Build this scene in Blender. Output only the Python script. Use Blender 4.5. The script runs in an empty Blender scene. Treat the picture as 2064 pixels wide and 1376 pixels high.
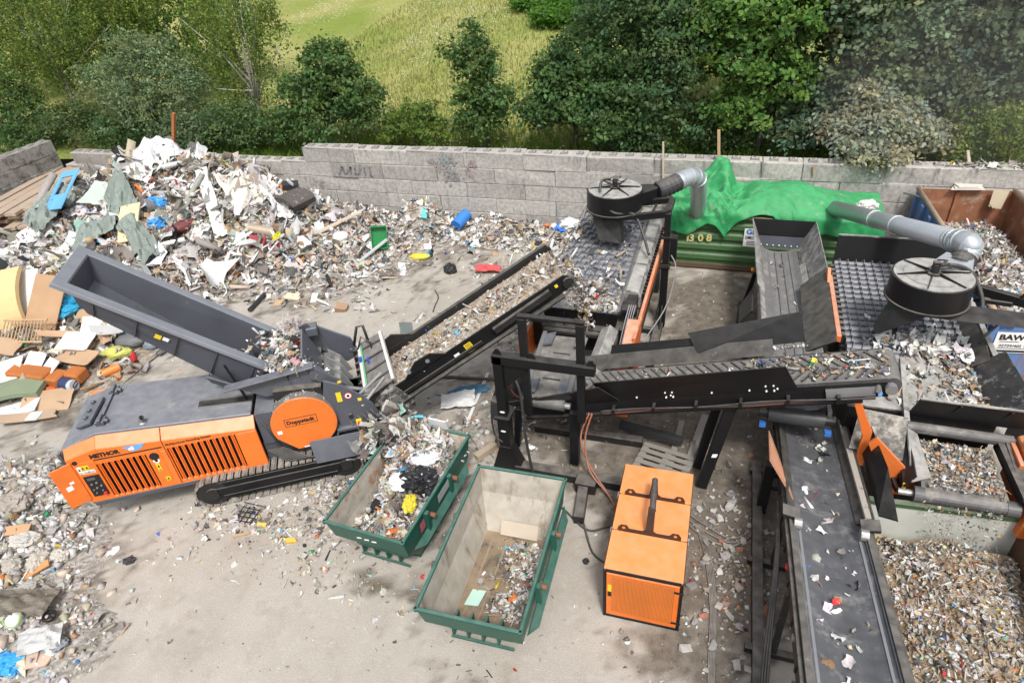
import bpy, bmesh, math, random
import numpy as np
from mathutils import Vector, Matrix, Euler

scene = bpy.context.scene
COL = scene.collection
rad = math.radians

# ------------------------------------------------------------------ camera, world, sun, exposure
# world frame: X runs along the concrete block wall, Y points from the camera towards it, Z up, metres
CAM_H, PITCH, ROLL, HEAD, FPX = 10.85, rad(34.34), rad(-5.23), rad(20.9), 1305.016
R_ = Vector((math.cos(HEAD), math.sin(HEAD), 0))
FH = Vector((-math.sin(HEAD), math.cos(HEAD), 0))
FWD = FH * math.cos(PITCH) + Vector((0, 0, -math.sin(PITCH)))
UPV = FH * math.sin(PITCH) + Vector((0, 0, math.cos(PITCH)))
XC = R_ * math.cos(ROLL) + UPV * math.sin(ROLL)
YC = -R_ * math.sin(ROLL) + UPV * math.cos(ROLL)
CAMP = Vector((0, 0, CAM_H))
cam_d = bpy.data.cameras.new('camera')
cam_d.sensor_width = 36.0
cam_d.lens = FPX / 2064 * 36.0
cam_d.clip_start = 0.1
cam_d.clip_end = 3000
cam = bpy.data.objects.new('camera', cam_d)
COL.objects.link(cam)
m3 = Matrix((XC, YC, -FWD)).transposed()
cam.matrix_world = Matrix.Translation(CAMP) @ m3.to_4x4()
scene.camera = cam

SUN_EL, SUN_AZ = rad(56), rad(-28)          # azimuth measured from -Y (behind the camera) towards +X
sdir = Vector((math.sin(-SUN_AZ) * math.cos(SUN_EL), -math.cos(SUN_AZ) * math.cos(SUN_EL), math.sin(SUN_EL)))
world = bpy.data.worlds.new('World')
scene.world = world
world.use_nodes = True
wn = world.node_tree
bg = wn.nodes['Background']
sky = wn.nodes.new('ShaderNodeTexSky')
sky.sky_type = 'NISHITA'
sky.sun_disc = False
sky.sun_elevation = SUN_EL
sky.sun_rotation = math.atan2(sdir.x, sdir.y)
sky.air_density = 1.0
sky.dust_density = 4.0
sky.ozone_density = 1.0
hs = wn.nodes.new('ShaderNodeHueSaturation')
hs.inputs['Saturation'].default_value = 0.38      # thin bright cloud cover: a pale sky
wn.links.new(sky.outputs[0], hs.inputs['Color'])
wn.links.new(hs.outputs[0], bg.inputs[0])
bg.inputs[1].default_value = 0.1
sun_d = bpy.data.lights.new('sun', 'SUN')
sun_d.energy = 1.5
sun_d.angle = rad(10)
sun_d.color = (1.0, 0.975, 0.94)
sun = bpy.data.objects.new('sun', sun_d)
COL.objects.link(sun)
sun.location = (0, -10, 40)
sun.rotation_euler = sdir.to_track_quat('Z', 'Y').to_euler()
scene.view_settings.view_transform = 'Standard'
scene.view_settings.look = 'None'
scene.view_settings.gamma = 1
scene.view_settings.use_curve_mapping = False
scene.view_settings.exposure = 0.95

# ------------------------------------------------------------------ where things stand
def ray(px, py):
    return FWD + XC * ((px - 1032) / FPX) - YC * ((py - 688) / FPX)
def P(px, py, z=0.0):
    d = ray(px, py); t = (z - CAM_H) / d.z
    return CAMP + d * t
def PY(px, py, y):
    d = ray(px, py); t = y / d.y
    return CAMP + d * t

def vnoise(x, y, seed=0):
    x = np.asarray(x, float); y = np.asarray(y, float)
    xi = np.floor(x).astype(int); yi = np.floor(y).astype(int)
    fx = x - xi; fy = y - yi
    fx = fx * fx * (3 - 2 * fx); fy = fy * fy * (3 - 2 * fy)
    def h(a, b):
        n = (a * 374761393 + b * 668265263 + seed * 974711) & 0x7fffffff
        n = ((n ^ (n >> 13)) * 1274126177) & 0x7fffffff
        return ((n ^ (n >> 16)) & 0xffff) / 65535.0
    return (h(xi, yi) * (1 - fx) + h(xi + 1, yi) * fx) * (1 - fy) + (h(xi, yi + 1) * (1 - fx) + h(xi + 1, yi + 1) * fx) * fy
def fbm(x, y, seed=0, o=4):
    s = 0; a = 0.5
    for k in range(o):
        s = s + a * vnoise(np.asarray(x) * 2 ** k, np.asarray(y) * 2 ** k, seed + k * 17); a *= .5
    return s

# heaps of waste on the yard: (x, y, rx, ry, height)
MOUNDS = [(-21.4, 20.0, 3.0, 2.6, 3.0), (-19.2, 20.3, 2.4, 2.4, 2.3), (-24.5, 19.6, 2.6, 2.4, 2.5), (-21.5, 17.0, 3.4, 2.4, 1.5),
          (-16.6, 21.3, 2.2, 1.6, .95), (-26.6, 18.6, 2.2, 2.4, 1.7), (-23.2, 20.4, 2.0, 1.8, 2.2), (-11.7, 21.5, 1.0, 1.1, 1.25), (-14.2, 22.0, 1.7, 1.4, .6), (-8.5, 22.2, 2.8, 1.0, .45), (-12.7, 20.2, 1.6, 1.4, .5),
          (-15.6, 18.6, 2.6, 1.6, .5), (-13.5, 17.4, 1.6, .8, .25),
          (-20.6, 11.9, 2.9, 2.3, .95), (-23.5, 14.0, 3.0, 2.5, .9), (-18.6, 11.4, 1.5, 1.6, .45),
          (-14.0, 4.6, 1.7, 1.3, .5), (-12.3, 3.6, 1.9, .9, .4), (-15.0, 6.4, 1.5, .9, .35)]
def Hn(x, y):
    x = np.asarray(x, float); y = np.asarray(y, float)
    s = np.zeros(np.broadcast(x, y).shape)
    for cx, cy, rx, ry, h in MOUNDS:
        q = ((x - cx) / rx) ** 2 + ((y - cy) / ry) ** 2
        s = s + (h * np.exp(-q * 0.95)) ** 2.2
    s = s ** (1 / 2.2)
    w = np.clip(s * 2.2, 0, 1)
    s = s + w * ((fbm(x * .9, y * .9, 3) - .47) * .55 + (fbm(x * 3, y * 3, 9, 3) - .44) * .22)
    return np.where(s > .05, s - .05, 0.0)
def Hs(x, y): return float(Hn(np.array([x]), np.array([y]))[0])
def G(px, py, up=0.0):
    """first point where the line of sight meets the yard or a heap"""
    d = ray(px, py)
    ts = np.arange(8, 48, .06)
    X = d.x * ts; Y = d.y * ts; Z = CAM_H + d.z * ts
    hh = Hn(X, Y)
    k = int(np.argmax(Z <= hh + 1e-3))
    return Vector((X[k], Y[k], hh[k] + up))

# ------------------------------------------------------------------ materials
MATS = {}
def nodes_of(m):
    m.use_nodes = True
    nt = m.node_tree
    return nt, nt.nodes['Principled BSDF']
def mat(name, col, rough=.6, metal=0.0, dirt=None, dirt_amt=.0, dirt_scale=3.0, dust=0.0, var=.12, vscale=1.5, bump=0.0, bscale=40, spec=None, rnd=0.0, streak=False, dustcol=(.36, .33, .29)):
    """painted / plain surface: base colour with grain, patches of dirt or rust and dust settled on upward faces"""
    if name in MATS: return MATS[name]
    m = bpy.data.materials.new(name); nt, b = nodes_of(m)
    N = nt.nodes.new; L = nt.links.new
    geo = N('ShaderNodeNewGeometry'); mp = N('ShaderNodeMapping'); L(geo.outputs['Position'], mp.inputs[0])
    n1 = N('ShaderNodeTexNoise'); n1.inputs['Scale'].default_value = vscale; n1.inputs['Detail'].default_value = 6; L(mp.outputs[0], n1.inputs[0])
    mr = N('ShaderNodeMapRange'); mr.inputs[1].default_value = .25; mr.inputs[2].default_value = .75
    mr.inputs[3].default_value = 1 - var; mr.inputs[4].default_value = 1 + var; L(n1.outputs[0], mr.inputs[0])
    mu = N('ShaderNodeMixRGB'); mu.blend_type = 'MULTIPLY'; mu.inputs[0].default_value = 1
    mu.inputs[1].default_value = (*col, 1); L(mr.outputs[0], mu.inputs[2])
    cur = mu.outputs[0]
    if rnd:
        oi = N('ShaderNodeObjectInfo'); m2 = N('ShaderNodeMapRange'); m2.inputs[3].default_value = 1 - rnd; m2.inputs[4].default_value = 1 + rnd
        L(oi.outputs['Random'], m2.inputs[0]); x = N('ShaderNodeMixRGB'); x.blend_type = 'MULTIPLY'; x.inputs[0].default_value = 1
        L(cur, x.inputs[1]); L(m2.outputs[0], x.inputs[2]); cur = x.outputs[0]
    if dirt:
        n2 = N('ShaderNodeTexNoise'); n2.inputs['Scale'].default_value = dirt_scale; n2.inputs['Detail'].default_value = 9; n2.inputs['Roughness'].default_value = .7
        if streak:
            mp2 = N('ShaderNodeMapping'); mp2.inputs['Scale'].default_value = (1, 1, .18); L(geo.outputs['Position'], mp2.inputs[0]); L(mp2.outputs[0], n2.inputs[0])
        else: L(mp.outputs[0], n2.inputs[0])
        r2 = N('ShaderNodeMapRange'); r2.inputs[1].default_value = .72 - dirt_amt * .5; r2.inputs[2].default_value = .82 - dirt_amt * .4; L(n2.outputs[0], r2.inputs[0])
        x = N('ShaderNodeMixRGB'); L(r2.outputs[0], x.inputs[0]); L(cur, x.inputs[1]); x.inputs[2].default_value = (*dirt, 1); cur = x.outputs[0]
    if dust:
        sp = N('ShaderNodeSeparateXYZ'); L(geo.outputs['Normal'], sp.inputs[0])
        r3 = N('ShaderNodeMapRange'); r3.inputs[1].default_value = .25; r3.inputs[2].default_value = 1; r3.inputs[3].default_value = .06; L(sp.outputs[2], r3.inputs[0])
        n3 = N('ShaderNodeTexNoise'); n3.inputs['Scale'].default_value = 5; n3.inputs['Detail'].default_value = 8; L(mp.outputs[0], n3.inputs[0])
        r4 = N('ShaderNodeMapRange'); r4.inputs[1].default_value = .3; r4.inputs[2].default_value = .7; r4.inputs[3].default_value = .35; L(n3.outputs[0], r4.inputs[0])
        q = N('ShaderNodeMath'); q.operation = 'MULTIPLY'; L(r3.outputs[0], q.inputs[0]); L(r4.outputs[0], q.inputs[1])
        q2 = N('ShaderNodeMath'); q2.operation = 'MULTIPLY'; q2.inputs[1].default_value = dust; L(q.outputs[0], q2.inputs[0])
        x = N('ShaderNodeMixRGB'); L(q2.outputs[0], x.inputs[0]); L(cur, x.inputs[1]); x.inputs[2].default_value = (*dustcol, 1); cur = x.outputs[0]
    L(cur, b.inputs['Base Color'])
    r5 = N('ShaderNodeMapRange'); r5.inputs[3].default_value = max(.05, rough - .12); r5.inputs[4].default_value = min(1, rough + .15); L(n1.outputs[0], r5.inputs[0]); L(r5.outputs[0], b.inputs['Roughness'])
    b.inputs['Metallic'].default_value = metal
    if spec is not None: b.inputs['Specular IOR Level'].default_value = spec
    if bump:
        n4 = N('ShaderNodeTexNoise'); n4.inputs['Scale'].default_value = bscale; n4.inputs['Detail'].default_value = 6; L(mp.outputs[0], n4.inputs[0])
        bp = N('ShaderNodeBump'); bp.inputs['Strength'].default_value = bump; bp.inputs['Distance'].default_value = .03; L(n4.outputs[0], bp.inputs['Height']); L(bp.outputs[0], b.inputs['Normal'])
    MATS[name] = m
    return m
DIRT = (.24, .21, .17)
GREY = lambda: mat('anthracite_paint', (.062, .067, .082), .45, dirt=(.25, .235, .21), dirt_amt=.16, dirt_scale=4.2, dust=.62, dustcol=(.27, .28, .3))
GREYC = lambda: mat('anthracite_paint_scratched', (.075, .08, .095), .42, dirt=(.3, .3, .3), dirt_amt=.12, dirt_scale=9, dust=.45, dustcol=(.27, .28, .3))
BLACK = lambda: mat('black_paint', (.007, .007, .008), .42, dirt=(.16, .15, .13), dirt_amt=.04, dirt_scale=9, dust=.16, spec=.3)
BLACKD = lambda: mat('black_paint_dusty', (.012, .012, .012), .5, dirt=(.22, .2, .18), dirt_amt=.2, dirt_scale=7, dust=.5, spec=.35)
ORANGE = lambda: mat('orange_paint', (.72, .16, .018), .4, dirt=(.5, .24, .1), dirt_amt=.2, dirt_scale=6, dust=.4, dustcol=(.6, .42, .28), var=.09, vscale=3, streak=True)
ORANGED = lambda: mat('orange_paint_dusty', (.68, .15, .02), .5, dirt=(.36, .2, .1), dirt_amt=.2, dirt_scale=5, dust=.75, dustcol=(.52, .42, .34), var=.08)
GREYDECK = lambda: mat('anthracite_deck_dusty', (.12, .128, .15), .42, dirt=(.33, .31, .28), dirt_amt=.22, dirt_scale=1.3, dust=.5, dustcol=(.36, .36, .37), var=.1)
GREYRIM = lambda: mat('anthracite_rim_lit_worn', (.19, .2, .225), .38, dirt=(.42, .42, .42), dirt_amt=.14, dirt_scale=11, dust=.35, dustcol=(.36, .37, .39))  # hopper grey made paler: upward light painted into the rims, plus scratches
RUBBER = lambda: mat('belt_rubber', (.07, .07, .072), .62, dirt=(.26, .245, .22), dirt_amt=.34, dirt_scale=2.4, dust=.55, var=.25, vscale=3, bump=.15, bscale=30)
RUBDK = lambda: mat('dark_rubber', (.02, .02, .021), .6, dirt=(.2, .18, .16), dirt_amt=.2, dirt_scale=6, dust=.35)
STEEL = lambda: mat('worn_steel', (.36, .36, .36), .42, .6, dirt=(.24, .2, .16), dirt_amt=.3, dirt_scale=6, dust=.4)
GALV = lambda: mat('galvanised_steel', (.5, .54, .57), .36, .55, dirt=(.42, .42, .41), dirt_amt=.3, dirt_scale=3, dust=.3, dustcol=(.48, .46, .43), var=.08)
ROLL_M = lambda: mat('roll_steel', (.13, .135, .15), .5, .1, dirt=(.3, .28, .25), dirt_amt=.2, dirt_scale=7, dust=.55, dustcol=(.33, .33, .34), var=.2)
FLIGHT = lambda: mat('flight_steel', (.1, .1, .105), .5, .2, dirt=(.35, .33, .3), dirt_amt=.25, dirt_scale=8, dust=.4)
PRINT_K = lambda: mat('black_print', (.012, .01, .01), .6, var=.05)
PRINT_W = lambda: mat('white_print', (.78, .78, .77), .6, var=.04)
PRINT_Y = lambda: mat('yellow_print', (.75, .55, .02), .6, var=.05)
PRINT_B = lambda: mat('blue_print', (.12, .36, .72), .55, var=.05)
PRINT_R = lambda: mat('red_print', (.6, .03, .03), .6, var=.05)

def attr_mat(name, rough=.7, var=.2, vscale=25, bump=0, transl=0.0, spec=.3):
    if name in MATS: return MATS[name]
    m = bpy.data.materials.new(name); nt, b = nodes_of(m); N = nt.nodes.new; L = nt.links.new
    at = N('ShaderNodeAttribute'); at.attribute_name = 'Col'
    geo = N('ShaderNodeNewGeometry')
    n1 = N('ShaderNodeTexNoise'); n1.inputs['Scale'].default_value = vscale; n1.inputs['Detail'].default_value = 5; L(geo.outputs['Position'], n1.inputs[0])
    mr = N('ShaderNodeMapRange'); mr.inputs[1].default_value = .3; mr.inputs[2].default_value = .7; mr.inputs[3].default_value = 1 - var; mr.inputs[4].default_value = 1 + var * .5; L(n1.outputs[0], mr.inputs[0])
    mu = N('ShaderNodeMixRGB'); mu.blend_type = 'MULTIPLY'; mu.inputs[0].default_value = 1; L(at.outputs[0], mu.inputs[1]); L(mr.outputs[0], mu.inputs[2])
    L(mu.outputs[0], b.inputs['Base Color']); b.inputs['Roughness'].default_value = rough; b.inputs['Specular IOR Level'].default_value = spec
    if bump:
        bp = N('ShaderNodeBump'); bp.inputs['Strength'].default_value = bump; bp.inputs['Distance'].default_value = .04; L(n1.outputs[0], bp.inputs['Height']); L(bp.outputs[0], b.inputs['Normal'])
    if transl:
        tr = N('ShaderNodeBsdfTranslucent'); L(mu.outputs[0], tr.inputs[0]); mx = N('ShaderNodeMixShader'); mx.inputs[0].default_value = transl
        out = nt.nodes['Material Output']; L(b.outputs[0], mx.inputs[1]); L(tr.outputs[0], mx.inputs[2]); L(mx.outputs[0], out.inputs[0])
    MATS[name] = m
    return m
LITTER = lambda: attr_mat('litter', .75, .25, 22)
LEAF = lambda: attr_mat('leaves', .5, .12, 3, transl=.5, spec=.3)
BARK = lambda: mat('bark', (.09, .075, .06), .85, dirt=(.2, .19, .17), dirt_amt=.3, dirt_scale=8, var=.3, bump=.4, bscale=30)
BIRCH = lambda: mat('birch_bark', (.42, .4, .36), .75, dirt=(.05, .045, .04), dirt_amt=.3, dirt_scale=6, var=.2)

# ------------------------------------------------------------------ object helpers
def link(name, me, parent=None):
    o = bpy.data.objects.new(name, me); COL.objects.link(o)
    if parent is not None: o.parent = parent
    return o
WM = {}
def wm(o):
    return WM.get(o.name, Matrix.Identity(4)) if o is not None else Matrix.Identity(4)
def tag(o, label=None, cat=None, group=None, kind=None):
    if label: o['label'] = label
    if cat: o['category'] = cat
    if group: o['group'] = group
    if kind: o['kind'] = kind
    return o
def thing(name, label, cat, loc, rz=0.0, group=None):
    o = bpy.data.objects.new(name, None); COL.objects.link(o)
    o.empty_display_size = .3
    o.location = loc; o.rotation_euler = (0, 0, rz)
    WM[o.name] = Matrix.Translation(Vector(loc)) @ Matrix.Rotation(rz, 4, 'Z')
    return tag(o, label, cat, group)

class MB:
    def __init__(s, xf=None): s.v = []; s.f = []; s.xf = xf or Matrix.Identity(4)
    def add(s, vs, fs):
        b = len(s.v); s.v += [s.xf @ Vector(p) for p in vs]; s.f += [tuple(b + i for i in f) for f in fs]; return s
    def hexa(s, p):
        return s.add(p, [(0, 3, 2, 1), (4, 5, 6, 7), (0, 1, 5, 4), (1, 2, 6, 5), (2, 3, 7, 6), (3, 0, 4, 7)])
    def box(s, x0, x1, y0, y1, z0, z1):
        return s.hexa([(x0, y0, z0), (x1, y0, z0), (x1, y1, z0), (x0, y1, z0), (x0, y0, z1), (x1, y0, z1), (x1, y1, z1), (x0, y1, z1)])
    def obox(s, c, ax, ay, az):
        c, ax, ay, az = map(Vector, (c, ax, ay, az))
        return s.hexa([c - ax - ay - az, c + ax - ay - az, c + ax + ay - az, c - ax + ay - az, c - ax - ay + az, c + ax - ay + az, c + ax + ay + az, c - ax + ay + az])
    def beam(s, a, b, w, h, up=(0, 0, 1)):
        a, b = Vector(a), Vector(b); d = (b - a); l = d.length; d.normalize(); up = Vector(up)
        if abs(d.dot(up)) > .98: up = Vector((0, 1, 0))
        x = d.cross(up).normalized(); y = x.cross(d).normalized()
        return s.obox((a + b) / 2, d * l / 2, x * w / 2, y * h / 2)
    def plate(s, pts, t, nrm=None):
        """flat polygon given thickness t along its normal"""
        pts = [Vector(p) for p in pts]
        if nrm is None: nrm = (pts[1] - pts[0]).cross(pts[2] - pts[0]).normalized()
        nrm = Vector(nrm)
        n = len(pts)
        return s.add([p - nrm * t / 2 for p in pts] + [p + nrm * t / 2 for p in pts],
                     [tuple(range(n))[::-1], tuple(range(n, 2 * n))] + [(i, (i + 1) % n, n + (i + 1) % n, n + i) for i in range(n)])
    def prism(s, pts, vec):
        pts = [Vector(p) for p in pts]; vec = Vector(vec); n = len(pts)
        return s.add(pts + [p + vec for p in pts], [tuple(range(n))[::-1], tuple(range(n, 2 * n))] + [(i, (i + 1) % n, n + (i + 1) % n, n + i) for i in range(n)])
    def tube(s, pts, r, n=8, caps=True, rs=None, hollow=False):
        pts = [Vector(p) for p in pts]; m = len(pts); vs = []; prev = None
        for i, p in enumerate(pts):
            d = (pts[min(i + 1, m - 1)] - pts[max(i - 1, 0)]).normalized()
            if prev is None:
                a = Vector((0, 0, 1)) if abs(d.z) < .9 else Vector((1, 0, 0)); x = d.cross(a).normalized()
            else: x = (prev - d * prev.dot(d)).normalized()
            prev = x; y = d.cross(x); rr = rs[i] if rs else r
            vs += [p + (x * math.cos(2 * math.pi * k / n) + y * math.sin(2 * math.pi * k / n)) * rr for k in range(n)]
        fs = [(i * n + k, i * n + (k + 1) % n, (i + 1) * n + (k + 1) % n, (i + 1) * n + k) for i in range(m - 1) for k in range(n)]
        if caps: fs += [tuple(range(n))[::-1], tuple(range((m - 1) * n, m * n))]
        return s.add(vs, fs)
    def cyl(s, a, b, r, n=16, r2=None): return s.tube([a, b], r, n, True, [r, r if r2 is None else r2])
    def grid(s, fn, nu, nv):
        vs = [fn(i / nu, j / nv) for j in range(nv + 1) for i in range(nu + 1)]
        return s.add(vs, [(j * (nu + 1) + i, j * (nu + 1) + i + 1, (j + 1) * (nu + 1) + i + 1, (j + 1) * (nu + 1) + i) for j in range(nv) for i in range(nu)])
    def build(s, name, m, parent=None, bevel=0.0, smooth=False, recalc=True):
        """one mesh object; vertices are given in world space and stored in the parent's (or its own) frame"""
        me = bpy.data.meshes.new(name)
        if parent is None:
            xs = [v.x for v in s.v]; ys = [v.y for v in s.v]; zs = [v.z for v in s.v]
            loc = Vector(((min(xs) + max(xs)) / 2, (min(ys) + max(ys)) / 2, min(zs)))
            me.from_pydata([v - loc for v in s.v], [], s.f)
        else:
            iv = wm(parent).inverted(); me.from_pydata([iv @ v for v in s.v], [], s.f)
        if recalc:
            bm = bmesh.new(); bm.from_mesh(me); bmesh.ops.recalc_face_normals(bm, faces=bm.faces); bm.to_mesh(me); bm.free()
        if m is not None: me.materials.append(m)
        if smooth: me.shade_smooth()
        o = link(name, me, parent)
        if parent is None: o.location = loc
        else: WM[o.name] = wm(parent)
        if bevel:
            bv = o.modifiers.new('edge', 'BEVEL'); bv.width = bevel; bv.segments = 1; bv.limit_method = 'ANGLE'; bv.angle_limit = rad(40)
        return o
def smooth_by_angle(o, ang=35):
    o.data.shade_smooth()
    bm = bmesh.new(); bm.from_mesh(o.data)
    for e in bm.edges: e.smooth = e.is_manifold and e.calc_face_angle(0) < rad(ang)
    bm.to_mesh(o.data); bm.free()
    return o
def inst(name, src, parent, mw):
    """another part sharing src's mesh; mw = its world matrix"""
    o = bpy.data.objects.new(name, src.data if hasattr(src, 'data') else src); COL.objects.link(o); o.parent = parent
    o.matrix_local = wm(parent).inverted() @ mw
    return o
def text_part(name, txt, m, parent, origin, xdir, updir, size, bold=0.0, align='LEFT', xs=1.0):
    """flat lettering lying 3 mm proud of the surface it is printed on"""
    c = bpy.data.curves.new(name, 'FONT'); c.body = txt; c.size = size; c.align_x = align; c.extrude = .001; c.offset = bold; c.resolution_u = 2
    t = bpy.data.objects.new('tmp', c); COL.objects.link(t)
    bpy.context.view_layer.update()
    me = bpy.data.meshes.new_from_object(t.evaluated_get(bpy.context.evaluated_depsgraph_get()))
    bpy.data.objects.remove(t)
    x = Vector(xdir).normalized(); up = Vector(updir); up = (up - x * up.dot(x)).normalized(); n = x.cross(up)
    M = Matrix((x, up, n)).transposed().to_4x4(); M = Matrix.Translation(Vector(origin) + n * .003) @ M @ Matrix.Diagonal((xs, 1, 1, 1))
    me.transform(wm(parent).inverted() @ M if parent else M)
    me.materials.clear(); me.materials.append(m); me.name = name
    return link(name, me, parent)

def np_mesh(name, V, F4, cols=None, m=None, parent=None, label=None, cat=None, kind=None, loc=None):
    """mesh of quads from arrays, optional colour per vertex"""
    me = bpy.data.meshes.new(name)
    V = np.asarray(V, np.float32); F4 = np.asarray(F4, np.int32)
    if loc is not None: V = V - np.array(loc, np.float32)
    me.vertices.add(len(V)); me.vertices.foreach_set('co', V.ravel())
    k = F4.shape[1]
    me.loops.add(F4.size); me.loops.foreach_set('vertex_index', F4.ravel())
    me.polygons.add(len(F4)); me.polygons.foreach_set('loop_start', np.arange(0, F4.size, k, dtype=np.int32))
    me.update(calc_edges=True)
    if cols is not None:
        a = me.attributes.new('Col', 'FLOAT_COLOR', 'POINT')
        c = np.ones((len(V), 4), np.float32); c[:, :3] = cols; a.data.foreach_set('color', c.ravel())
    if m is not None: me.materials.append(m)
    o = link(name, me, parent)
    if loc is not None and parent is None: o.location = loc
    return tag(o, label, cat, None, kind)

# ------------------------------------------------------------------ litter
PAL_W = np.array([(.72, .71, .69), (.6, .59, .57), (.46, .44, .41), (.5, .42, .33), (.42, .29, .18), (.36, .23, .13), (.3, .27, .23), (.2, .18, .16), (.1, .1, .1), (.03, .03, .035),
                  (.05, .17, .5), (.1, .4, .6), (.5, .04, .04), (.03, .3, .12), (.65, .5, .05), (.7, .2, .04), (.55, .5, .35), (.3, .5, .42), (.55, .3, .3)])
W_MIX = np.array([17, 19, 16, 9, 6, 5, 11, 8, 4, 2.5, .7, .5, .4, .35, .4, .7, 2, .4, .3])
W_CHIP = np.array([8, 8, 9, 13, 11, 13, 15, 12, 5, 2, .3, .2, .25, .2, .3, .8, 3, .2, .2])
W_STONE = np.array([6, 9, 20, 8, 1.5, 2.5, 20, 12, 4, .5, .1, .1, .25, .1, .1, .4, .5, .1, .2])
W_RUB = np.array([20, 20, 22, 16, 2, 1.5, 9, 3, 1, .4, .25, .3, .1, .05, .05, .4, 3, .1, .1])
W_BIG = np.array([26, 26, 16, 8, 6, 3, 5, 2.5, 1.5, 1.5, .4, .3, .2, .2, .2, .2, 1.5, 2, .2])
W_WHITE = np.array([20, 18, 12, 6, 5, 3, 8, 6, 7, 4, .8, .8, .5, .7, .9, .6, 2, .8, .6])
SHEET = np.array([(i - 1, j - 1, 0) for j in range(3) for i in range(3)], float) / 2
SHEET_F = np.array([(j * 3 + i, j * 3 + i + 1, j * 3 + i + 4, j * 3 + i + 3) for j in range(2) for i in range(2)])
BOX = np.array([(x, y, z) for z in (-1, 1) for y in (-1, 1) for x in (-1, 1)], float) / 2
BOX_F = np.array([(0, 2, 3, 1), (4, 5, 7, 6), (0, 1, 5, 4), (1, 3, 7, 5), (3, 2, 6, 7), (2, 0, 4, 6)])
def rot_mats(rng, n, tilt):
    az = rng.uniform(0, 2 * np.pi, n); tx = rng.normal(0, tilt, n); ty = rng.normal(0, tilt, n)
    ca, sa = np.cos(az), np.sin(az); cx, sx = np.cos(tx), np.sin(tx); cy, sy = np.cos(ty), np.sin(ty)
    Z = np.zeros(n); O = np.ones(n)
    Rz = np.stack([ca, -sa, Z, sa, ca, Z, Z, Z, O], 1).reshape(n, 3, 3)
    Rx = np.stack([O, Z, Z, Z, cx, -sx, Z, sx, cx], 1).reshape(n, 3, 3)
    Ry = np.stack([cy, Z, sy, Z, O, Z, -sy, Z, cy], 1).reshape(n, 3, 3)
    return Rz @ Rx @ Ry
SH4 = np.array([(i / 3 - .5, j / 3 - .5, 0) for j in range(4) for i in range(4)], float)
SH4_F = np.array([(j * 4 + i, j * 4 + i + 1, j * 4 + i + 5, j * 4 + i + 4) for j in range(3) for i in range(3)])
RIB = np.array([(i / 6 - .5, j - .5, 0) for j in range(2) for i in range(7)], float)
RIB_F = np.array([(i, i + 1, i + 8, i + 7) for i in range(6)])
def litter(name, pts, size, rng, weights=W_MIX, tilt=.5, mixk=(.55, .2, .25), label=None, lift=.3, parent=None, keep=False):
    """a mass of scraps: crumpled sheets, splinters and lumps, each its own closed bit of mesh, joined in one object"""
    n = len(pts); pts = np.asarray(pts, float); size = np.asarray(size, float)
    mixk = tuple(mixk) + ((mixk[0] * .22,) if len(mixk) == 3 else ())
    kind = rng.choice(4, n, p=np.array(mixk) / sum(mixk))
    if not keep: kind = np.where((kind == 2) & (size > .13), 0, kind)
    ci = rng.choice(len(PAL_W), n, p=weights / weights.sum())
    col = PAL_W[ci] * rng.uniform(.7, 1.12, (n, 1)) * rng.uniform(.94, 1.06, (n, 3))
    Vs, Fs, Cs = [], [], []; base = 0
    for k in range(4):
        idx = np.where(kind == k)[0]
        if not len(idx): continue
        m = len(idx); s = size[idx][:, None, None]
        if k == 0:
            T = np.repeat(SH4[None], m, 0).copy(); T += rng.normal(0, .085, T.shape) * np.array([1, 1, .0]); T[:, :, 1] *= rng.uniform(.3, .95, (m, 1))
            cu = rng.normal(0, .9, (m, 1)); T[:, :, 2] += rng.normal(0, .09, T.shape[:2]) + cu * (T[:, :, 0] + rng.normal(0, .5, (m, 1)) * T[:, :, 1]) ** 2; F = SH4_F
        elif k == 3:
            T = np.repeat(RIB[None], m, 0).copy(); L0 = rng.uniform(1.2, 2.6, (m, 1)); u = T[:, :, 0]; ph = rng.uniform(0, 6.3, (m, 1))
            T[:, :, 1] = T[:, :, 1] * rng.uniform(.08, .26, (m, 1)) + .22 * np.sin(u * rng.uniform(2, 8, (m, 1)) + ph); T[:, :, 2] = .1 * np.sin(u * 7 + ph * 2) + rng.normal(0, .03, u.shape); T[:, :, 0] = u * L0; F = RIB_F
        elif k == 1:
            T = np.repeat(BOX[None], m, 0).copy(); T[:, :, 0] *= rng.uniform(1.2, 2.6, (m, 1)); T[:, :, 1] *= rng.uniform(.12, .35, (m, 1)); T[:, :, 2] *= rng.uniform(.08, .2, (m, 1)); T += rng.normal(0, .025, T.shape); F = BOX_F
        else:
            T = np.repeat(BOX[None], m, 0).copy() * rng.uniform(.4, .9, (m, 1, 3)) * np.array([1, .85, .6]); T += rng.normal(0, .1, T.shape); F = BOX_F
        Rm = rot_mats(rng, m, tilt if k != 2 else .9)
        T = np.einsum('nij,nkj->nki', Rm, T * s)
        zmin = T[:, :, 2].min(1); T[:, :, 2] -= (zmin * lift)[:, None]
        T += pts[idx][:, None, :]
        nv = T.shape[1]
        Vs.append(T.reshape(-1, 3)); Fs.append((F[None] + (np.arange(m) * nv)[:, None, None]).reshape(-1, 4) + base); Cs.append(np.repeat(col[idx], nv, 0)); base += m * nv
    V = np.concatenate(Vs); F = np.concatenate(Fs); C = np.concatenate(Cs)
    if parent is not None:
        iv = np.array(wm(parent).inverted()); V = V @ iv[:3, :3].T + iv[:3, 3]
        return np_mesh(name, V, F, C, LITTER(), parent, kind='stuff')
    return np_mesh(name, V, F, C, LITTER(), None, label, 'litter', 'stuff', loc=(float(V[:, 0].mean()), float(V[:, 1].mean()), float(V[:, 2].min())))
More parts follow.
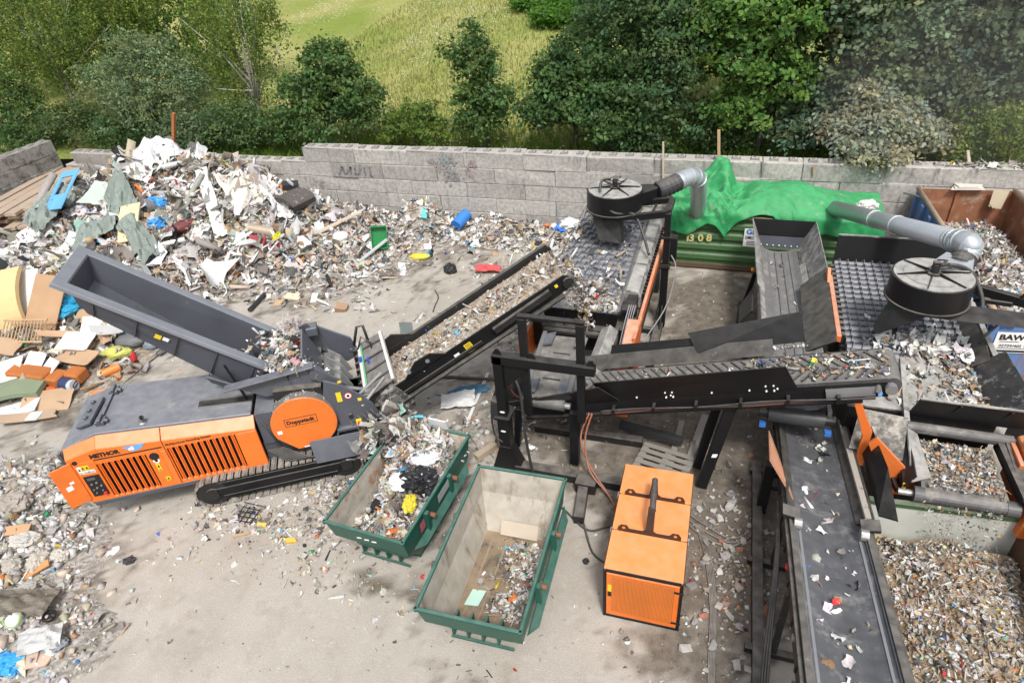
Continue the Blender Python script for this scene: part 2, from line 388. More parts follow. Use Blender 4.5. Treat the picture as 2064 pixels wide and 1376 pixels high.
def sizes(rng, n, lo, hi, p=2.2):
    """many small, few large"""
    return lo + (hi - lo) * rng.uniform(0, 1, n) ** p
def on_ground(x, y, extra=0.0): return np.stack([x, y, Hn(x, y) + extra], 1)

# ================================================================== THE SETTING
WALL_Y, WALL_X0, WALL_TOP = 22.41, -17.07, 3.0
# ---- yard surface: colour attribute = how much earth lies on the concrete
def yard():
    xs = np.arange(-33, 13.01, .14); ys = np.arange(1.0, 22.5, .14)
    X, Y = np.meshgrid(xs, ys)
    def blob(cx, cy, rx, ry, p=2): return np.exp(-(np.abs((X - cx) / rx) ** p + np.abs((Y - cy) / ry) ** p))
    d = .15 + 0 * X
    d += .75 * blob(.0, 16.5, 2.3, 4.5, 4) + .8 * blob(.6, 9.3, 1.5, 2.6) + .5 * blob(-2.5, 11.5, 3.0, 2.0) + .65 * blob(2.5, 11, 4, 3)
    d += .5 * blob(-4.55, 6.6, .35, 1.7) + .4 * blob(-5.6, 6.3, .9, .35) + .3 * blob(-8, 9.0, 2.6, 1.6)
    d += .35 * blob(-17, 7.6, 2.5, .35) + .45 * blob(-18.5, 8.8, 2.5, .45) + .35 * blob(-15, 8.6, 2.2, .25)
    d += .5 * blob(-11, 20.5, 7, 2.5) + .55 * blob(-17, 17.5, 5, 3) + .5 * blob(-20, 12, 4.5, 3) + .55 * blob(-13.5, 4.6, 2.8, 2.4) + .3 * blob(-6, 14.5, 2.5, 2.5)
    d += .35 * blob(-3.0, 4.6, .9, .6) + .45 * blob(-.2, 6.4, .8, .6) + .4 * blob(.9, 5.6, .7, 1.4)
    d += .28 * blob(-12, 12.3, 3, .5) - .1
    for k in range(5):      # wheel marks
        d += .16 * np.exp(-((Y - (9.2 + k * .45 + .12 * (X + 16))) / .12) ** 2) * (X < -8)
        d += .14 * np.exp(-((X + 9.2 + k * .35 + .25 * (Y - 17)) / .1) ** 2) * (Y > 14)
    n = fbm(X * .8, Y * .8, 5, 5); n2 = fbm(X * 3.1, Y * 3.1, 8, 4)
    n3 = fbm(X * 7, Y * 7, 21, 3)
    d = np.clip(d * (.2 + 1.75 * n) + (n2 - .48) * .45 + (n3 - .45) * .75 + (fbm(X * 14, Y * 14, 23, 2) - .37) * .35, 0, 1)
    Z = (fbm(X * 1.3, Y * 1.3, 12, 3) - .45) * .03 * np.clip(d * 2, 0, 1)
    nx, ny = len(xs), len(ys)
    idx = np.arange(nx * ny).reshape(ny, nx)
    F = np.stack([idx[:-1, :-1].ravel(), idx[:-1, 1:].ravel(), idx[1:, 1:].ravel(), idx[1:, :-1].ravel()], 1)
    V = np.stack([X.ravel(), Y.ravel(), Z.ravel()], 1)
    m = bpy.data.materials.new('yard_concrete'); nt, b = nodes_of(m); N = nt.nodes.new; L = nt.links.new
    geo = N('ShaderNodeNewGeometry'); at = N('ShaderNodeAttribute'); at.attribute_name = 'Col'
    def noise(s, det=8, ro=.6):
        t = N('ShaderNodeTexNoise'); t.inputs['Scale'].default_value = s; t.inputs['Detail'].default_value = det; t.inputs['Roughness'].default_value = ro; L(geo.outputs['Position'], t.inputs[0]); return t
    def ramp(t, a, bb, c=0, dd=1):
        r = N('ShaderNodeMapRange'); r.inputs[1].default_value = a; r.inputs[2].default_value = bb; r.inputs[3].default_value = c; r.inputs[4].default_value = dd; L(t, r.inputs[0]); return r.outputs[0]
    def mix(f, a, bb, mode='MIX'):
        x = N('ShaderNodeMixRGB'); x.blend_type = mode
        if isinstance(f, (int, float)): x.inputs[0].default_value = f
        else: L(f, x.inputs[0])
        for i, q in ((1, a), (2, bb)):
            if isinstance(q, tuple): x.inputs[i].default_value = (*q, 1)
            else: L(q, x.inputs[i])
        return x.outputs[0]
    big = noise(.5); mid = noise(4, 9, .7); fin = noise(38, 6, .7); sp = noise(90, 2)
    conc = mix(ramp(big.outputs[0], .35, .65), (.435, .4, .352), (.36, .328, .283))
    conc = mix(ramp(mid.outputs[0], .52, .72, 0, .55), conc, (.52, .49, .44))
    tan = noise(1.6, 10, .72); conc = mix(ramp(tan.outputs[0], .5, .68, 0, .6), conc, (.30, .262, .21))
    dirtc = mix(ramp(mid.outputs[0], .35, .65), (.105, .09, .072), (.215, .185, .15))
    ad = N('ShaderNodeMath'); ad.operation = 'MULTIPLY_ADD'; L(fin.outputs[0], ad.inputs[0]); ad.inputs[1].default_value = .8; L(at.outputs['Fac'], ad.inputs[2])
    col = mix(ramp(ad.outputs[0], .66, 1.0), conc, dirtc)
    col = mix(ramp(fin.outputs[0], .3, .7, .74, 1.2), col, col, 'MIX')
    sc = N('ShaderNodeMixRGB'); sc.blend_type = 'MULTIPLY'; sc.inputs[0].default_value = 1; L(col, sc.inputs[1]); L(ramp(fin.outputs[0], .3, .7, .78, 1.16), sc.inputs[2])
    col = mix(ramp(sp.outputs[0], .70, .74, 0, .7), sc.outputs[0], (.58, .56, .53))
    L(col, b.inputs['Base Color']); b.inputs['Roughness'].default_value = .9; b.inputs['Specular IOR Level'].default_value = .2
    bp = N('ShaderNodeBump'); bp.inputs['Strength'].default_value = .5; bp.inputs['Distance'].default_value = .02; L(fin.outputs[0], bp.inputs['Height']); L(bp.outputs[0], b.inputs['Normal'])
    np_mesh('yard_ground', V, F, np.repeat(d.ravel()[:, None], 3, 1), m, kind='structure')
    # the country around, one sheet to the horizon, a little below the yard
    MB().grid(lambda a, c: (-1500 + 3000 * a, -300 + 2300 * c, -.35), 6, 6).build('ground', mat('earth', (.2, .17, .12), .95, var=.3, vscale=.3), recalc=False).__setitem__('kind', 'structure')
yard()

# ---- meadow rising beyond the wall
def terr(x, y):
    x = np.asarray(x, float); y = np.asarray(y, float)
    return 1.9 + .088 * (y - 24) + (fbm(x * .06, y * .06, 31, 3) - .45) * 1.2 * np.clip((y - 26) / 20, 0, 1) + (fbm(x * .5, y * .5, 33, 2) - .4) * .25
def meadow():
    xs = np.concatenate([np.arange(-140, -60, 4), np.arange(-60, 26, .5), np.arange(26, 120, 4)])
    ys = np.concatenate([np.arange(23.06, 60, .45), np.arange(60, 120, 2.5), np.arange(120, 420, 20)])
    X, Y = np.meshgrid(xs, ys); Z = terr(X, Y)
    nx, ny = len(xs), len(ys); idx = np.arange(nx * ny).reshape(ny, nx)
    F = np.stack([idx[:-1, :-1].ravel(), idx[:-1, 1:].ravel(), idx[1:, 1:].ravel(), idx[1:, :-1].ravel()], 1)
    m = bpy.data.materials.new('meadow_grass'); nt, b = nodes_of(m); N = nt.nodes.new; L = nt.links.new
    geo = N('ShaderNodeNewGeometry')
    mp = N('ShaderNodeMapping'); mp.inputs['Scale'].default_value = (1, .55, 1); L(geo.outputs['Position'], mp.inputs[0])
    a = N('ShaderNodeTexNoise'); a.inputs['Scale'].default_value = .22; a.inputs['Detail'].default_value = 7; L(mp.outputs[0], a.inputs[0])
    c = N('ShaderNodeTexNoise'); c.inputs['Scale'].default_value = 5; c.inputs['Detail'].default_value = 9; c.inputs['Roughness'].default_value = .75; L(mp.outputs[0], c.inputs[0])
    r = N('ShaderNodeValToRGB'); e = r.color_ramp.elements; e[0].position = .33; e[0].color = (.2, .255, .055, 1); e[1].position = .62; e[1].color = (.34, .33, .12, 1)
    L(a.outputs[0], r.inputs[0])
    mr = N('ShaderNodeMapRange'); mr.inputs[1].default_value = .3; mr.inputs[2].default_value = .7; mr.inputs[3].default_value = .72; mr.inputs[4].default_value = 1.25; L(c.outputs[0], mr.inputs[0])
    mu = N('ShaderNodeMixRGB'); mu.blend_type = 'MULTIPLY'; mu.inputs[0].default_value = 1; L(r.outputs[0], mu.inputs[1]); L(mr.outputs[0], mu.inputs[2])
    L(mu.outputs[0], b.inputs['Base Color']); b.inputs['Roughness'].default_value = 1; b.inputs['Specular IOR Level'].default_value = .1
    bp = N('ShaderNodeBump'); bp.inputs['Strength'].default_value = .8; bp.inputs['Distance'].default_value = .15; L(c.outputs[0], bp.inputs['Height']); L(bp.outputs[0], b.inputs['Normal'])
    np_mesh('meadow', np.stack([X.ravel(), Y.ravel(), Z.ravel()], 1), F, None, m, kind='structure')
meadow()
def blades(name, x, y, h, w, cols, rng, label, cat='grass', z=None, lean=.35):
    n = len(x); z = terr(x, y) if z is None else z
    az = rng.uniform(0, 2 * np.pi, n); dx, dy = np.cos(az) * w / 2, np.sin(az) * w / 2
    lx, ly = rng.normal(0, lean, n) * h, rng.normal(0, lean, n) * h
    V = np.stack([np.stack([x - dx, y - dy, z - .03], 1), np.stack([x + dx, y + dy, z - .03], 1), np.stack([x + dx * .5 + lx * .5, y + dy * .5 + ly * .5, z + h * .6], 1), np.stack([x + lx, y + ly, z + h], 1)], 1).reshape(-1, 3)
    F = np.arange(n * 4).reshape(n, 4)
    return np_mesh(name, V, F, np.repeat(cols, 4, 0), LEAF(), None, label, cat, 'stuff', loc=(float(x.mean()), float(y.mean()), float(z.min())))
rg = np.random.default_rng(5)
n = 42000
gx = rg.uniform(-26, 12, n); gy = 23.4 + rg.uniform(0, 1, n) ** 2.0 * 30
near = np.clip((30 - gy) / 5, 0, 1)[:, None]; pat = fbm(gx * .25, gy * .15, 77)[:, None]
gc = (np.array([(.31, .325, .1)]) * (1 - near) + np.array([(.16, .27, .04)]) * near) * rg.uniform(.75, 1.2, (n, 1)) * (.8 + .4 * pat)
blades('meadow_grass_blades', gx, gy, rg.uniform(.14, .34, n) * (1 + .9 * near[:, 0]), rg.uniform(.03, .07, n), gc, rg, 'tall yellowing grass covering the slope beyond the wall')
n = 6000
fx = rg.uniform(-34, 4, n); fy = 25 + rg.uniform(0, 1, n) * 28
keep = fbm(fx * .22, fy * .16, 99) > .47
fx, fy = fx[keep], fy[keep]; n = len(fx); s = rg.uniform(.014, .03, n); z = terr(fx, fy) + rg.uniform(.2, .4, n)
V = np.stack([np.stack([fx - s, fy - s, z], 1), np.stack([fx + s, fy - s, z], 1), np.stack([fx + s, fy + s, z + .03], 1), np.stack([fx - s, fy + s, z + .03], 1)], 1).reshape(-1, 3)
np_mesh('meadow_flowers', V, np.arange(n * 4).reshape(n, 4), np.repeat(np.full((n, 3), .75), 4, 0), LEAF(), None, 'small white daisies speckling the meadow', 'flowers', 'stuff', loc=(-15, 35, 2.4))

# ---- concrete block walls
CONC = mat('wall_concrete', (.33, .315, .29), .88, dirt=(.17, .165, .155), dirt_amt=.34, dirt_scale=4.5, var=.3, vscale=9, bump=.45, bscale=18, rnd=.2, dust=.4, dustcol=(.52, .48, .43), streak=True)
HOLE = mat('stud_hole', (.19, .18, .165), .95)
def block_mesh(l, studs, seed):
    rnd = random.Random(seed); mb = MB(); w, h = .6, .6; g = .006
    ch = [rnd.uniform(.012, .035) for _ in range(8)]
    bm = bmesh.new()
    bmesh.ops.create_cube(bm, size=1, matrix=Matrix.Diagonal((l - 2 * g, w, h - .008, 1)))
    bmesh.ops.bevel(bm, geom=list(bm.edges), offset=.022, segments=1, affect='EDGES')
    for v in bm.verts:
        v.co += Vector((rnd.uniform(-.006, .006), rnd.uniform(-.012, .012), rnd.uniform(-.004, .004)))
        if rnd.random() < .07: v.co += Vector((rnd.uniform(-.04, .04), .045, rnd.uniform(-.03, .03)))
    bmesh.ops.translate(bm, verts=bm.verts, vec=(l / 2, w / 2, h / 2))
    if studs:
        k = int(round(l / .6))
        for i in range(k):
            c = (.3 + i * .6, .3, h + .03)
            r = bmesh.ops.create_cube(bm, size=1, matrix=Matrix.Translation(c) @ Matrix.Diagonal((.3, .26, .07, 1)))
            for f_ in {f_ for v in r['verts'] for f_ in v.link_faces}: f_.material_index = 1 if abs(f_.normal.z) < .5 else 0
            for v in r['verts']:
                if v.co.z > h + .03: v.co.x += (c[0] - v.co.x) * .3; v.co.y += (c[1] - v.co.y) * .3
            r = bmesh.ops.create_cone(bm, cap_ends=True, segments=10, radius1=.06, radius2=.06, depth=.012, matrix=Matrix.Translation((c[0], c[1], h + .068)))
            for f_ in {f_ for v in r['verts'] for f_ in v.link_faces}: f_.material_index = 1
    me = bpy.data.meshes.new('concrete_block'); bm.to_mesh(me); bm.free(); me.materials.append(CONC); me.materials.append(HOLE)
    return me
BLK = [block_mesh(2.4, False, k) for k in range(5)]; BLKS = [block_mesh(2.4, True, 10 + k) for k in range(3)]
HLF = [block_mesh(1.2, False, 20)]; HLFS = [block_mesh(1.2, True, 21)]
DCONC = mat('weathered_dark_concrete', (.22, .21, .195), .9, dirt=(.06, .06, .055), dirt_amt=.5, dirt_scale=2, var=.25, vscale=5, bump=.35, bscale=14, rnd=.16, dust=.3, dustcol=(.42, .4, .36))
def dk(me): q = me.copy(); q.name = 'concrete_block'; q.materials[0] = DCONC; return q
DK = [dk(m) for m in BLK[:2]]; DKS = [dk(m) for m in BLKS[:2]]; HLFD = dk(HLF[0])
rr = random.Random(4)
wall = thing('block_wall', 'long grey concrete block wall behind the waste yard, one course lower at its left end', 'wall', (WALL_X0, WALL_Y, 0))
def course(parent, x0, x1, y, row, top, axis=0, yshift=0):
    z = row * .6; off = 0 if row % 2 == 0 else -1.2
    k0 = math.floor((x0 - WALL_X0 - off) / 2.4 + 1e-6)
    x = WALL_X0 + off + k0 * 2.4
    while x < x1 - .01:
        a, b = max(x, x0), min(x + 2.4, x1)
        if b - a > 1.0:
            half = b - a < 2.0
            me = rr.choice((HLFS if half else BLKS) if top or (row == 3 and a < WALL_X0 - 1) else (HLF if half else BLK))
            M = Matrix.Translation((a + rr.uniform(-.004, .004), y + rr.uniform(-.018, .018), z)) @ Matrix.Rotation(rr.uniform(-.003, .003), 4, 'Z')
            inst('concrete_block', me, parent, M)
        x += 2.4
for r in range(5):
    course(wall, WALL_X0 if r == 4 else -30.9, 14.0, WALL_Y, r, r == 4)
# the lower stretch at the left: studded top
x = WALL_X0 - 1.2
for k in range(5):
    pass
# lettering and paint marks sprayed on the wall
def strokes(name, m, parent, lines, y, w):
    mb = MB()
    for ln in lines:
        for (xa, za), (xb, zb) in zip(ln[:-1], ln[1:]): mb.beam((xa, y, za), (xb, y, zb), w, .004, up=(0, 1, 0))
    return mb.build(name, m, parent, recalc=True)
def wallpt(px, py): p = PY(px, py, WALL_Y); return (p.x, p.z)
def wl(pts): return [wallpt(*q) for q in pts]
SPRAY = mat('faded_spray_paint', (.1, .1, .105), .8, dirt=(.3, .29, .27), dirt_amt=.5, dirt_scale=20)
strokes('graffiti_lettering', SPRAY, wall, [wl([(684, 353), (690, 336), (697, 352)]), wl([(699, 352), (707, 336), (709, 351)]), wl([(715, 337), (717, 352), (724, 352), (727, 338)]), wl([(734, 338), (738, 355)]), wl([(745, 337), (748, 356), (754, 357)]), wl([(716, 332), (717, 333)]), wl([(725, 333), (726, 334)])], WALL_Y - .022, .09)
strokes('graffiti_lettering', SPRAY, wall, [wl([(498, 347), (503, 330), (509, 346)]), wl([(514, 332), (516, 346), (523, 346), (526, 332)]), wl([(532, 332), (535, 347)]), wl([(540, 333), (543, 348)])], WALL_Y - .022, .1)
for nm, c, seed, (cx, cz), k, s in (('paint_splash', (.1, .17, .3), 1, wallpt(893, 326), 26, .32), ('paint_splash', (.1, .25, .26), 2, wallpt(905, 322), 14, .22), ('paint_splash', (.3, .07, .11), 3, wallpt(888, 334), 12, .2), ('paint_splash', (.08, .08, .12), 4, wallpt(908, 354), 34, .36), ('paint_splash', (.3, .06, .09), 5, wallpt(949, 335), 10, .16), ('paint_splash', (.3, .08, .1), 6, wallpt(950, 352), 12, .2), ('paint_splash', (.35, .12, .1), 7, wallpt(648, 369), 10, .2), ('paint_splash', (.2, .11, .04), 8, wallpt(870, 326), 6, .12)):
    rnd = random.Random(seed); mb = MB()
    for _ in range(k):
        x, z = cx + rnd.gauss(0, s * .6), cz + rnd.gauss(0, s * .45)
        a = rnd.uniform(0, 3.1); l = rnd.uniform(.03, .11); q = rnd.uniform(.02, .07)
        mb.beam((x - math.cos(a) * l, WALL_Y - .022 - rnd.uniform(0, .003), z - math.sin(a) * l), (x + math.cos(a) * l, WALL_Y - .022, z + math.sin(a) * l), q, .004, up=(0, 1, 0))
    mb.build(nm, mat('paint_%d' % seed, tuple(.5 * q + .11 for q in c), .85, dirt=(.31, .3, .27), dirt_amt=.62, dirt_scale=22), wall)
# side wall at far left, running towards the camera
side = thing('block_wall', 'short dark weathered concrete block wall closing the far left of the yard', 'wall', (-31.0, 20, 0), rad(-90))
for r in range(5):
    for k in range(5):
        me = rr.choice(DKS if r == 4 else DK)
        y1 = 22.38 - k * 2.4 - (1.2 if r % 2 else 0)
        if r % 2 and k == 0: inst('concrete_block', HLFD, side, Matrix.Translation((-31.6, 22.38, r * .6)) @ Matrix.Rotation(rad(-90), 4, 'Z'))
        inst('concrete_block', me, side, Matrix.Translation((-31.6 + rr.uniform(-.02, .02), y1, r * .6)) @ Matrix.Rotation(rad(-90), 4, 'Z'))

# dust blown up by the suction drums, drifting before the trees at the right
def dust_cloud():
    c = PY(1960, 190, 24.6); bm = bmesh.new()
    bmesh.ops.create_icosphere(bm, subdivisions=4, radius=1, matrix=Matrix.Diagonal((4.6, 2.3, 3.0, 1)))
    me = bpy.data.meshes.new('haze'); bm.to_mesh(me); bm.free(); me.shade_smooth()
    m = bpy.data.materials.new('airborne_dust'); m.use_nodes = True; nt = m.node_tree; nt.nodes.remove(nt.nodes['Principled BSDF'])
    v = nt.nodes.new('ShaderNodeVolumePrincipled'); v.inputs['Color'].default_value = (.8, .79, .76, 1); v.inputs['Density'].default_value = .055; v.inputs['Anisotropy'].default_value = .2
    nt.links.new(v.outputs[0], nt.nodes['Material Output'].inputs['Volume']); me.materials.append(m)
    o = link('haze', me); o.location = c; tag(o, 'thin pale dust drifting before the poplars at the upper right', 'dust', None, 'stuff')
dust_cloud()
# ================================================================== TREES
def leaf_quads(pos, nrm, size, cols, rng, asp=.6):
    n = len(pos)
    nrm = nrm / (np.linalg.norm(nrm, axis=1, keepdims=True) + 1e-9)
    t = rng.normal(0, 1, (n, 3)); t -= nrm * (t * nrm).sum(1, keepdims=True); t /= np.linalg.norm(t, axis=1, keepdims=True) + 1e-9
    b = np.cross(nrm, t); s = size[:, None]
    V = np.stack([pos - t * s, pos + b * s * asp + nrm * s * .18, pos + t * s, pos - b * s * asp + nrm * s * .18], 1).reshape(-1, 3)
    return V, np.arange(n * 4).reshape(n, 4), np.repeat(cols, 4, 0)
def tree(label, cat, base, lobes, nclump, per, leaf, col, seed, droop=0.0, clump=.34, trunk_r=.12, bark=None, limbs=10, inner=.5, name='broadleaf_tree', group='trees beyond the wall', asp=.6, colvar=.34, trunk_top=None):
    rng = np.random.default_rng(seed); base = Vector(base)
    t = thing(name, label, cat, base, 0, group)
    L_ = np.array([[*c, *r] for c, r in lobes]); wts = L_[:, 3] * L_[:, 4] + L_[:, 3] * L_[:, 5]; wts /= wts.sum()
    li = rng.choice(len(L_), nclump, p=wts)
    d = rng.normal(0, 1, (nclump, 3)); d /= np.linalg.norm(d, axis=1, keepdims=True)
    d[:, 2] = np.where(d[:, 2] < -.35, -d[:, 2], d[:, 2])
    rf = inner + (1.05 - inner) * rng.uniform(0, 1, nclump) ** .6
    cc = L_[li, :3] + d * L_[li, 3:6] * rf[:, None]
    cc += rng.normal(0, .12, cc.shape)
    csz = clump * rng.uniform(.6, 1.5, nclump)
    cb = rng.uniform(1 - colvar, 1 + colvar, (nclump, 1)) * rng.uniform(.95, 1.05, (nclump, 3))
    ci = np.repeat(np.arange(nclump), per); m = len(ci)
    off = rng.normal(0, .55, (m, 3)) * csz[ci][:, None]
    off[:, 2] *= .6
    if droop:
        q = rng.uniform(0, 1, m); off[:, :2] *= .5; off[:, 2] = -q * droop * rng.uniform(.6, 1.3, nclump)[ci] + .1
    pos = cc[ci] + off
    nrm = d[ci] * .6 + rng.normal(0, .7, (m, 3)) + np.array([0, 0, .55])
    if droop: nrm = rng.normal(0, 1, (m, 3)) + d[ci] * .5
    hue = rng.uniform(-1, 1, (nclump, 1)) * np.array([[.22, .06, -.1]]); cols = 1.3 * np.array(col)[None] * cb[ci] * (1 + hue[ci]) * rng.uniform(.75, 1.25, (m, 1))
    V, F, C = leaf_quads(pos, nrm, leaf * rng.uniform(.6, 1.3, m), cols, rng, asp)
    b0 = np.array(base)
    np_mesh('crown', V - b0, F, C, LEAF(), t)
    # trunk with limbs
    top = Vector(L_[:, :3].mean(0)); hi = L_[L_[:, 2].argmax(), :3]
    if trunk_top is not None: hi = np.array(trunk_top)
    mb = MB(); rnd = random.Random(seed)
    k = 6; pts = [base - Vector((0, 0, .3))]; rs = [trunk_r * 1.25]
    tip = Vector(hi)
    for i in range(1, k + 1):
        f = i / k; p = base.lerp(tip, f) + Vector((rnd.gauss(0, .09), rnd.gauss(0, .09), 0)); pts.append(p); rs.append(trunk_r * (1 - .86 * f))
    mb.tube(pts, 1, 7, True, rs)
    for i in range(limbs):
        j = rnd.randrange(nclump); e = Vector(cc[j]); f = rnd.uniform(.15, .8); s0 = pts[0].lerp(pts[-1], f)
        idx = f * k; a = int(idx); s0 = pts[a].lerp(pts[min(a + 1, k)], idx - a)
        if e.z < s0.z - .3: continue
        mid = s0.lerp(e, .5) + Vector((rnd.gauss(0, .12), rnd.gauss(0, .12), rnd.uniform(-.1, .2)))
        r0 = trunk_r * (1 - .8 * f) * .55
        mb.tube([s0, mid, e], 1, 5, True, [r0, r0 * .6, r0 * .2])
    mb.build('trunk', bark or BARK(), t, smooth=True)
    return t
def tpx(px, y, py_base=None): 
    """ground point beyond the wall on the line of sight column px at depth y"""
    p = PY(px, 290, y); return Vector((p.x, y, float(terr(np.array([p.x]), np.array([y]))[0])))
def lob(px, py, y, rx, rz, ry=None):
    p = PY(px, py, y); return ((p.x, p.y, p.z), (rx, ry or rx, rz))
OAK = (.085, .15, .045); OAKD = (.07, .13, .042); MAPLE = (.1, .185, .04); POPLAR = (.165, .22, .125); BIRCHL = (.135, .19, .04); WILLOW = (.165, .225, .11); DUSTY = (.32, .325, .235); CONIF = (.025, .055, .022)  # POPLAR, like other right-hand crowns, is paled to paint haze into the leaves
# left group
tree('tall weeping birch at the far left with fine hanging yellow-green foliage', 'tree', tpx(170, 27), [lob(110, 60, 27, 3.0, 2.6), lob(200, 40, 27, 2.6, 2.4), lob(60, 130, 26.5, 2.2, 2.2), lob(130, 150, 26.5, 2.2, 2.0), lob(250, 20, 27.5, 2.2, 2.4), lob(90, -30, 27.5, 2.8, 2.2)], 1050, 28, .075, BIRCHL, 1, droop=1.5, bark=BIRCH(), trunk_r=.16, limbs=26, inner=.3, name='birch_tree', asp=.5)
tree('dark leafy tree at the left picture edge below the weeping birch', 'tree', tpx(20, 25), [lob(10, 215, 25, 1.6, 1.5), lob(60, 240, 25, 1.6, 1.1), lob(-30, 170, 25.5, 2, 2)], 260, 26, .085, OAKD, 2)
tree('bushy grey-green willow behind the top of the waste heap', 'tree', tpx(330, 25.5), [lob(290, 130, 25.2, 1.9, 1.5), lob(230, 180, 25, 1.6, 1.3), lob(360, 180, 25, 1.7, 1.4), lob(300, 220, 24.8, 2.2, 1.3), lob(400, 240, 25, 1.5, 1.0)], 560, 26, .085, WILLOW, 3, limbs=30, inner=.4, asp=.45, name='willow_tree')
tree('slender birch with a pale trunk left of the meadow', 'tree', tpx(527, 26), [lob(480, 50, 26, 1.5, 1.7), lob(530, 40, 26, 1.2, 1.9), lob(450, 120, 26, 1.2, 1.4), lob(540, 130, 26, .9, 1.4), lob(480, 190, 26, 1.3, 1.1), lob(420, 60, 26.3, 1.2, 1.8)], 560, 24, .066, BIRCHL, 4, droop=1.2, bark=BIRCH(), trunk_r=.11, limbs=34, inner=.2, name='birch_tree', asp=.5, trunk_top=tuple(PY(500, -30, 26)))
tree('round dark green oak right of the pale-trunked birch', 'tree', tpx(665, 25.4), [lob(665, 135, 25.4, 1.15, 1.1), lob(630, 190, 25.2, 1.35, 1.2), lob(700, 195, 25.2, 1.35, 1.2), lob(660, 240, 25, 1.9, 1.1), lob(735, 235, 25.2, .9, .8)], 420, 30, .095, OAK, 5, inner=.45)
tree('young oak with a pointed crown standing alone before the meadow', 'tree', tpx(985, 25.6), [lob(957, 80, 25.6, .45, .8), lob(960, 135, 25.5, .85, .9), lob(970, 195, 25.4, 1.0, .9), lob(1000, 215, 25.3, 1.0, .7), lob(965, 250, 25.2, 1.1, .6), lob(905, 115, 25.5, .35, .25)], 260, 28, .095, OAK, 6, inner=.35, trunk_r=.09)
tree('dense oak with stepped crown at the right edge of the meadow', 'tree', tpx(1160, 25.5), [lob(1165, 120, 25.5, 1.2, .95), lob(1125, 165, 25.3, 1.0, 1.0), lob(1150, 215, 25.1, 1.5, 1.1), lob(1215, 180, 25.4, 1.3, 1.3), lob(1100, 235, 25, .9, .7), lob(1235, 245, 25, 1.3, .7)], 520, 30, .095, OAKD, 7, inner=.45)
tree('tall dark green tree behind the left stake of the green tarpaulin', 'tree', tpx(1330, 26), [lob(1290, 60, 26.3, 1.7, 1.7), lob(1350, 120, 26, 1.7, 1.6), lob(1310, 190, 25.6, 1.5, 1.2), lob(1390, 60, 26.5, 1.7, 1.9), lob(1240, 20, 27, 1.6, 1.6), lob(1370, 240, 25.4, 1.2, .7)], 560, 30, .09, (.08, .14, .055), 8, inner=.45)
tree('bright green maple with broad leaves behind the green tarpaulin', 'tree', tpx(1530, 25.8), [lob(1520, 60, 25.8, 1.6, 1.6), lob(1480, 140, 25.5, 1.4, 1.3), lob(1560, 170, 25.3, 1.2, 1.2), lob(1500, 225, 25.1, 1.2, .9), lob(1590, 30, 26, 1.5, 1.6), lob(1440, 50, 26, 1.2, 1.4)], 480, 26, .098, MAPLE, 9, inner=.4, asp=.7, name='maple_tree')
tree('large grey-green poplar with forked dark limbs at the upper right', 'tree', tpx(1720, 27), [lob(1760, 20, 27, 2.4, 2.0), lob(1680, 70, 26.8, 1.6, 1.4), lob(1830, 90, 26.6, 1.9, 1.5), lob(1640, 160, 26.3, 1.2, .9), lob(1800, 170, 26, 1.4, .8), lob(1700, -40, 27.3, 2.4, 2)], 720, 32, .09, POPLAR, 10, inner=.4, asp=.8, limbs=22, trunk_r=.18, name='poplar_tree')
tree('tall dusty grey-green poplar with haze-paled leaves at the right picture edge', 'tree', tpx(1960, 26.5), [lob(1960, 60, 26.6, 2.0, 1.9), lob(2030, 120, 26.4, 1.8, 1.7), lob(1900, 170, 26.2, 1.6, 1.2), lob(2040, -10, 27, 2.2, 2), lob(1980, 190, 26, 1.6, 1.0), lob(2090, 60, 26.5, 2, 2)], 720, 32, .088, (.145, .19, .115), 11, inner=.5, asp=.8, limbs=18, name='poplar_tree')  # leaf colour holds dust and a painted-in paling for haze
tree('pale dust-covered shrub hanging over the top of the wall', 'shrub', tpx(1760, 24.3), [lob(1745, 215, 24.3, .6, .7), lob(1700, 265, 24, .8, .6), lob(1780, 255, 23.8, 1.0, .75), lob(1850, 275, 23.7, .8, .6), lob(1760, 300, 23.2, 1.2, .4), lob(1772, 335, 22.6, .35, .4)], 330, 30, .085, DUSTY, 12, inner=.35, trunk_r=.07, name='dusty_shrub', colvar=.2)
tree('low yellow-green weeping bush right of the dusty shrub', 'shrub', tpx(1970, 24.6), [lob(1950, 255, 24.6, 1.0, .7), lob(2020, 260, 24.6, 1.1, .8), lob(1915, 285, 24.2, .8, .5), lob(2050, 300, 24.2, .9, .4)], 280, 26, .06, (.17, .22, .06), 13, droop=.6, trunk_r=.06, name='weeping_bush')
tree('dark shaded tree in the gap between maple and dusty shrub', 'tree', tpx(1640, 26.5), [lob(1640, 240, 26, 1.5, 1.0), lob(1600, 270, 25, .9, .6), lob(1690, 200, 26.5, 1.3, 1)], 260, 26, .1, (.1, .15, .085), 14)
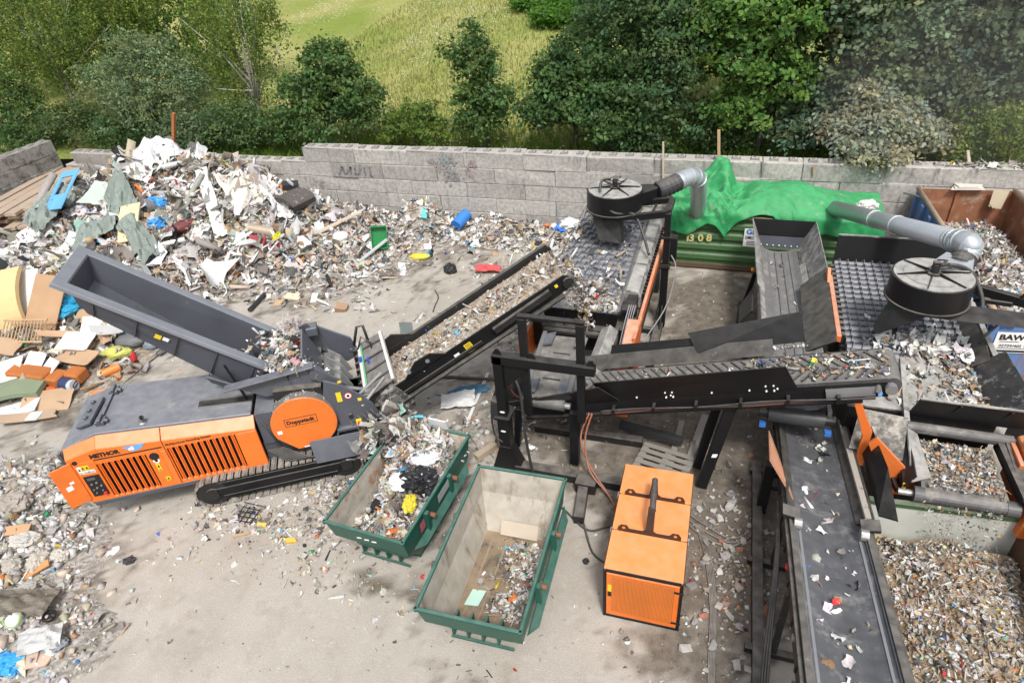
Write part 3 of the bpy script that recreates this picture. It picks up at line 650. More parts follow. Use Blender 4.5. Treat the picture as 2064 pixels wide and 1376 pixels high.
# taller trees further back fill the skyline
for i, (lb, px, py, y, r, c) in enumerate((('dark spruce standing behind the willow and birches', 345, 70, 38, 2.4, CONIF), ('dark spruce rising right beside the first spruce', 385, 110, 40, 2.0, CONIF))):
    b = tpx(px, y); tp = PY(px, py - 70, y); rg2 = np.random.default_rng(60 + i)
    lobes = [((b.x, b.y, b.z + f * (tp.z - b.z)), (r * (1.05 - f), r * (1.05 - f), .5)) for f in np.linspace(.1, 1, 9)]
    tree(lb, 'tree', b, lobes, 330, 26, .12, c, 60 + i, droop=.4, name='spruce_tree', inner=.2, limbs=4)
tree('tall bright green ash at the top left above the willow', 'tree', tpx(235, 30), [lob(235, 30, 30, 2.0, 2.2), lob(300, 20, 30, 1.8, 2.0), lob(190, 80, 30, 1.8, 1.8), lob(270, 100, 30, 1.8, 1.6), lob(120, 120, 30, 2.2, 2.0), lob(320, 130, 30, 1.6, 1.4)], 700, 26, .09, (.12, .2, .035), 15)
tree('tall bright birch top between the spruces and the slender birch', 'tree', tpx(440, 33), [lob(440, 20, 33, 1.8, 2.4), lob(410, 90, 33, 1.6, 2.0), lob(470, -20, 33, 1.8, 2.0), lob(370, 10, 34, 1.8, 2.0), lob(410, 150, 31, 1.6, 1.4)], 480, 26, .09, (.12, .185, .04), 16, droop=.9, name='birch_tree', bark=BIRCH())
tree('dark green tree at the upper left corner of the picture', 'tree', tpx(20, 31), [lob(10, 60, 31, 2.4, 2.2), lob(60, 10, 31, 2.6, 2.4), lob(-40, 10, 31, 2.6, 2.6), lob(20, 130, 30.5, 2.2, 2)], 460, 26, .11, (.08, .14, .035), 17)
tree('tall grey-green tree filling the top between maple and poplar', 'tree', tpx(1620, 30), [lob(1600, 0, 30, 2.4, 2.2), lob(1690, 110, 30, 2.2, 2.0), lob(1540, 0, 31, 2.2, 2.2), lob(1480, 20, 31, 2.2, 2.2)], 420, 26, .11, (.09, .145, .065), 18)
tree('tall dark tree beyond the dense oak at the top right of the meadow', 'tree', tpx(1300, 31), [lob(1280, 10, 31, 2.2, 2.2), lob(1370, 20, 31, 2.4, 2.4), lob(1240, 60, 30, 1.7, 1.7), lob(1330, 100, 30, 2.2, 1.8), lob(1430, 130, 30, 2.0, 2.0)], 480, 26, .1, (.085, .14, .055), 19)
tree('dark tree mass between the two poplars at the right', 'tree', tpx(1870, 30), [lob(1870, 60, 30, 2.6, 2.4), lob(1930, 0, 30, 2.6, 2.4), lob(1800, 0, 31, 2.4, 2.4), lob(1860, 200, 28, 2.2, 1.4), lob(2040, 200, 28, 2.4, 1.4)], 520, 26, .12, (.11, .155, .085), 20)
# bushes along the foot of the left trees
for i, (px, py, y, r, c, lb) in enumerate(((150, 250, 24.2, 1.2, (.09, .13, .045), 'low dark bush left of the waste heap against the far wall'), (250, 265, 24.2, 1.1, OAKD, 'dark bush directly behind the left shoulder of the waste heap'), (470, 250, 24.2, 1.3, (.09, .15, .055), 'leafy bush between the willow and the slender birch'), (560, 260, 24.4, 1.2, (.08, .14, .045), 'dark bush below the slender birch beside the low wall'), (380, 265, 24.0, 1.1, (.11, .155, .075), 'grey-green bush behind the orange stake on the heap'), (835, 250, 25.2, 1.1, (.12, .185, .04), 'broom-like green shrub between the two oaks by the meadow'), (60, 275, 24.2, 1.4, OAKD, 'dark bush behind the far left side wall'), (1290, 285, 25.4, 1.1, (.08, .13, .045), 'low bush under the tall tree by the wall'), (1450, 270, 26, 1.1, (.08, .13, .045), 'shaded undergrowth bush below the maple'))):
    tree(lb, 'shrub', tpx(px, y), [lob(px, py, y, r, .8), lob(px + 35, py + 15, y, r * .8, .6), lob(px - 35, py + 12, y, r * .8, .6)], 170, 26, .075, c, 30 + i, trunk_r=.04, limbs=5, name='bush', group='bushes behind the wall', droop=.25 if i == 5 else 0)
# far wood along the crest of the meadow
rgf = np.random.default_rng(8); pos, nr, cl, sz = [], [], [], []
for k in range(46):
    px = rgf.uniform(395, 760) if k < 34 else rgf.uniform(330, 480); y = rgf.uniform(66, 80); p = PY(px, 0, y); gz = float(terr(np.array([p.x]), np.array([y]))[0])
    h = rgf.uniform(4, 7); m = 520; d = rgf.normal(0, 1, (m, 3)); d /= np.linalg.norm(d, axis=1, keepdims=True); d *= rgf.uniform(.6, 1, (m, 1))
    pos.append(np.array([p.x, y, gz + h * .5]) + d * np.array([2.4, 2.4, h * .55])); nr.append(d + rgf.normal(0, .5, (m, 3)) + np.array([0, 0, .5]))
    cl.append(np.array([(.045, .08, .025)]) * rgf.uniform(.6, 1.5) * rgf.uniform(.7, 1.3, (m, 1))); sz.append(rgf.uniform(.2, .42, m))
V, F, C = leaf_quads(np.concatenate(pos), np.concatenate(nr), np.concatenate(sz), np.concatenate(cl), rgf)
np_mesh('far_wood', V, F, C, LEAF(), None, 'far dark wood along the crest of the meadow', 'wood', 'stuff', loc=(float(V[:, 0].mean()), 72, 6))
# bright bracken patch at the top of the meadow
bx, by = [], []
for _ in range(2600):
    px, py = rgf.uniform(1040, 1260), rgf.uniform(-20, 70)
    if py > 62 - (px - 1040) * .0 or (px < 1080 and py > 30): continue
    d = ray(px, py); t = 30.0
    while CAM_H + d.z * t > 1.9 + .088 * (d.y * t - 24) and t < 140: t += .3
    bx.append(d.x * t); by.append(d.y * t)
bx, by = np.array(bx), np.array(by); z0 = terr(bx, by); m = len(bx) * 10; ii = np.repeat(np.arange(len(bx)), 10)
pos = np.stack([bx[ii] + rgf.normal(0, .3, m), by[ii] + rgf.normal(0, .3, m), z0[ii] + rgf.uniform(.2, 1.0, m)], 1)
V, F, C = leaf_quads(pos, rgf.normal(0, .5, (m, 3)) + np.array([0, 0, 1.]), rgf.uniform(.1, .2, m), np.array([(.1, .23, .03)]) * rgf.uniform(.6, 1.3, (m, 1)), rgf)
np_mesh('bracken', V, F, C, LEAF(), None, 'bright green bracken patch at the top of the meadow', 'bracken', 'stuff', loc=(float(V[:, 0].mean()), float(V[:, 1].mean()), float(V[:, 2].min())))

# ================================================================== SHREDDER (local frame: x along the machine, y across, away from the camera)
sh = thing('waste_shredder', 'orange and anthracite tracked waste shredder with raised loading hopper and long discharge conveyor', 'shredder', (-10.6, 7.19, 0), rad(31.4))
X = wm(sh)
XS = X @ Matrix(((1, 0, 0, 0), (0, 1, 0, 0), (-.1, 0, 1, -.002), (0, 0, 0, 1)))      # the hood falls towards the drum
# engine hood: dark core, grey deck
b = MB(XS); b.prism([(-1.42, .05, .66), (-1.42, .05, 1.98), (-1.42, .24, 2.14), (-1.42, 1.86, 2.14), (-1.42, 2.06, 1.98), (-1.42, 2.06, .66)], (3.04, 0, 0)); b.hexa([(-2.0, .06, .58), (-1.42, .06, .62), (-1.42, 2.04, .62), (-2.0, 2.04, .58), (-2.0, .06, 1.8), (-1.42, .06, 1.96), (-1.42, 2.04, 1.96), (-2.0, 2.04, 1.8)]); b.build('engine_hood', BLACK(), sh)
dk = MB(XS)
dk.add([(-1.42, .2, 2.24), (1.62, .2, 2.25), (1.62, 1.9, 2.25), (-1.42, 1.9, 2.24), (-2.16, .12, 1.96), (-2.16, 1.98, 1.96), (-1.42, .2, 2.14), (1.62, .2, 2.15), (1.62, 1.9, 2.15), (-1.42, 1.9, 2.14), (-2.12, .12, 1.86), (-2.12, 1.98, 1.86)],
       [(0, 1, 2, 3), (4, 0, 3, 5), (7, 6, 9, 8), (6, 10, 11, 9), (0, 6, 7, 1), (1, 7, 8, 2), (2, 8, 9, 3), (4, 10, 6, 0), (5, 3, 9, 11), (4, 5, 11, 10)])
deck = dk.build('hood_deck', GREYDECK(), sh, bevel=.012)
b = MB(X); b.plate([(-2.14, .06, 2.14), (-2.14, 2.04, 2.14), (-2.02, 2.04, .7), (-2.02, .06, .7)], .05); b.beam((-2.03, .02, .68), (1.66, .02, .72), .1, .09); b.beam((-2.03, 2.06, .68), (1.66, 2.06, .72), .1, .09)
b.plate([(-2.17, .02, 2.16), (-2.17, .16, 2.16), (-2.06, .16, .68), (-2.06, .02, .68)], .06); b.build('hood_frame', GREY(), sh)
for n0 in (.42, 1.5):
    q = MB(XS); q.box(-1.46, -1.28, n0, n0 + .22, 2.25, 2.34); q.box(-1.4, -1.33, n0 - .02, n0 + .24, 2.34, 2.4); q.cyl((-1.3, n0 + .1, 2.3), (-1.22, n0 + .1, 2.3), .05, 8); q.build('hood_hinge', GREY(), deck, bevel=.008)
b = MB(XS); b.box(-1.43, -1.37, .64, 1.5, 2.24, 2.3); b.build('deck_rail', GREY(), deck)
b = MB(XS); b.obox((-1.72, 1.0, 2.2), (.16, -.02, .06), (.02, .46, 0), (-.01, 0, .03))
for dn in (-.25, 0, .3): b.cyl((-1.72, 1.0 + dn, 2.2), (-1.74, 1.0 + dn, 2.3), .05, 10)
b.build('hatch_cover', GREY(), deck, bevel=.01)
b = MB(XS); b.tube([(-.55, .36, 2.24), (-.55, .36, 2.36), (-.5, .33, 2.4)], .055, 10, False); b.cyl((-.55, .36, 2.23), (-.55, .36, 2.27), .09, 12); b.build('exhaust_pipe', STEEL(), deck, smooth=True)
b = MB(XS); b.box(.5, 1.62, .62, .86, 2.256, 2.262); b.build('deck_slot', BLACK(), deck)
b = MB(XS); b.box(.5, 1.62, .58, .62, 2.25, 2.285); b.box(.5, 1.62, .86, .9, 2.25, 2.285); b.build('slot_edge', STEEL(), deck)
b = MB(XS); b.cyl((1.5, .74, 2.26), (1.28, .85, 3.15), .03, 8); b.build('hydraulic_ram', BLACK(), sh)
rnd = random.Random(3)
b = MB(XS)
for i in range(34):
    s0, n0 = (rnd.uniform(-1.3, 1.6), rnd.choice((.26, .3, 1.84, 1.8))) if i < 24 else (rnd.choice((-.0, .38)), rnd.uniform(.3, 1.8))
    b.box(s0 - .012, s0 + .012, n0 - .006, n0 + .006, 2.251, 2.256)
b.build('deck_bolts', STEEL(), deck).__setitem__('kind', 'stuff')
# orange side panels with louvres (near side) and plain panels (far side)
def panel(s0, s1, g0, g1, gz0, gz1, nslat, cut=False):
    z0 = .74; zl = lambda q: (2.0 if q > -1.45 else 2.0 - (-1.45 - q) * .33) - .1 * q; zu_ = lambda q: (2.2 if q > -1.45 else 2.2 - (-1.45 - q) * .33) - .1 * q; nu_ = lambda q: .22 if q > -1.45 else .22 - (-1.45 - q) * .16
    b = MB(X)
    b.box(s0, g0, -.02, .05, z0, gz1); b.box(g1, s1, -.02, .05, z0, gz1); b.box(g0, g1, -.02, .05, z0, gz0)
    br = [s0, -1.45, s1] if cut else [s0, s1]
    for q0, q1 in zip(br[:-1], br[1:]):
        b.hexa([(q0, -.02, gz1), (q1, -.02, gz1), (q1, .05, gz1), (q0, .05, gz1), (q0, -.02, zl(q0)), (q1, -.02, zl(q1)), (q1, .05, zl(q1)), (q0, .05, zl(q0))])
        b.hexa([(q0, -.02, zl(q0) + .001), (q1, -.02, zl(q1) + .001), (q1, .03, zl(q1) - .03), (q0, .03, zl(q0) - .03), (q0, nu_(q0), zu_(q0)), (q1, nu_(q1), zu_(q1)), (q1, nu_(q1), zu_(q1) - .06), (q0, nu_(q0), zu_(q0) - .06)])
    p = b.build('side_panel', ORANGE(), sh, bevel=.008)
    q = MB(X); q.box(g0, g1, .055, .06, gz0, gz1); q.build('louvre_backing', PRINT_K(), p)
    w = (g1 - g0) / nslat
    sl = None
    for i in range(nslat):
        c = g0 + w * (i + .62)
        if sl is None:
            q = MB(X); q.obox((c, -.005, (gz0 + gz1) / 2), (w * .2, -.03, 0), (.006, .008, 0), (0, 0, (gz1 - gz0) / 2)); q.box(c - w * .36, c - w * .2, -.015, .05, gz0, gz1); sl = q.build('louvre_slat', ORANGE(), p); c0 = c
        else:
            o = sl.copy(); COL.objects.link(o); o.parent = p; o.location = (c - c0, 0, 0)
    return p
pl = panel(-2.1, -.22, -1.6, -.62, .8, 1.74, 8, True)
pr_ = panel(-.205, 1.66, -.18, 1.22, .84, 1.78, 11)
b = MB(XS); b.box(-2.1, 1.66, 2.05, 2.12, .74, 2.0); b.plate([(-2.1, 2.09, 2.0), (1.66, 2.09, 2.0), (1.66, 1.9, 2.2), (-1.45, 1.9, 2.2), (-2.1, 1.97, 1.94)], .05, nrm=(0, .72, .69)); b.build('far_side_panel', ORANGE(), sh)
b = MB(X); b.box(-1.98, -1.6, -.035, -.021, .86, 1.86); b.build('control_recess', ORANGE(), pl)
b = MB(X); b.box(-1.95, -1.64, -.05, -.036, .92, 1.5); cp = b.build('control_panel', PRINT_K(), pl)
for (s0, z0, r) in ((-1.86, 1.28, .022), (-1.76, 1.3, .022), (-1.7, 1.2, .022), (-1.8, 1.16, .022), (-1.88, 1.12, .016), (-1.72, 1.06, .016), (-1.86, 1.02, .016)): b = MB(X); b.cyl((s0, -.05, z0), (s0, -.075, z0), r, 8); b.build('control_knob', STEEL(), pl)
b = MB(X); b.cyl((-1.7, -.05, .98), (-1.7, -.1, .98), .035, 10); b.build('emergency_stop_button', PRINT_R(), pl)
b = MB(X); b.box(-1.9, -1.74, -.052, -.05, 1.38, 1.45); b.build('control_display', mat('display', (.08, .1, .09), .2), pl)
for (a0, a1, z0, z1, mm) in ((-1.97, -1.9, 1.58, 1.78, PRINT_W()), (-1.895, -1.82, 1.66, 1.79, PRINT_Y()), (-1.815, -1.74, 1.66, 1.79, PRINT_Y()), (-1.895, -1.66, 1.57, 1.65, PRINT_W()), (-.52, -.44, 1.24, 1.46, PRINT_Y()), (-.46, -.37, .92, 1.04, PRINT_Y())):
    b = MB(X); b.box(a0, a1, -.04, -.036, z0, z1); b.build('warning_sticker', mm, pl)
    b = MB(X); c = (a0 + a1) / 2; h = (z1 - z0); b.prism([(c - .025, -.0405, z1 - h * .55), (c + .025, -.0405, z1 - h * .55), (c, -.0405, z1 - h * .15)], (0, -.002, 0))
    for k in range(3): b.box(a0 + .012, a1 - .012, -.0425, -.0405, z0 + .012 + k * .018, z0 + .018 + k * .018)
    b.build('sticker_print', PRINT_K(), pl)
b = MB(X); b.box(-.6, -.34, -.03, -.022, .95, 1.82); b.build('latch_panel', ORANGE(), pl)
b = MB(X); b.cyl((-.47, -.03, 1.66), (-.47, -.05, 1.66), .095, 16); b.build('latch_handle', PRINT_K(), pl)
b = MB(X); b.cyl((-.47, -.03, 1.53), (-.47, -.036, 1.53), .065, 16); b.build('prohibition_sign', PRINT_W(), pl)
b = MB(X); b.cyl((-.47, -.036, 1.53), (-.47, -.039, 1.53), .035, 8); b.build('sign_symbol', PRINT_K(), pl)
b = MB(X); b.cyl((-1.95, -.02, 1.9), (-1.95, -.05, 1.9), .045, 12); b.build('round_plug', PRINT_K(), pl)
dr = MB(X); dr.plate([(-2.03, -.03, .86), (-2.03, -.03, 1.93), (-2.38, -.22, 1.93), (-2.38, -.22, .86)], .025); door = dr.build('control_door', ORANGE(), sh, bevel=.005)
b = MB(X)
dv = Vector((-.35, -.19, 0)).normalized()
for (t0, t1, z0, z1) in ((.16, .28, 1.3, 1.42), (.1, .18, 1.44, 1.5)):
    p0 = Vector((-2.03, -.05, 0)) + dv * t0; p1 = Vector((-2.03, -.05, 0)) + dv * t1
    b.plate([p0 + Vector((0, 0, z0)), p1 + Vector((0, 0, z0)), p1 + Vector((0, 0, z1)), p0 + Vector((0, 0, z1))], .004)
b.build('door_sticker', PRINT_W(), door)
xd = X.to_3x3() @ Vector((1, 0, 0)); zu = Vector((0, 0, 1))
text_part('lettering', 'METHOR', PRINT_K(), pl, X @ Vector((-1.63, -.021, 1.925)), xd, zu, .142, .009)
b = MB(X); b.prism([(-1.6, -.021, 1.855), (-.25, -.021, 1.835), (-.25, -.021, 1.865), (-1.6, -.021, 1.885)], (0, -.003, 0)); b.build('stripe', PRINT_K(), pl)
b = MB(X); b.prism([(-.98, -.0225, 2.05), (-.8, -.0225, 1.895), (-.62, -.0225, 1.94), (-.53, -.0225, 2.055)], (0, -.003, 0)); b.build('emblem', PRINT_B(), pl)
text_part('emblem_lettering', 'e5', PRINT_W(), pl, X @ Vector((-.87, -.027, 1.945)), xd, zu, .12, .008)
text_part('lettering', 'Multipurpose Recycling System', PRINT_K(), pr_, X @ Vector((-.17, -.021, 1.86)), xd, zu, .082, .002, xs=.9)
# tracks
def tracks(n0, n1):
    t = MB(X); r = .36; z = .4; s0, s1 = .36, 3.3
    t.box(s0 - .05, s1 + .05, n0 + .04, n1 - .04, z - .24, z + .26); t.box(s0 + .1, s1 - .1, n0 - .01, n0 + .04, z - .12, z + .14); t.box(s0 + .2, s1 - .2, n0 - .02, n0 + .02, z - .12, z - .08)
    tr = t.build('track_frame', BLACK(), sh, bevel=.01)
    for s in (s0, s1):
        q = MB(X); q.cyl((s, n0 + .03, z), (s, n1 - .03, z), r - .03, 22); q.cyl((s, n0 - .01, z), (s, n0 + .03, z), r * .45, 14); q.build('track_wheel', BLACKD(), tr)
    L1 = s1 - s0; per = 2 * L1 + 2 * math.pi * r; N_ = 52; src = None
    me = None
    for i in range(N_):
        d = per * i / N_
        if d < L1: p, a = (s0 + d, z + r), 0
        elif d < L1 + math.pi * r: th = (d - L1) / r; p, a = (s1 + r * math.sin(th), z + r * math.cos(th)), -th
        elif d < 2 * L1 + math.pi * r: p, a = (s1 - (d - L1 - math.pi * r), z - r), math.pi
        else: th = (d - 2 * L1 - math.pi * r) / r; p, a = (s0 - r * math.sin(th), z - r * math.cos(th)), math.pi - th
        if me is None:
            q = MB(); w = (n1 - n0) / 2; q.box(-.06, .06, -w, w, -.015, .02); q.box(-.012, .03, -w, w, .02, .04)
            me = bpy.data.meshes.new('track_pad'); me.from_pydata(q.v, [], q.f); me.materials.append(mat('track_pad_metal', (.2, .18, .155), .7, .2, dirt=(.36, .32, .27), dirt_amt=.5, dirt_scale=6, rnd=.2, dust=.4))
        inst('track_pad', me, tr, X @ Matrix.Translation((p[0], (n0 + n1) / 2, p[1])) @ Matrix.Rotation(-a, 4, 'Y'))
tracks(-.22, .26); tracks(1.7, 2.18)
# undercarriage and drum section
b = MB(X); b.box(-.1, 3.7, .3, 1.66, .3, .78); b.box(1.66, 4.0, .15, 1.95, .7, 1.25); b.box(1.7, 2.1, .1, 2.0, 1.25, 2.1); b.build('chassis', GREY(), sh)
b = MB(X); b.cyl((2.68, .12, 1.72), (2.68, 2.3, 1.72), .62, 32); b.build('shredding_drum', STEEL(), sh)
# round drive cover with flat bottom edge
cx_, cz_, R = 2.68, 1.72, .7
arc = [(cx_ + R * math.cos(rad(a)), cz_ + R * math.sin(rad(a))) for a in np.linspace(-68, 205, 44)]
arc.append((cx_ - .28, cz_ - .68))
b = MB(X); b.prism([(x, -.06, z) for x, z in arc], (0, .045, 0)); cov = b.build('drive_cover', ORANGE(), sh, bevel=.008)
b = MB(X); b.prism([(cx_ + (x - cx_) * .985, -.012, cz_ + (z - cz_) * .985) for x, z in arc], (0, .26, 0)); b.build('cover_housing', STEEL(), sh)
bx = MB(X)
for (a, c) in (((-.39, .0), (.29, .0)), ((-.39, .2), (.29, .2)), ((-.39, 0), (-.39, .2)), ((.29, 0), (.29, .2))):
    bx.beam((cx_ + a[0], -.062, cz_ + a[1]), (cx_ + c[0], -.062, cz_ + c[1]), .012, .004, up=(0, 1, 0))
bx.build('nameplate_border', PRINT_K(), cov)
text_part('lettering', 'Doppstadt', PRINT_K(), cov, X @ Vector((cx_ - .355, -.061, cz_ + .055)), xd, zu, .136, .006)
for q in ((cx_ - .6, cx_ - .5, -.064, -.061, cz_ - .16, cz_ - .07), (cx_ - .15, cx_ - .04, -.064, -.061, cz_ - .66, cz_ - .63)): b = MB(X); b.box(*q); b.build('cover_sticker', PRINT_W(), cov)
b = MB(X)
for a in range(-60, 210, 22): b.cyl((cx_ + .66 * math.cos(rad(a)), -.06, cz_ + .66 * math.sin(rad(a))), (cx_ + .66 * math.cos(rad(a)), -.072, cz_ + .66 * math.sin(rad(a))), .014, 6)
b.build('cover_bolts', STEEL(), cov).__setitem__('kind', 'stuff')
b = MB(X); b.plate([(2.66, -.08, 1.2), (4.12, -.08, 1.2), (4.16, -.3, .7), (2.72, -.3, .72)], .04); ap = b.build('side_apron', GREY(), sh, bevel=.006)
b = MB(X); b.obox((3.93, -.11, 1.1), (.08, 0, 0), (0, -.01, -.022), (0, -.012, .004)); b.build('apron_slot', PRINT_K(), ap)
b = MB(X); b.box(3.3, 4.45, .0, .5, 1.22, 1.3); b.plate([(3.42, .12, 1.25), (4.35, .12, 1.25), (4.2, .12, 1.75), (3.95, .12, 2.1), (3.6, .12, 2.45), (3.3, .12, 2.62), (3.22, .12, 2.3)], .06); sp_ = b.build('side_plate', GREYC(), sh, bevel=.006)
b = MB(X); b.box(3.47, 3.58, .084, .088, 2.0, 2.26); b.box(3.9, 3.98, .084, .088, 1.92, 2.0); b.box(3.58, 3.66, .084, .088, 2.5, 2.56); b.build('warning_sticker', PRINT_Y(), sp_)
b = MB(X); b.cyl((3.72, .088, 2.12), (3.72, .082, 2.12), .085, 16); b.build('prohibition_ring', PRINT_R(), sp_)
b = MB(X); b.cyl((3.72, .082, 2.12), (3.72, .079, 2.12), .066, 16); b.build('prohibition_sign', PRINT_W(), sp_)
b = MB(X); b.cyl((3.72, .079, 2.12), (3.72, .076, 2.12), .035, 8); b.build('sign_symbol', PRINT_K(), sp_)
b = MB(X); b.box(3.75, 3.87, .0, .06, 1.32, 1.45); b.build('switch_box', PRINT_Y(), sp_)
b = MB(X); b.cyl((3.81, .0, 1.385), (3.81, -.04, 1.385), .035, 10); b.build('emergency_stop_button', PRINT_R(), sp_)
hb = MB(X)
for k in range(7):
    a = rnd.uniform(-.2, .2)
    hb.tube([(1.75 + .05 * k, .0, 1.15), (2.1 + .08 * k, -.1 - .02 * k, .78 + .02 * k), (2.7 + .06 * k, -.12, .74 + a * .2), (3.25, -.06, .92 + .03 * k), (3.35, .1, 1.3)], .022, 6)
hb.build('hydraulic_hoses', RUBDK(), sh, smooth=True)
hb = MB(X)
for k in range(6):
    hb.tube([(3.6 + .1 * k, .1, 1.4 + .05 * k), (3.8 + .12 * k, -.04, 1.15), (4.3 + .06 * k, -.06, 1.25), (4.6 + .05 * k, .2, 1.0 + .1 * k)], .02, 6)
hb.build('hydraulic_hoses', RUBDK(), sh, smooth=True)
for (p0, p1, r) in (((3.3, .3, 2.35), (4.05, .5, 1.9), .045), ((3.5, .22, 2.1), (4.2, .42, 1.75), .03), ((3.95, .3, 1.95), (4.5, .5, 2.25), .035)): b = MB(X); b.cyl(p0, p1, r, 8); b.cyl(Vector(p0).lerp(Vector(p1), .5), p1, r * .6, 8); b.build('hydraulic_ram', STEEL(), sh)
for (x0, y0, z0, w_, h_) in ((3.62, .05, 1.5, .09, .12), (3.98, -.02, 1.32, .1, .1), (4.2, .3, 1.35, .12, .16), (3.5, .28, 1.28, .12, .2)): b = MB(X); b.box(x0, x0 + w_, y0, y0 + w_, z0, z0 + h_); b.build('valve_block', BLACKD(), sh, bevel=.008)
for k in range(5): b = MB(X); b.tube([(1.72, .3 + .1 * k, 2.0), (1.8 + .05 * k, .1, 1.9 - .1 * k), (2.0, .0, 1.3 - .06 * k), (2.1 + .1 * k, .05, 1.0)], .02, 6); b.build('drum_hose', RUBDK(), sh, smooth=True)
b = MB(X); b.cyl((3.95, .1, 1.75), (4.3, .3, 2.0), .04, 8); b.cyl((4.1, .15, 1.86), (4.55, .4, 2.2), .025, 8); b.build('hydraulic_ram', STEEL(), sh)
# side chute under the hopper mouth, feed plates and comb
b = MB(X); b.plate([(1.35, .45, 2.72), (3.15, .42, 2.9), (3.4, .4, 2.62), (2.9, .4, 2.4), (2.0, .42, 2.3)], .05); b.obox((2.2, .36, 2.82), (.95, 0, .09), (0, .12, 0), (0, 0, .02)); b.plate([(3.1, .35, 2.92), (3.75, .32, 2.3), (3.6, .32, 2.2), (3.0, .35, 2.6)], .06)
b.build('side_chute', GREYC(), sh, bevel=.008)
b = MB(X); b.plate([(2.9, .65, 2.95), (3.2, .65, 2.35), (3.2, 1.55, 2.35), (2.92, 1.55, 3.15)], .05); b.plate([(2.86, 1.6, 3.2), (3.05, 1.6, 3.25), (3.5, 1.9, 2.2), (3.0, 1.9, 2.2)], .05)
b.box(3.0, 3.25, 1.55, 1.85, 2.9, 3.1); b.plate([(3.2, 1.85, 3.0), (3.9, 1.85, 2.5), (4.05, 1.85, 2.0), (3.7, 1.85, 1.85), (3.2, 1.85, 2.3)], .06); b.cyl((3.85, 1.8, 2.15), (3.85, 1.9, 2.15), .05, 10); b.build('feed_plate', GREYC(), sh, bevel=.01)
b = MB(X)
for k in range(4): b.plate([(3.3 + .02 * k, .55 + .33 * k, 2.5), (3.62, .55 + .33 * k, 2.25), (3.8, .55 + .33 * k, 1.8), (3.3, .55 + .33 * k, 1.7)], .05)
for k in range(2): b.box(3.22 + k * .22, 3.36 + k * .22, .5, 1.75, 2.2 - .1 * k, 2.26 - .1 * k)
b.build('comb', STEEL(), sh, bevel=.008)
b = MB(X); b.tube([(3.95, 1.8, 2.3), (4.1, 1.85, 2.75), (4.25, 1.85, 2.75), (4.3, 1.75, 2.3)], .035, 8); b.tube([(4.0, 1.6, 2.2), (4.15, 1.7, 2.55), (4.35, 1.6, 2.4), (4.35, 1.5, 2.0)], .025, 8); b.build('hydraulic_hoses', RUBDK(), sh, smooth=True)
b = MB(X); b.box(4.02, 4.08, 1.3, 1.4, 2.0, 2.2); b.box(4.2, 4.25, 1.25, 1.33, 2.05, 2.2); b.build('cable_tags', mat('blue_plastic', (.04, .1, .5), .4), sh)
# raised hopper: near rim (s -1.12, z 5.5) -> (2.25, 2.57)
A0, A1 = Vector((-1.12, 0, 5.51)), Vector((2.25, 0, 2.57)); D = (A1 - A0).normalized(); LH = (A1 - A0).length; NH = Vector((-D.z, 0, D.x)); 
if NH.z < 0: NH = -NH
def hp(t, n, dep): return A0 + D * t + Vector((0, n, 0)) - NH * dep
nA, nB, nC, nD = .9, 1.14, 2.42, 2.66
t0 = .24
def dep(t): return .42 + (t / LH) * .62
b = MB(X)
th = .03
# rims
b.add([hp(0, nA, 0), hp(LH, nA, 0), hp(LH, nB, 0), hp(t0, nB, 0), hp(t0, nC, 0), hp(LH, nC, 0), hp(LH, nD, 0), hp(0, nD, 0), hp(0, nA, .1), hp(LH, nA, .1), hp(LH, nB, .03), hp(t0, nB, .03), hp(t0, nC, .03), hp(LH, nC, .03), hp(LH, nD, .1), hp(0, nD, .1)],
      [(0, 1, 2, 3), (0, 3, 4, 7), (4, 5, 6, 7), (9, 8, 11, 10), (8, 15, 12, 11), (12, 15, 14, 13), (0, 8, 9, 1), (7, 15, 8, 0), (6, 14, 15, 7), (1, 9, 10, 2), (5, 13, 14, 6), (2, 10, 11, 3), (3, 11, 12, 4), (4, 12, 13, 5)])
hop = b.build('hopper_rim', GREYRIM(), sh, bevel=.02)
def bot(t): return (t, dep(t))
b = MB(X)
tb = t0 + .3
n1b, n2b = 1.3, 2.36
d0, d1 = dep(tb), dep(LH)
b.plate([hp(t0, nC, .02), hp(LH, nC, .02), hp(LH, n2b, d1), hp(tb, n2b, d0)], .03)
b.plate([hp(t0, nB, .02), hp(LH, nB, .02), hp(LH, n1b, d1), hp(tb, n1b, d0)], .03)
b.plate([hp(t0, nB, .02), hp(t0, nC, .02), hp(tb, n2b, d0), hp(tb, n1b, d0)], .03)
b.plate([hp(tb, n1b, d0), hp(tb, n2b, d0), hp(LH, n2b, d1), hp(LH, n1b, d1)], .03)
b.plate([hp(tb, n1b + .36, d0 - .02), hp(tb, n1b + .37, d0 - .02), hp(LH, n1b + .37, d1 - .02), hp(LH, n1b + .36, d1 - .02)], .02)
b.build('hopper_trough', GREYC(), hop)
b = MB(X); b.plate([hp(.35, 1.0, .1), hp(LH - .2, 1.0, .1), hp(LH - .1, 1.22, d1 * .95), hp(.75, 1.22, d0 + .05)], .04); b.plate([hp(LH - 1.2, 1.0, d1 * .82), hp(LH - .1, 1.0, d1 * .72), hp(LH, 1.22, d1 * .98), hp(LH - 1.0, 1.22, d1 * 1.05)], .04)
b.build('hopper_side', GREY(), hop)
for k in range(5):
    t = .75 + k * .82; q = MB(X); dd = dep(t)
    q.plate([hp(t, .96, .1), hp(t, 1.06, .1), hp(t + .12, 1.25, dd), hp(t + .12, 1.12, dd)], .02); q.build('hopper_rib', GREY(), hop)
q = MB(X); tm = 2.0; a = .45
def hs(t, f): return hp(t, 1.0 + (f - .1) * .26 - .026, f)
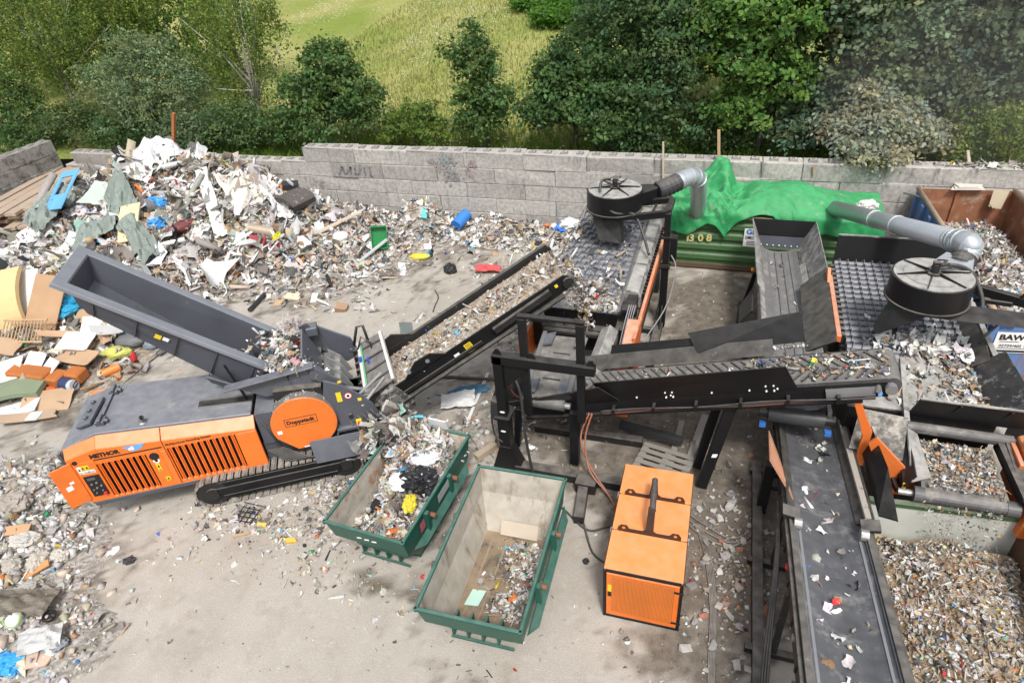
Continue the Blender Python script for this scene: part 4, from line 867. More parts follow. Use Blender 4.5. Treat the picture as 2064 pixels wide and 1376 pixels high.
q.plate([hs(tm, .3), hs(tm + .13, .3), hs(tm + .13, .42), hs(tm, .42)], .006); q.build('warning_sticker', PRINT_Y(), hop)
q = MB(X); q.plate([hs(tm + .16, .3), hs(tm + .28, .3), hs(tm + .28, .4), hs(tm + .16, .4)], .006); q.build('prohibition_sign', PRINT_W(), hop)
# material in the hopper mouth
rg = np.random.default_rng(21); n = 420
tt = rg.normal(0, .33, n); nn = rg.uniform(.35, 2.2, n) ; loc = np.stack([2.45 + tt + .25 * (1.2 - nn), nn, 2.5 + rg.uniform(0, .3, n) + .15 * np.exp(-tt ** 2 * 4)], 1)
M4 = np.array(X); litter('hopper_waste', loc @ M4[:3, :3].T + M4[:3, 3], sizes(rg, n, .05, .22), rg, W_WHITE, parent=hop)
b = MB(X); b.obox((2.7, 1.0, 2.35), (.5, 0, -.05), (0, .8, 0), (0, 0, .12)); b.build('feed_opening', BLACKD(), sh)
n = 500; loc = np.stack([rg.uniform(2.05, 3.3, n), rg.uniform(.0, .5, n), 0 * rg.uniform(0, 1, n)], 1)
loc[:, 2] = 1.72 + np.sqrt(np.maximum(.64 ** 2 - (loc[:, 0] - 2.68) ** 2, 0)) + .02
litter('settled_dirt', loc @ M4[:3, :3].T + M4[:3, 3], sizes(rg, n, .03, .1), rg, W_STONE, parent=sh)
# white rag and orange cloth caught in the hopper mouth are part of the load: see loose items
# tail plate of the conveyor with four bars
Q4 = [(4.08, 1.8, 2.29), (4.63, 1.8, 2.5), (4.75, .6, 1.92), (4.07, .6, 1.55)]
b = MB(X); b.plate(Q4, .05); tp = b.build('tail_belt', RUBBER(), sh)
q4 = [Vector(p) for p in Q4]; nq = (q4[1] - q4[0]).cross(q4[3] - q4[0]).normalized(); nq = nq if nq.z > 0 else -nq
for f in (.14, .36, .58, .8):
    q = MB(X); a_, c_ = q4[0].lerp(q4[3], f), q4[1].lerp(q4[2], f); q.beam(a_.lerp(c_, .1) + nq * .04, a_.lerp(c_, .92) + nq * .04, .035, .05, up=nq); q.build('belt_cleat', RUBDK(), tp)
for (a_, c_, cc) in ((q4[0], q4[3], 0), (q4[1], q4[2], 1)):
    q = MB(X); q.beam(a_ + nq * .05, c_ + nq * .05, .07, .1, up=nq); q.build('belt_edge', mat('pale_edging', (.55, .54, .5), .6, dirt=(.25, .22, .18), dirt_amt=.3, dirt_scale=8), tp)
q = MB(X); q.beam(q4[0].lerp(q4[3], .1) + nq * .07 + Vector((.05, 0, .04)), q4[0].lerp(q4[3], .8) + nq * .07 + Vector((.05, 0, .04)), .03, .03, up=nq); q.build('green_strip', mat('green_strip', (.1, .4, .2), .6), tp)
b = MB(X); b.plate([(3.95, .75, 1.5), (4.1, .75, 1.55), (4.1, 1.85, 2.25), (3.95, 1.85, 2.2)], .05)
for k in range(7): b.box(3.9, 3.98, .8 + k * .14, .83 + k * .14, 1.5 + k * .095, 1.66 + k * .095)
b.build('rubber_skirt', BLACKD(), sh)
# discharge conveyor
C0, C1 = Vector((4.05, 0, 1.46)), Vector((8.93, 0, 3.93)); CD = (C1 - C0).normalized(); CN = Vector((-CD.z, 0, CD.x)); CL = (C1 - C0).length
def cv(t, n, h): return C0 + CD * t + Vector((0, n, 0)) + CN * h
b = MB(X); b.plate([cv(-.35, .55, -.02), cv(CL - .12, .55, -.02), cv(CL, .55, -.12), cv(CL - .1, .55, -.4), cv(-.3, .55, -.52)], .035)
b.plate([cv(1.05, .5, .0), cv(1.5, .5, .26), cv(1.9, .5, .24), cv(2.2, .5, -.02)], .03)
con = b.build('discharge_conveyor', BLACK(), sh, bevel=.006)
b = MB(X); b.obox((cv(CL * .48, .5, -.46)), CD * CL * .46, (0, .09, 0), CN * .02); b.beam(cv(-.2, .5, -.3), cv(CL * .55, .5, -.3), .04, .08, up=CN); b.beam(cv(CL * .62, .46, -.2), cv(CL * .9, .46, -.16), .1, .14, up=CN); b.build('conveyor_flange', BLACKD(), con)
b = MB(X); b.plate([cv(-.1, 1.92, .0), cv(CL, 1.92, .0), cv(CL, 1.92, -.4), cv(-.1, 1.92, -.5)], .04); b.beam(cv(0.6, 1.93, .06), cv(CL - .05, 1.93, .06), .11, .09, up=CN); b.plate([cv(.55, 1.9, .05), cv(.75, 1.9, .38), cv(1.1, 1.9, .42), cv(1.6, 1.9, .05)], .04)
b.build('conveyor_rail', BLACKD(), con)
b = MB(X); b.plate([cv(-.1, .58, -.16), cv(CL - .1, .58, -.16), cv(CL - .1, 1.9, -.16), cv(-.1, 1.9, -.16)], .03); b.tube([cv(CL - .1, .62, -.3), cv(CL - .1, 1.86, -.3)], .16, 16); b.build('conveyor_belt', RUBBER(), con)
for t, h, r in ((CL - .1, -.24, .13), (.6, -.3, .1), (1.25, .12, .05), (1.75, .1, .05)): b = MB(X); b.cyl(cv(t, .47, h), cv(t, .56, h), r, 12); b.build('conveyor_bearing', STEEL() if r < .12 else BLACKD(), con)
b = MB(X); b.plate([cv(2.6, .529, -.12), cv(2.78, .529, -.12), cv(2.78, .529, -.38), cv(2.6, .529, -.38)], .004); b.plate([cv(CL - .4, .529, -.12), cv(CL - .33, .529, -.12), cv(CL - .33, .529, -.2), cv(CL - .4, .529, -.2)], .004); b.build('warning_sticker', PRINT_Y(), con)
b = MB(X)
for k in range(4): b.plate([cv(2.62, .525, -.15 - k * .05), cv(2.76, .525, -.15 - k * .05), cv(2.76, .525, -.165 - k * .05), cv(2.62, .525, -.165 - k * .05)], .004)
b.build('sticker_print', PRINT_K(), con)
b = MB(X); b.plate([cv(2.28, .529, -.2), cv(2.42, .529, -.2), cv(2.42, .529, -.3), cv(2.28, .529, -.3)], .004); b.build('prohibition_sign', PRINT_W(), con)
b = MB(X); b.plate([cv(-.1, .5, -.1), cv(.75, .5, .12), cv(.9, .48, -.62), cv(.3, .48, -.75)], .03); b.build('rubber_flap', mat('dusty_flap', (.05, .05, .05), .7, dirt=(.42, .4, .37), dirt_amt=.5, dirt_scale=5, dust=.2), con)
b = MB(X); b.box(3.6, 4.6, .6, 1.9, .75, 1.25); b.beam((4.2, .62, 1.2), (5.2, .62, 1.62), .1, .1); b.beam((4.2, 1.85, 1.2), (5.2, 1.85, 1.62), .1, .1); b.build('conveyor_cradle', BLACK(), con)
n = 3600; t = rg.uniform(.4, CL, n); w = rg.normal(1.25, .36, n).clip(.64, 1.86); h = .03 + .07 * np.exp(-((w - 1.25) / .35) ** 2)
loc = np.array([list(cv(a_, b_, -.14)) for a_, b_ in zip(t, w)]); loc[:, 2] += h * rg.uniform(.2, 1, n)
litter('conveyed_waste', loc @ M4[:3, :3].T + M4[:3, 3], sizes(rg, n, .02, .17, 3), rg, W_CHIP + W_MIX, parent=con)
b = MB(X); b.plate([cv(.3, .64, -.1), cv(CL - .1, .64, -.1), cv(CL - .1, 1.86, -.1), cv(.3, 1.86, -.1)], .05); b.build('waste_layer', mat('shredded_waste', (.28, .22, .16), .95, dirt=(.5, .46, .4), dirt_amt=.5, dirt_scale=14, var=.4, vscale=18, bump=.8, bscale=25), con)

# ================================================================== SKIPS
SKG = lambda: mat('skip_green', (.012, .085, .06), .42, dirt=(.24, .14, .08), dirt_amt=.16, dirt_scale=4, dust=.4, dustcol=(.22, .33, .28))
SKIN = lambda: mat('skip_inside_worn', (.41, .375, .315), .7, dirt=(.22, .17, .12), dirt_amt=.36, dirt_scale=3, dust=.1, var=.2, vscale=4, streak=True)
SKIN1 = lambda: mat('skip_inside_rusty', (.4, .37, .31), .65, dirt=(.3, .12, .05), dirt_amt=.42, dirt_scale=3.5, var=.22, vscale=4)
def skip(label, px, loc, rz, w, l, H, inset_f, inset_b, inside, fl_w, marks):
    t = thing('waste_skip', label, 'skip', loc, rz, 'green waste skips'); T = wm(t)
    zf = .16; e = (w - fl_w) / 2; th = .02
    rim = [(0, 0, H), (w, 0, H), (w, l, H), (0, l, H)]
    flo = [(e, inset_f, zf), (w - e, inset_f, zf), (w - e, l - inset_b, zf), (e, l - inset_b, zf)]
    mid = [(.0 + .03, .12, H * .62), (w - .03, .12, H * .62), (w - .03, l - .12, H * .62), (.03, l - .12, H * .62)]
    # outer shell
    b = MB(T); o = .03
    V = [Vector(p) for p in rim] + [Vector(p) for p in mid] + [Vector(p) for p in flo]
    b.add(V, [(0, 1, 5, 4), (1, 2, 6, 5), (2, 3, 7, 6), (3, 0, 4, 7), (4, 5, 9, 8), (5, 6, 10, 9), (6, 7, 11, 10), (7, 4, 8, 11), (8, 9, 10, 11)])
    b.build('shell', SKG(), t)
    c = Vector((w / 2, l / 2, 0)); b = MB(T); k = .035
    I = []
    for p in V:
        q = Vector(p); q.x += k if q.x < w / 2 else -k; q.y += k if q.y < l / 2 else -k
        I.append(q)
    for i in (8, 9, 10, 11): I[i].z += .03
    b.add(I, [(0, 4, 5, 1), (1, 5, 6, 2), (2, 6, 7, 3), (3, 7, 4, 0), (4, 8, 9, 5), (5, 9, 10, 6), (6, 10, 11, 7), (7, 11, 8, 4), (8, 11, 10, 9)])
    b.build('inside_lining', inside, t, recalc=False)
    b = MB(T); b.add([I[i] + Vector((0, 0, .006)) for i in (8, 9, 10, 11)], [(0, 1, 2, 3)]); b.build('floor_sheet', mat('skip_floor_rust', (.27, .2, .13), .8, dirt=(.1, .08, .062), dirt_amt=.5, dirt_scale=2, var=.3, vscale=4), t, recalc=False)
    b = MB(T)
    for (p, q) in ((rim[0], rim[1]), (rim[1], rim[2]), (rim[2], rim[3]), (rim[3], rim[0])):
        p, q = Vector(p), Vector(q); dd = (q - p).normalized() * .04; b.beam(p - dd, q + dd, .06, .075)
    b.build('rim', SKG(), t, bevel=.012)
    for s in (0, 1):
        x0 = w if s else 0; sg = 1 if s else -1
        b = MB(T); b.plate([(x0 + sg * .02, .25, H * .66), (x0 + sg * .02, l - .25, H * .66), (x0 + sg * .14, l - .5, H * .58), (x0 + sg * .14, .5, H * .58)], .03); b.build('side_ledge', SKG(), t)
        for y in (l * .28, l * .62):
            b = MB(T); b.box(min(x0, x0 + sg * .09), max(x0, x0 + sg * .09), y - .05, y + .05, H * .62, H - .06); b.build('stake_rib', SKG(), t)
            b = MB(T); b.cyl((x0 + sg * .05, y + .12, H * .83), (x0 + sg * .17, y + .12, H * .83), .05, 10); b.build('lifting_pin', mat('rusty_pin', (.2, .09, .05), .7), t)
    b = MB(T)
    for i in range(4): b.box(e + .12 + i * .28, e + .15 + i * .28, inset_f - .32, inset_f + .02, .12, .42)
    b.box(e + .1, w - e - .1, inset_f - .34, inset_f - .3, .38, .42); b.box(e + .1, w - e - .1, inset_f - .34, inset_f - .3, .1, .14); b.box(e + .05, w - e - .05, inset_f, l - inset_b, .0, zf - .005)
    b.build('tipping_rack', SKG(), t)
    marks(t, T, w, l, H)
    return t
def marks2(t, T, w, l, H):
    b = MB(T)
    for i in range(3): b.plate([(.38 + i * .3, .6 + 0, .192), (.4 + i * .3, .6, .192), (.44 + i * .3, l - .7, .192), (.4 + i * .3, l - .7, .192)], .01)
    b.build('floor_seam', mat('pale_scrape', (.27, .205, .135), .8, dirt=(.14, .11, .08), dirt_amt=.35, dirt_scale=4), t)
    b = MB(T); b.plate([(.55, l - .66, .24), (1.32, l - .66, .24), (1.32, l - .5, .5), (.55, l - .5, .5)], .012); b.build('patch_plate', mat('beige_plate', (.5, .43, .34), .7, dirt=(.3, .2, .12), dirt_amt=.2), t)
def marks1(t, T, w, l, H):
    b = MB(T)
    for k in range(3): b.beam((w + .048, 2.4 + k * .14, H - .2), (w + .048, 2.5 + k * .14, H - .32 if k != 1 else H - .26), .035, .004, up=(1, 0, 0))
    for k in range(3): b.beam((.72 + k * .16, -.047, H - .12 - .02), (.82 + k * .16, -.047, H - .12), .03, .004, up=(0, 1, 0))
    b.build('painted_marks', PRINT_W(), t)
    b = MB(T); b.plate([(w + .046, 1.3, H - .12), (w + .046, 1.85, H - .12), (w + .046, 1.85, H - .32), (w + .046, 1.3, H - .32)], .004); b.build('data_plate', mat('grey_plate', (.3, .32, .33), .5), t)
    b = MB(T); b.plate([(w + .046, .55, H - .12), (w + .046, .72, H - .12), (w + .046, .72, H - .34), (w + .046, .55, H - .34)], .004); b.build('red_sticker', mat('red_sticker', (.4, .1, .12), .5), t)
sk2 = skip('nearly empty green skip with worn beige inside, in front of the orange generator', None, (-4.11, 5.25, 0), rad(1.8), 1.78, 3.28, 1.4, .72, .55, SKIN(), 1.36, marks2)
sk1 = skip('green skip filled with shredded waste and a black bin bag beside the shredder tracks', None, (-6.59, 6.47, 0), rad(-3.0), 1.69, 2.94, 1.4, .72, .55, SKIN1(), 1.3, marks1)
T = wm(sk1); M4 = np.array(T)
b = MB(T)
def fillz(x, y): return .68 + 1.0 * math.exp(-((y - 2.65) / .8) ** 2 - ((x - .55) / .8) ** 2) + .08 * math.sin(x * 5 + y * 3)
b.grid(lambda a, c: (.16 + a * 1.37, .5 + c * 2.36, fillz(.16 + a * 1.37, .5 + c * 2.36) - .1), 10, 16)
tag(b.build('skip_waste_bed', mat('shredded_waste_grey', (.24, .22, .2), .95, dirt=(.5, .48, .46), dirt_amt=.5, dirt_scale=12, var=.4, vscale=16, bump=.8, bscale=22), None, recalc=False), 'grey bed of shredded waste lying in the filled green skip', 'waste', None, 'stuff')
rg = np.random.default_rng(31); n = 2600; x = rg.uniform(.2, 1.48, n); y = rg.uniform(.55, 2.8, n)
loc = np.stack([x, y, np.array([fillz(a, c) for a, c in zip(x, y)]) - .06 + rg.uniform(0, .08, n)], 1)
litter('skip_waste', loc @ M4[:3, :3].T + M4[:3, 3], sizes(rg, n, .03, .3, 2.2), rg, W_WHITE, .6, (.7, .06, .06, .2), 'white and grey shreds of plastic film filling the green skip by the shredder')
T = wm(sk2); M4 = np.array(T); n = 900
x = rg.normal(1.15, .28, n).clip(.3, 1.5); y = rg.uniform(.8, 2.55, n); keep = rg.uniform(0, 1, n) < .25 + .75 * (x + y * .25 > 1.35); x, y = x[keep], y[keep]; n = len(x)
loc = np.stack([x, y, np.full(n, .2)], 1)
litter('skip_floor_litter', loc @ M4[:3, :3].T + M4[:3, 3], sizes(rg, n, .03, .15), rg, W_WHITE, .5, (.6, .25, .15), 'grey shreds scattered on the floor of the nearly empty green skip')

# ================================================================== GENERATOR
gen = thing('generator', 'orange boxy generator with black edges and a black lifting bar on its roof', 'generator', (-1.33, 6.82, 0), rad(1.36)); T = wm(gen); W, LN, HH = 1.34, 2.52, 1.36
b = MB(T); b.box(.03, W - .03, .03, LN - .03, .06, HH - .03); b.build('cabinet', ORANGE(), gen)
b = MB(T); e = .05
for x in (0, W - e):
    for y in (0, LN - e): b.box(x, x + e, y, y + e, .0, HH - .04)
for z in (.0, HH - .09):
    for x in (0, W - e): b.box(x + .001, x + e - .001, e, LN - e, z, z + .085)
    for y in (0, LN - e): b.box(e, W - e, y + .001, y + e - .001, z, z + .085)
b.box(.02, W - .02, .02, LN - .02, .0, .1); b.build('edge_frame', BLACK(), gen, bevel=.008)
ys = [.012, .86, 1.72, LN - .012]
for i in range(3):
    b = MB(T); b.box(.012, W - .012, ys[i] + (.012 if i else 0), ys[i + 1] - (.012 if i < 2 else 0), HH - .03, HH + .006); b.build('roof_panel', mat('orange_roof', (.78, .23, .04), .5, dirt=(.6, .25, .1), dirt_amt=.06, dirt_scale=3, dust=.32, dustcol=(.66, .48, .32), var=.05), gen, bevel=.006)
for y in (.86, 1.72):
    b = MB(T); b.box(.12, W - .12, y - .012, y + .012, HH - .0, HH + .07)
    for x in (.22, W - .22):
        b.plate([(x - .1, y, HH + .07), (x + .1, y, HH + .07), (x + .05, y, HH + .15), (x - .05, y, HH + .15)], .024)
    b.plate([(W / 2 - .12, y, HH + .07), (W / 2 + .12, y, HH + .07), (W / 2 + .05, y, HH + .13), (W / 2 - .05, y, HH + .13)], .022)
    b.build('lifting_bracket', mat('dark_brown_steel', (.035, .018, .014), .45), gen)
    b = MB(T)
    for x in (.22, W - .22): b.cyl((x, y - .014, HH + .1), (x, y + .014, HH + .1), .03, 10)
    b.build('bracket_eye', mat('orange_roof', None) if 'orange_roof' not in MATS else MATS['orange_roof'], gen)
    for x in (-.02, W - .04):
        b = MB(T); b.box(x, x + .06, y - .06, y + .06, HH - .12, HH - .02); b.build('side_hinge', STEEL(), gen)
b = MB(T); b.cyl((W / 2 + .02, 1.0, HH + .52), (W / 2 - .02, 1.8, HH + .42), .055, 14); b.cyl((W / 2 + .02, .98, HH + .52), (W / 2 + .02, 1.0, HH + .52), .062, 14); b.build('lifting_bar', mat('worn_black_bar', (.03, .03, .033), .35, dirt=(.25, .17, .1), dirt_amt=.15, dirt_scale=8, dust=.3), gen, smooth=False)
b = MB(T); b.plate([(W / 2 - .07, .86, HH + .1), (W / 2 + .07, .86, HH + .1), (W / 2 + .07, 1.02, HH + .55), (W / 2 - .05, 1.02, HH + .55)], .03); b.build('bar_bracket', mat('dark_brown_steel', (.035, .018, .014)), gen); b = MB(T); b.plate([(W / 2 - .1, 1.73, HH + .1), (W / 2 + .06, 1.73, HH + .1), (W / 2 + .03, 1.76, HH + .47), (W / 2 - .06, 1.76, HH + .47)], .03); b.build('bar_bracket', mat('dark_brown_steel', (.035, .018, .014), .45), gen)
b = MB(T); b.box(.06, W - .06, -.012, .028, .1, HH - .1); dr_ = b.build('front_door', ORANGE(), gen, bevel=.006)
sl = None
for i in range(46):
    x = .17 + i * .0225
    if sl is None: q = MB(T); q.obox((x, -.02, .72), (.008, -.003, 0), (.002, .006, 0), (0, 0, .49)); sl = q.build('grille_bar', mat('orange_grille', (.66, .19, .03), .45, dust=.2, dustcol=(.5, .35, .2)), dr_)
    else:
        o = sl.copy(); COL.objects.link(o); o.parent = dr_; o.location = (x - .17, 0, 0)
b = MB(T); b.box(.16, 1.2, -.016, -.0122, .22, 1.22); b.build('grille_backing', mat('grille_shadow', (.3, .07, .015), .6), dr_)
b = MB(T); b.box(.085, .15, -.018, -.012, .64, .76); b.build('door_latch', PRINT_K(), dr_)
b = MB(T); b.box(.085, .15, -.016, -.012, .78, .96); b.build('warning_sticker', PRINT_Y(), dr_)
for z in (.22, 1.08): b = MB(T); b.box(W - .2, W + .01, -.022, -.012, z, z + .05); b.build('door_hinge', PRINT_K(), dr_)

# ================================================================== SPIRAL ROLL SEPARATORS
def roll_mesh(l, r, rf, pitch, phase):
    q = MB(); q.tube([(0, 0, 0), (l, 0, 0)], r, 12, True)
    k = int(l / pitch)
    n = 14
    for i in range(k):
        x = (i + phase) * pitch
        if x > l - .02: continue
        for (dx, s) in ((-.006, 1), (.006, -1)):
            pass
        vs = []
        for rr_, dx in ((r * .9, -.007), (rf, -.005), (rf, .005), (r * .9, .007)):
            for a in range(n):
                th = 2 * math.pi * a / n; tilt = .28 * pitch * math.sin(th)
                vs.append((x + dx + tilt, rr_ * math.cos(th), rr_ * math.sin(th)))
        fs = [(j * n + a, j * n + (a + 1) % n, (j + 1) * n + (a + 1) % n, (j + 1) * n + a) for j in range(3) for a in range(n)]
        q.add(vs, fs)
    me = bpy.data.meshes.new('spiral_roll'); me.from_pydata(q.v, [], q.f); me.materials.append(ROLL_M())
    return me
def rolls(parent, x0, x1, y0, y1, z0, z1, n, r, rf, pitch, stag):
    mes = [roll_mesh(x1 - x0, r, rf, pitch, .35), roll_mesh(x1 - x0, r, rf, pitch, .35 + stag)]
    for i in range(n):
        f = i / (n - 1)
        inst('spiral_roll', mes[i % 2], parent, Matrix.Translation((x0, y0 + (y1 - y0) * f, z0 + (z1 - z0) * f)) @ Matrix.Rotation(-.12 * i, 4, 'X') if stag else Matrix.Translation((x0, y0 + (y1 - y0) * f, z0 + (z1 - z0) * f)))
DUSTP = lambda: mat('dusty_plate', (.1, .1, .1), .7, dirt=(.36, .34, .31), dirt_amt=.55, dirt_scale=3.5, dust=.9, dustcol=(.4, .39, .36), var=.25)
WASTE = lambda: MATS['shredded_waste']
# ---- left separator
ls = thing('spiral_roll_separator', 'black and orange spiral roll separator fed by the shredder conveyor, left of the green container', 'separator', (-3.2, 15, 0))
rolls(ls, -4.35, -2.36, 14.1, 18.9, 2.22, 2.3, 17, .115, .2, .25, .5)
b = MB(); b.box(-4.5, -1.8, 13.2, 19.1, 1.2, 1.95); b.box(-4.4, -4.2, 13.4, 13.7, 0, 1.3); b.box(-2.1, -1.85, 13.4, 13.7, 0, 1.3); b.box(-4.4, -4.2, 18.4, 18.7, 0, 1.3); b.box(-2.1, -1.85, 18.4, 18.7, 0, 1.3); b.build('base_frame', BLACKD(), ls, bevel=.02)
b = MB(); b.plate([(-4.42, 14.0, 2.3), (-4.42, 19.1, 2.4), (-4.62, 19.1, 2.0), (-4.62, 14.0, 1.9)], .03); b.build('left_side_plate', BLACKD(), ls)
b = MB(); b.prism([(-2.3, 14.2, 2.0), (-2.3, 14.2, 2.42), (-2.22, 14.2, 2.5), (-1.92, 14.2, 2.46), (-1.86, 14.2, 2.3), (-1.86, 14.2, 2.0)], (0, 4.7, .05)); cvr = b.build('side_cover', DUSTP(), ls, bevel=.01)
for y in (15.6, 17.0): b = MB(); b.box(-2.25, -1.9, y, y + .02, 2.5, 2.512); b.build('cover_seam', BLACKD(), cvr)
b = MB(); b.plate([(-2.4, 13.4, 2.2), (-2.36, 18.9, 2.55), (-2.3, 18.9, 2.55), (-2.24, 13.4, 2.36)], .03); b.build('inner_guide_plate', STEEL(), ls)
b = MB(); b.box(-1.78, -1.7, 12.9, 18.6, 2.02, 2.28); b.build('orange_rail', ORANGED(), ls, bevel=.008)
for k in range(22):
    b = MB(); b.box(-1.86, -1.78, 14.4 + k * .19, 14.47 + k * .19, 2.2, 2.3); b.build('rail_bolt', BLACK(), ls)
b = MB(); b.plate([(-1.72, 11.55, .7), (-1.72, 12.2, .7), (-1.72, 12.35, 2.3), (-1.72, 13.1, 2.32), (-1.72, 12.9, 1.6), (-1.72, 12.0, 2.2), (-1.72, 11.55, 2.0)][:4], .06); b.plate([(-1.72, 12.1, .5), (-1.72, 13.0, .7), (-1.72, 13.3, 2.3), (-1.72, 12.3, 2.36)], .07); b.box(-1.95, -1.72, 11.6, 11.68, .6, 2.1); b.plate([(-2.6, 11.7, .5), (-1.72, 11.7, .5), (-1.72, 11.7, 1.9), (-2.1, 11.7, 1.9)], .05); b.plate([(-1.98, 11.7, 2.06), (-1.7, 11.7, 2.06), (-1.7, 13.0, 2.4), (-1.98, 13.0, 2.4)], .05)
b.build('orange_side_panel', ORANGED(), ls, bevel=.006)
b = MB(); b.box(-4.5, -4.42, 12.2, 13.6, .7, 1.9); b.build('orange_side_panel', ORANGED(), ls)
# feed tray: sloping floor, left wing and the black front board
b = MB(); b.plate([(-4.2, 13.15, 2.02), (-2.3, 13.15, 2.02), (-2.36, 14.1, 2.3), (-4.3, 14.1, 2.3)], .04); b.build('tray_floor', DUSTP(), ls)
b = MB(); b.plate([(-4.2, 13.15, 2.05), (-4.32, 14.3, 2.32), (-4.95, 14.2, 2.6), (-4.85, 12.7, 2.2)], .04); b.build('tray_wing', DUSTP(), ls)
b = MB(); b.plate([(-4.02, 13.16, 2.02), (-2.3, 13.16, 2.02), (-2.2, 13.02, 2.5), (-4.12, 13.02, 2.5)], .03); bf = b.build('front_board', BLACK(), ls)
for x in (-3.55, -2.85): b = MB(); b.box(x, x + .03, 12.98, 13.06, 2.05, 2.42); b.build('board_rib', BLACK(), bf)
b = MB(); b.cyl((-4.05, 12.95, 1.9), (-2.3, 12.95, 1.9), .12, 14); b.box(-4.1, -2.2, 12.9, 13.2, 1.96, 2.04); b.build('front_roller', RUBDK(), ls)
b = MB(); b.cyl((-2.2, 13.5, 2.35), (-1.85, 13.5, 2.35), .17, 14); b.box(-2.15, -1.9, 13.6, 14.1, 2.1, 2.45); b.build('drive_motor', BLACK(), ls, bevel=.01)
b = MB()
for k in range(4): b.tube([(-2.1 + .04 * k, 12.6, 1.9), (-2.05 + .05 * k, 12.9, 2.3), (-2.0 + .05 * k, 13.3, 2.62)], .014, 6)
b.tube([(-2.2, 12.4, 1.7), (-1.95, 12.3, 2.05), (-1.9, 12.8, 2.3)], .03, 6); b.build('hydraulic_lines', STEEL(), ls)
# side conveyor of the separator (grey closed beam with end roller)
b = MB(); b.prism([(-2.72, 11.2, 1.5), (-2.72, 11.2, 1.78), (-2.5, 11.2, 1.95), (-2.3, 11.2, 1.78), (-2.3, 11.2, 1.5)], (.12, 1.7, .32)); arm_ = b.build('conveyor_arm', DUSTP(), ls, bevel=.01)
b = MB(); b.cyl((-2.68, 11.12, 1.52), (-2.34, 11.12, 1.52), .17, 16); b.build('arm_roller', RUBDK(), arm_)
b = MB(); b.beam((-2.2, 11.2, 1.4), (-2.05, 12.0, 1.75), .07, .07); b.beam((-2.08, 11.1, 1.45), (-1.95, 12.1, 1.9), .035, .035); b.build('hydraulic_ram', STEEL(), arm_)
b = MB(); b.box(-2.3, -2.1, 11.0, 11.1, 1.25, 1.4); b.build('switch_box', PRINT_B(), arm_)
b = MB(); b.cyl((-2.1, 11.05, 1.32), (-1.95, 11.05, 1.32), .05, 10); b.build('switch_knob', PRINT_R(), arm_)
b = MB(); b.cyl((-1.95, 11.05, 1.32), (-1.88, 11.05, 1.32), .05, 10); b.build('switch_knob', PRINT_Y(), arm_)
# short belt conveyor down to the cross conveyor
b = MB(); b.plate([(-3.85, 12.5, 2.02), (-2.98, 12.5, 2.02), (-2.86, 10.35, 1.86), (-3.73, 10.35, 1.86)], .06); b.cyl((-3.7, 10.32, 1.78), (-2.86, 10.32, 1.78), .13, 18); sb = b.build('short_belt', RUBBER(), ls)
for y, z in ((10.95, 1.94), (11.85, 2.0)): q = MB(); q.beam((-3.52, y, z), (-3.12, y, z), .03, .05); q.build('belt_cleat', RUBDK(), sb)
for x0, x1 in ((-3.9, -3.78), (-2.95, -2.82)):
    q = MB(); q.beam((x0, 12.55, 2.05), (x1, 10.4, 1.88), .1, .14); q.build('belt_side_frame', STEEL(), sb)
for (x, y, z) in ((-3.72, 12.25, 2.1), (-2.95, 12.25, 2.1), (-3.66, 10.6, 1.96), (-2.94, 10.6, 1.96)):
    q = MB(); q.obox((x, y, z), (.12, 0, .04 if x < -3.3 else -.04), (0, .22, .02), (0, 0, .02)); q.build('guide_plate', GREY(), sb)
for x in (-3.78, -2.8): q = MB(); q.cyl((x - .06, 10.32, 1.78), (x + .06, 10.32, 1.78), .07, 12); q.build('roller_bearing', STEEL(), sb)
q = MB(); q.plate([(-3.2, 11.55, 2.0), (-3.05, 11.55, 2.0), (-3.05, 11.45, 1.995), (-3.2, 11.45, 1.995)], .004, nrm=(0, 0, 1)); q.build('loose_label', PRINT_W(), sb)
b = MB()
for k in range(3): b.cyl((-4.15 + .02 * k, 11.9 + .1 * k, 1.7), (-3.95, 11.9 + .1 * k, 1.85), .06, 10)
b.box(-4.35, -4.0, 11.6, 12.1, 1.45, 1.72); b.build('belt_motor', BLACKD(), ls, bevel=.01)
rg = np.random.default_rng(41); n = 480
x = rg.normal(-2.9, .4, n).clip(-4.2, -2.4); y = 13.2 + np.abs(rg.normal(0, .75, n)); z = np.where(y < 14.1, 2.06 + (y - 13.15) * .28, 2.42) + rg.uniform(0, .1, n)
litter('separated_waste', np.stack([x, y, z], 1), sizes(rg, n, .02, .18, 2.6), rg, W_WHITE + W_CHIP, parent=ls)
n = 90; litter('loose_scraps', np.stack([rg.uniform(-4.2, -2.4, n), rg.uniform(14, 18.5, n), np.full(n, 2.44)], 1), sizes(rg, n, .06, .3), rg, W_WHITE, parent=ls)
# waste falling off the conveyor tip, caught in the air
n = 420; f = rg.uniform(0, 1, n); tipw = X @ Vector((9.0, 1.25, 3.75))
pos = np.stack([tipw.x + .1 + f * .55 + rg.normal(0, .05 + .06 * f, n), tipw.y + .05 - f * .25 + rg.normal(0, .12, n), tipw.z - 1.55 * f ** 1.7], 1)
litter('falling_waste', pos, sizes(rg, n, .03, .13), rg, W_CHIP, 1.2, label='stream of dark shreds falling from the discharge conveyor onto the left rolls')

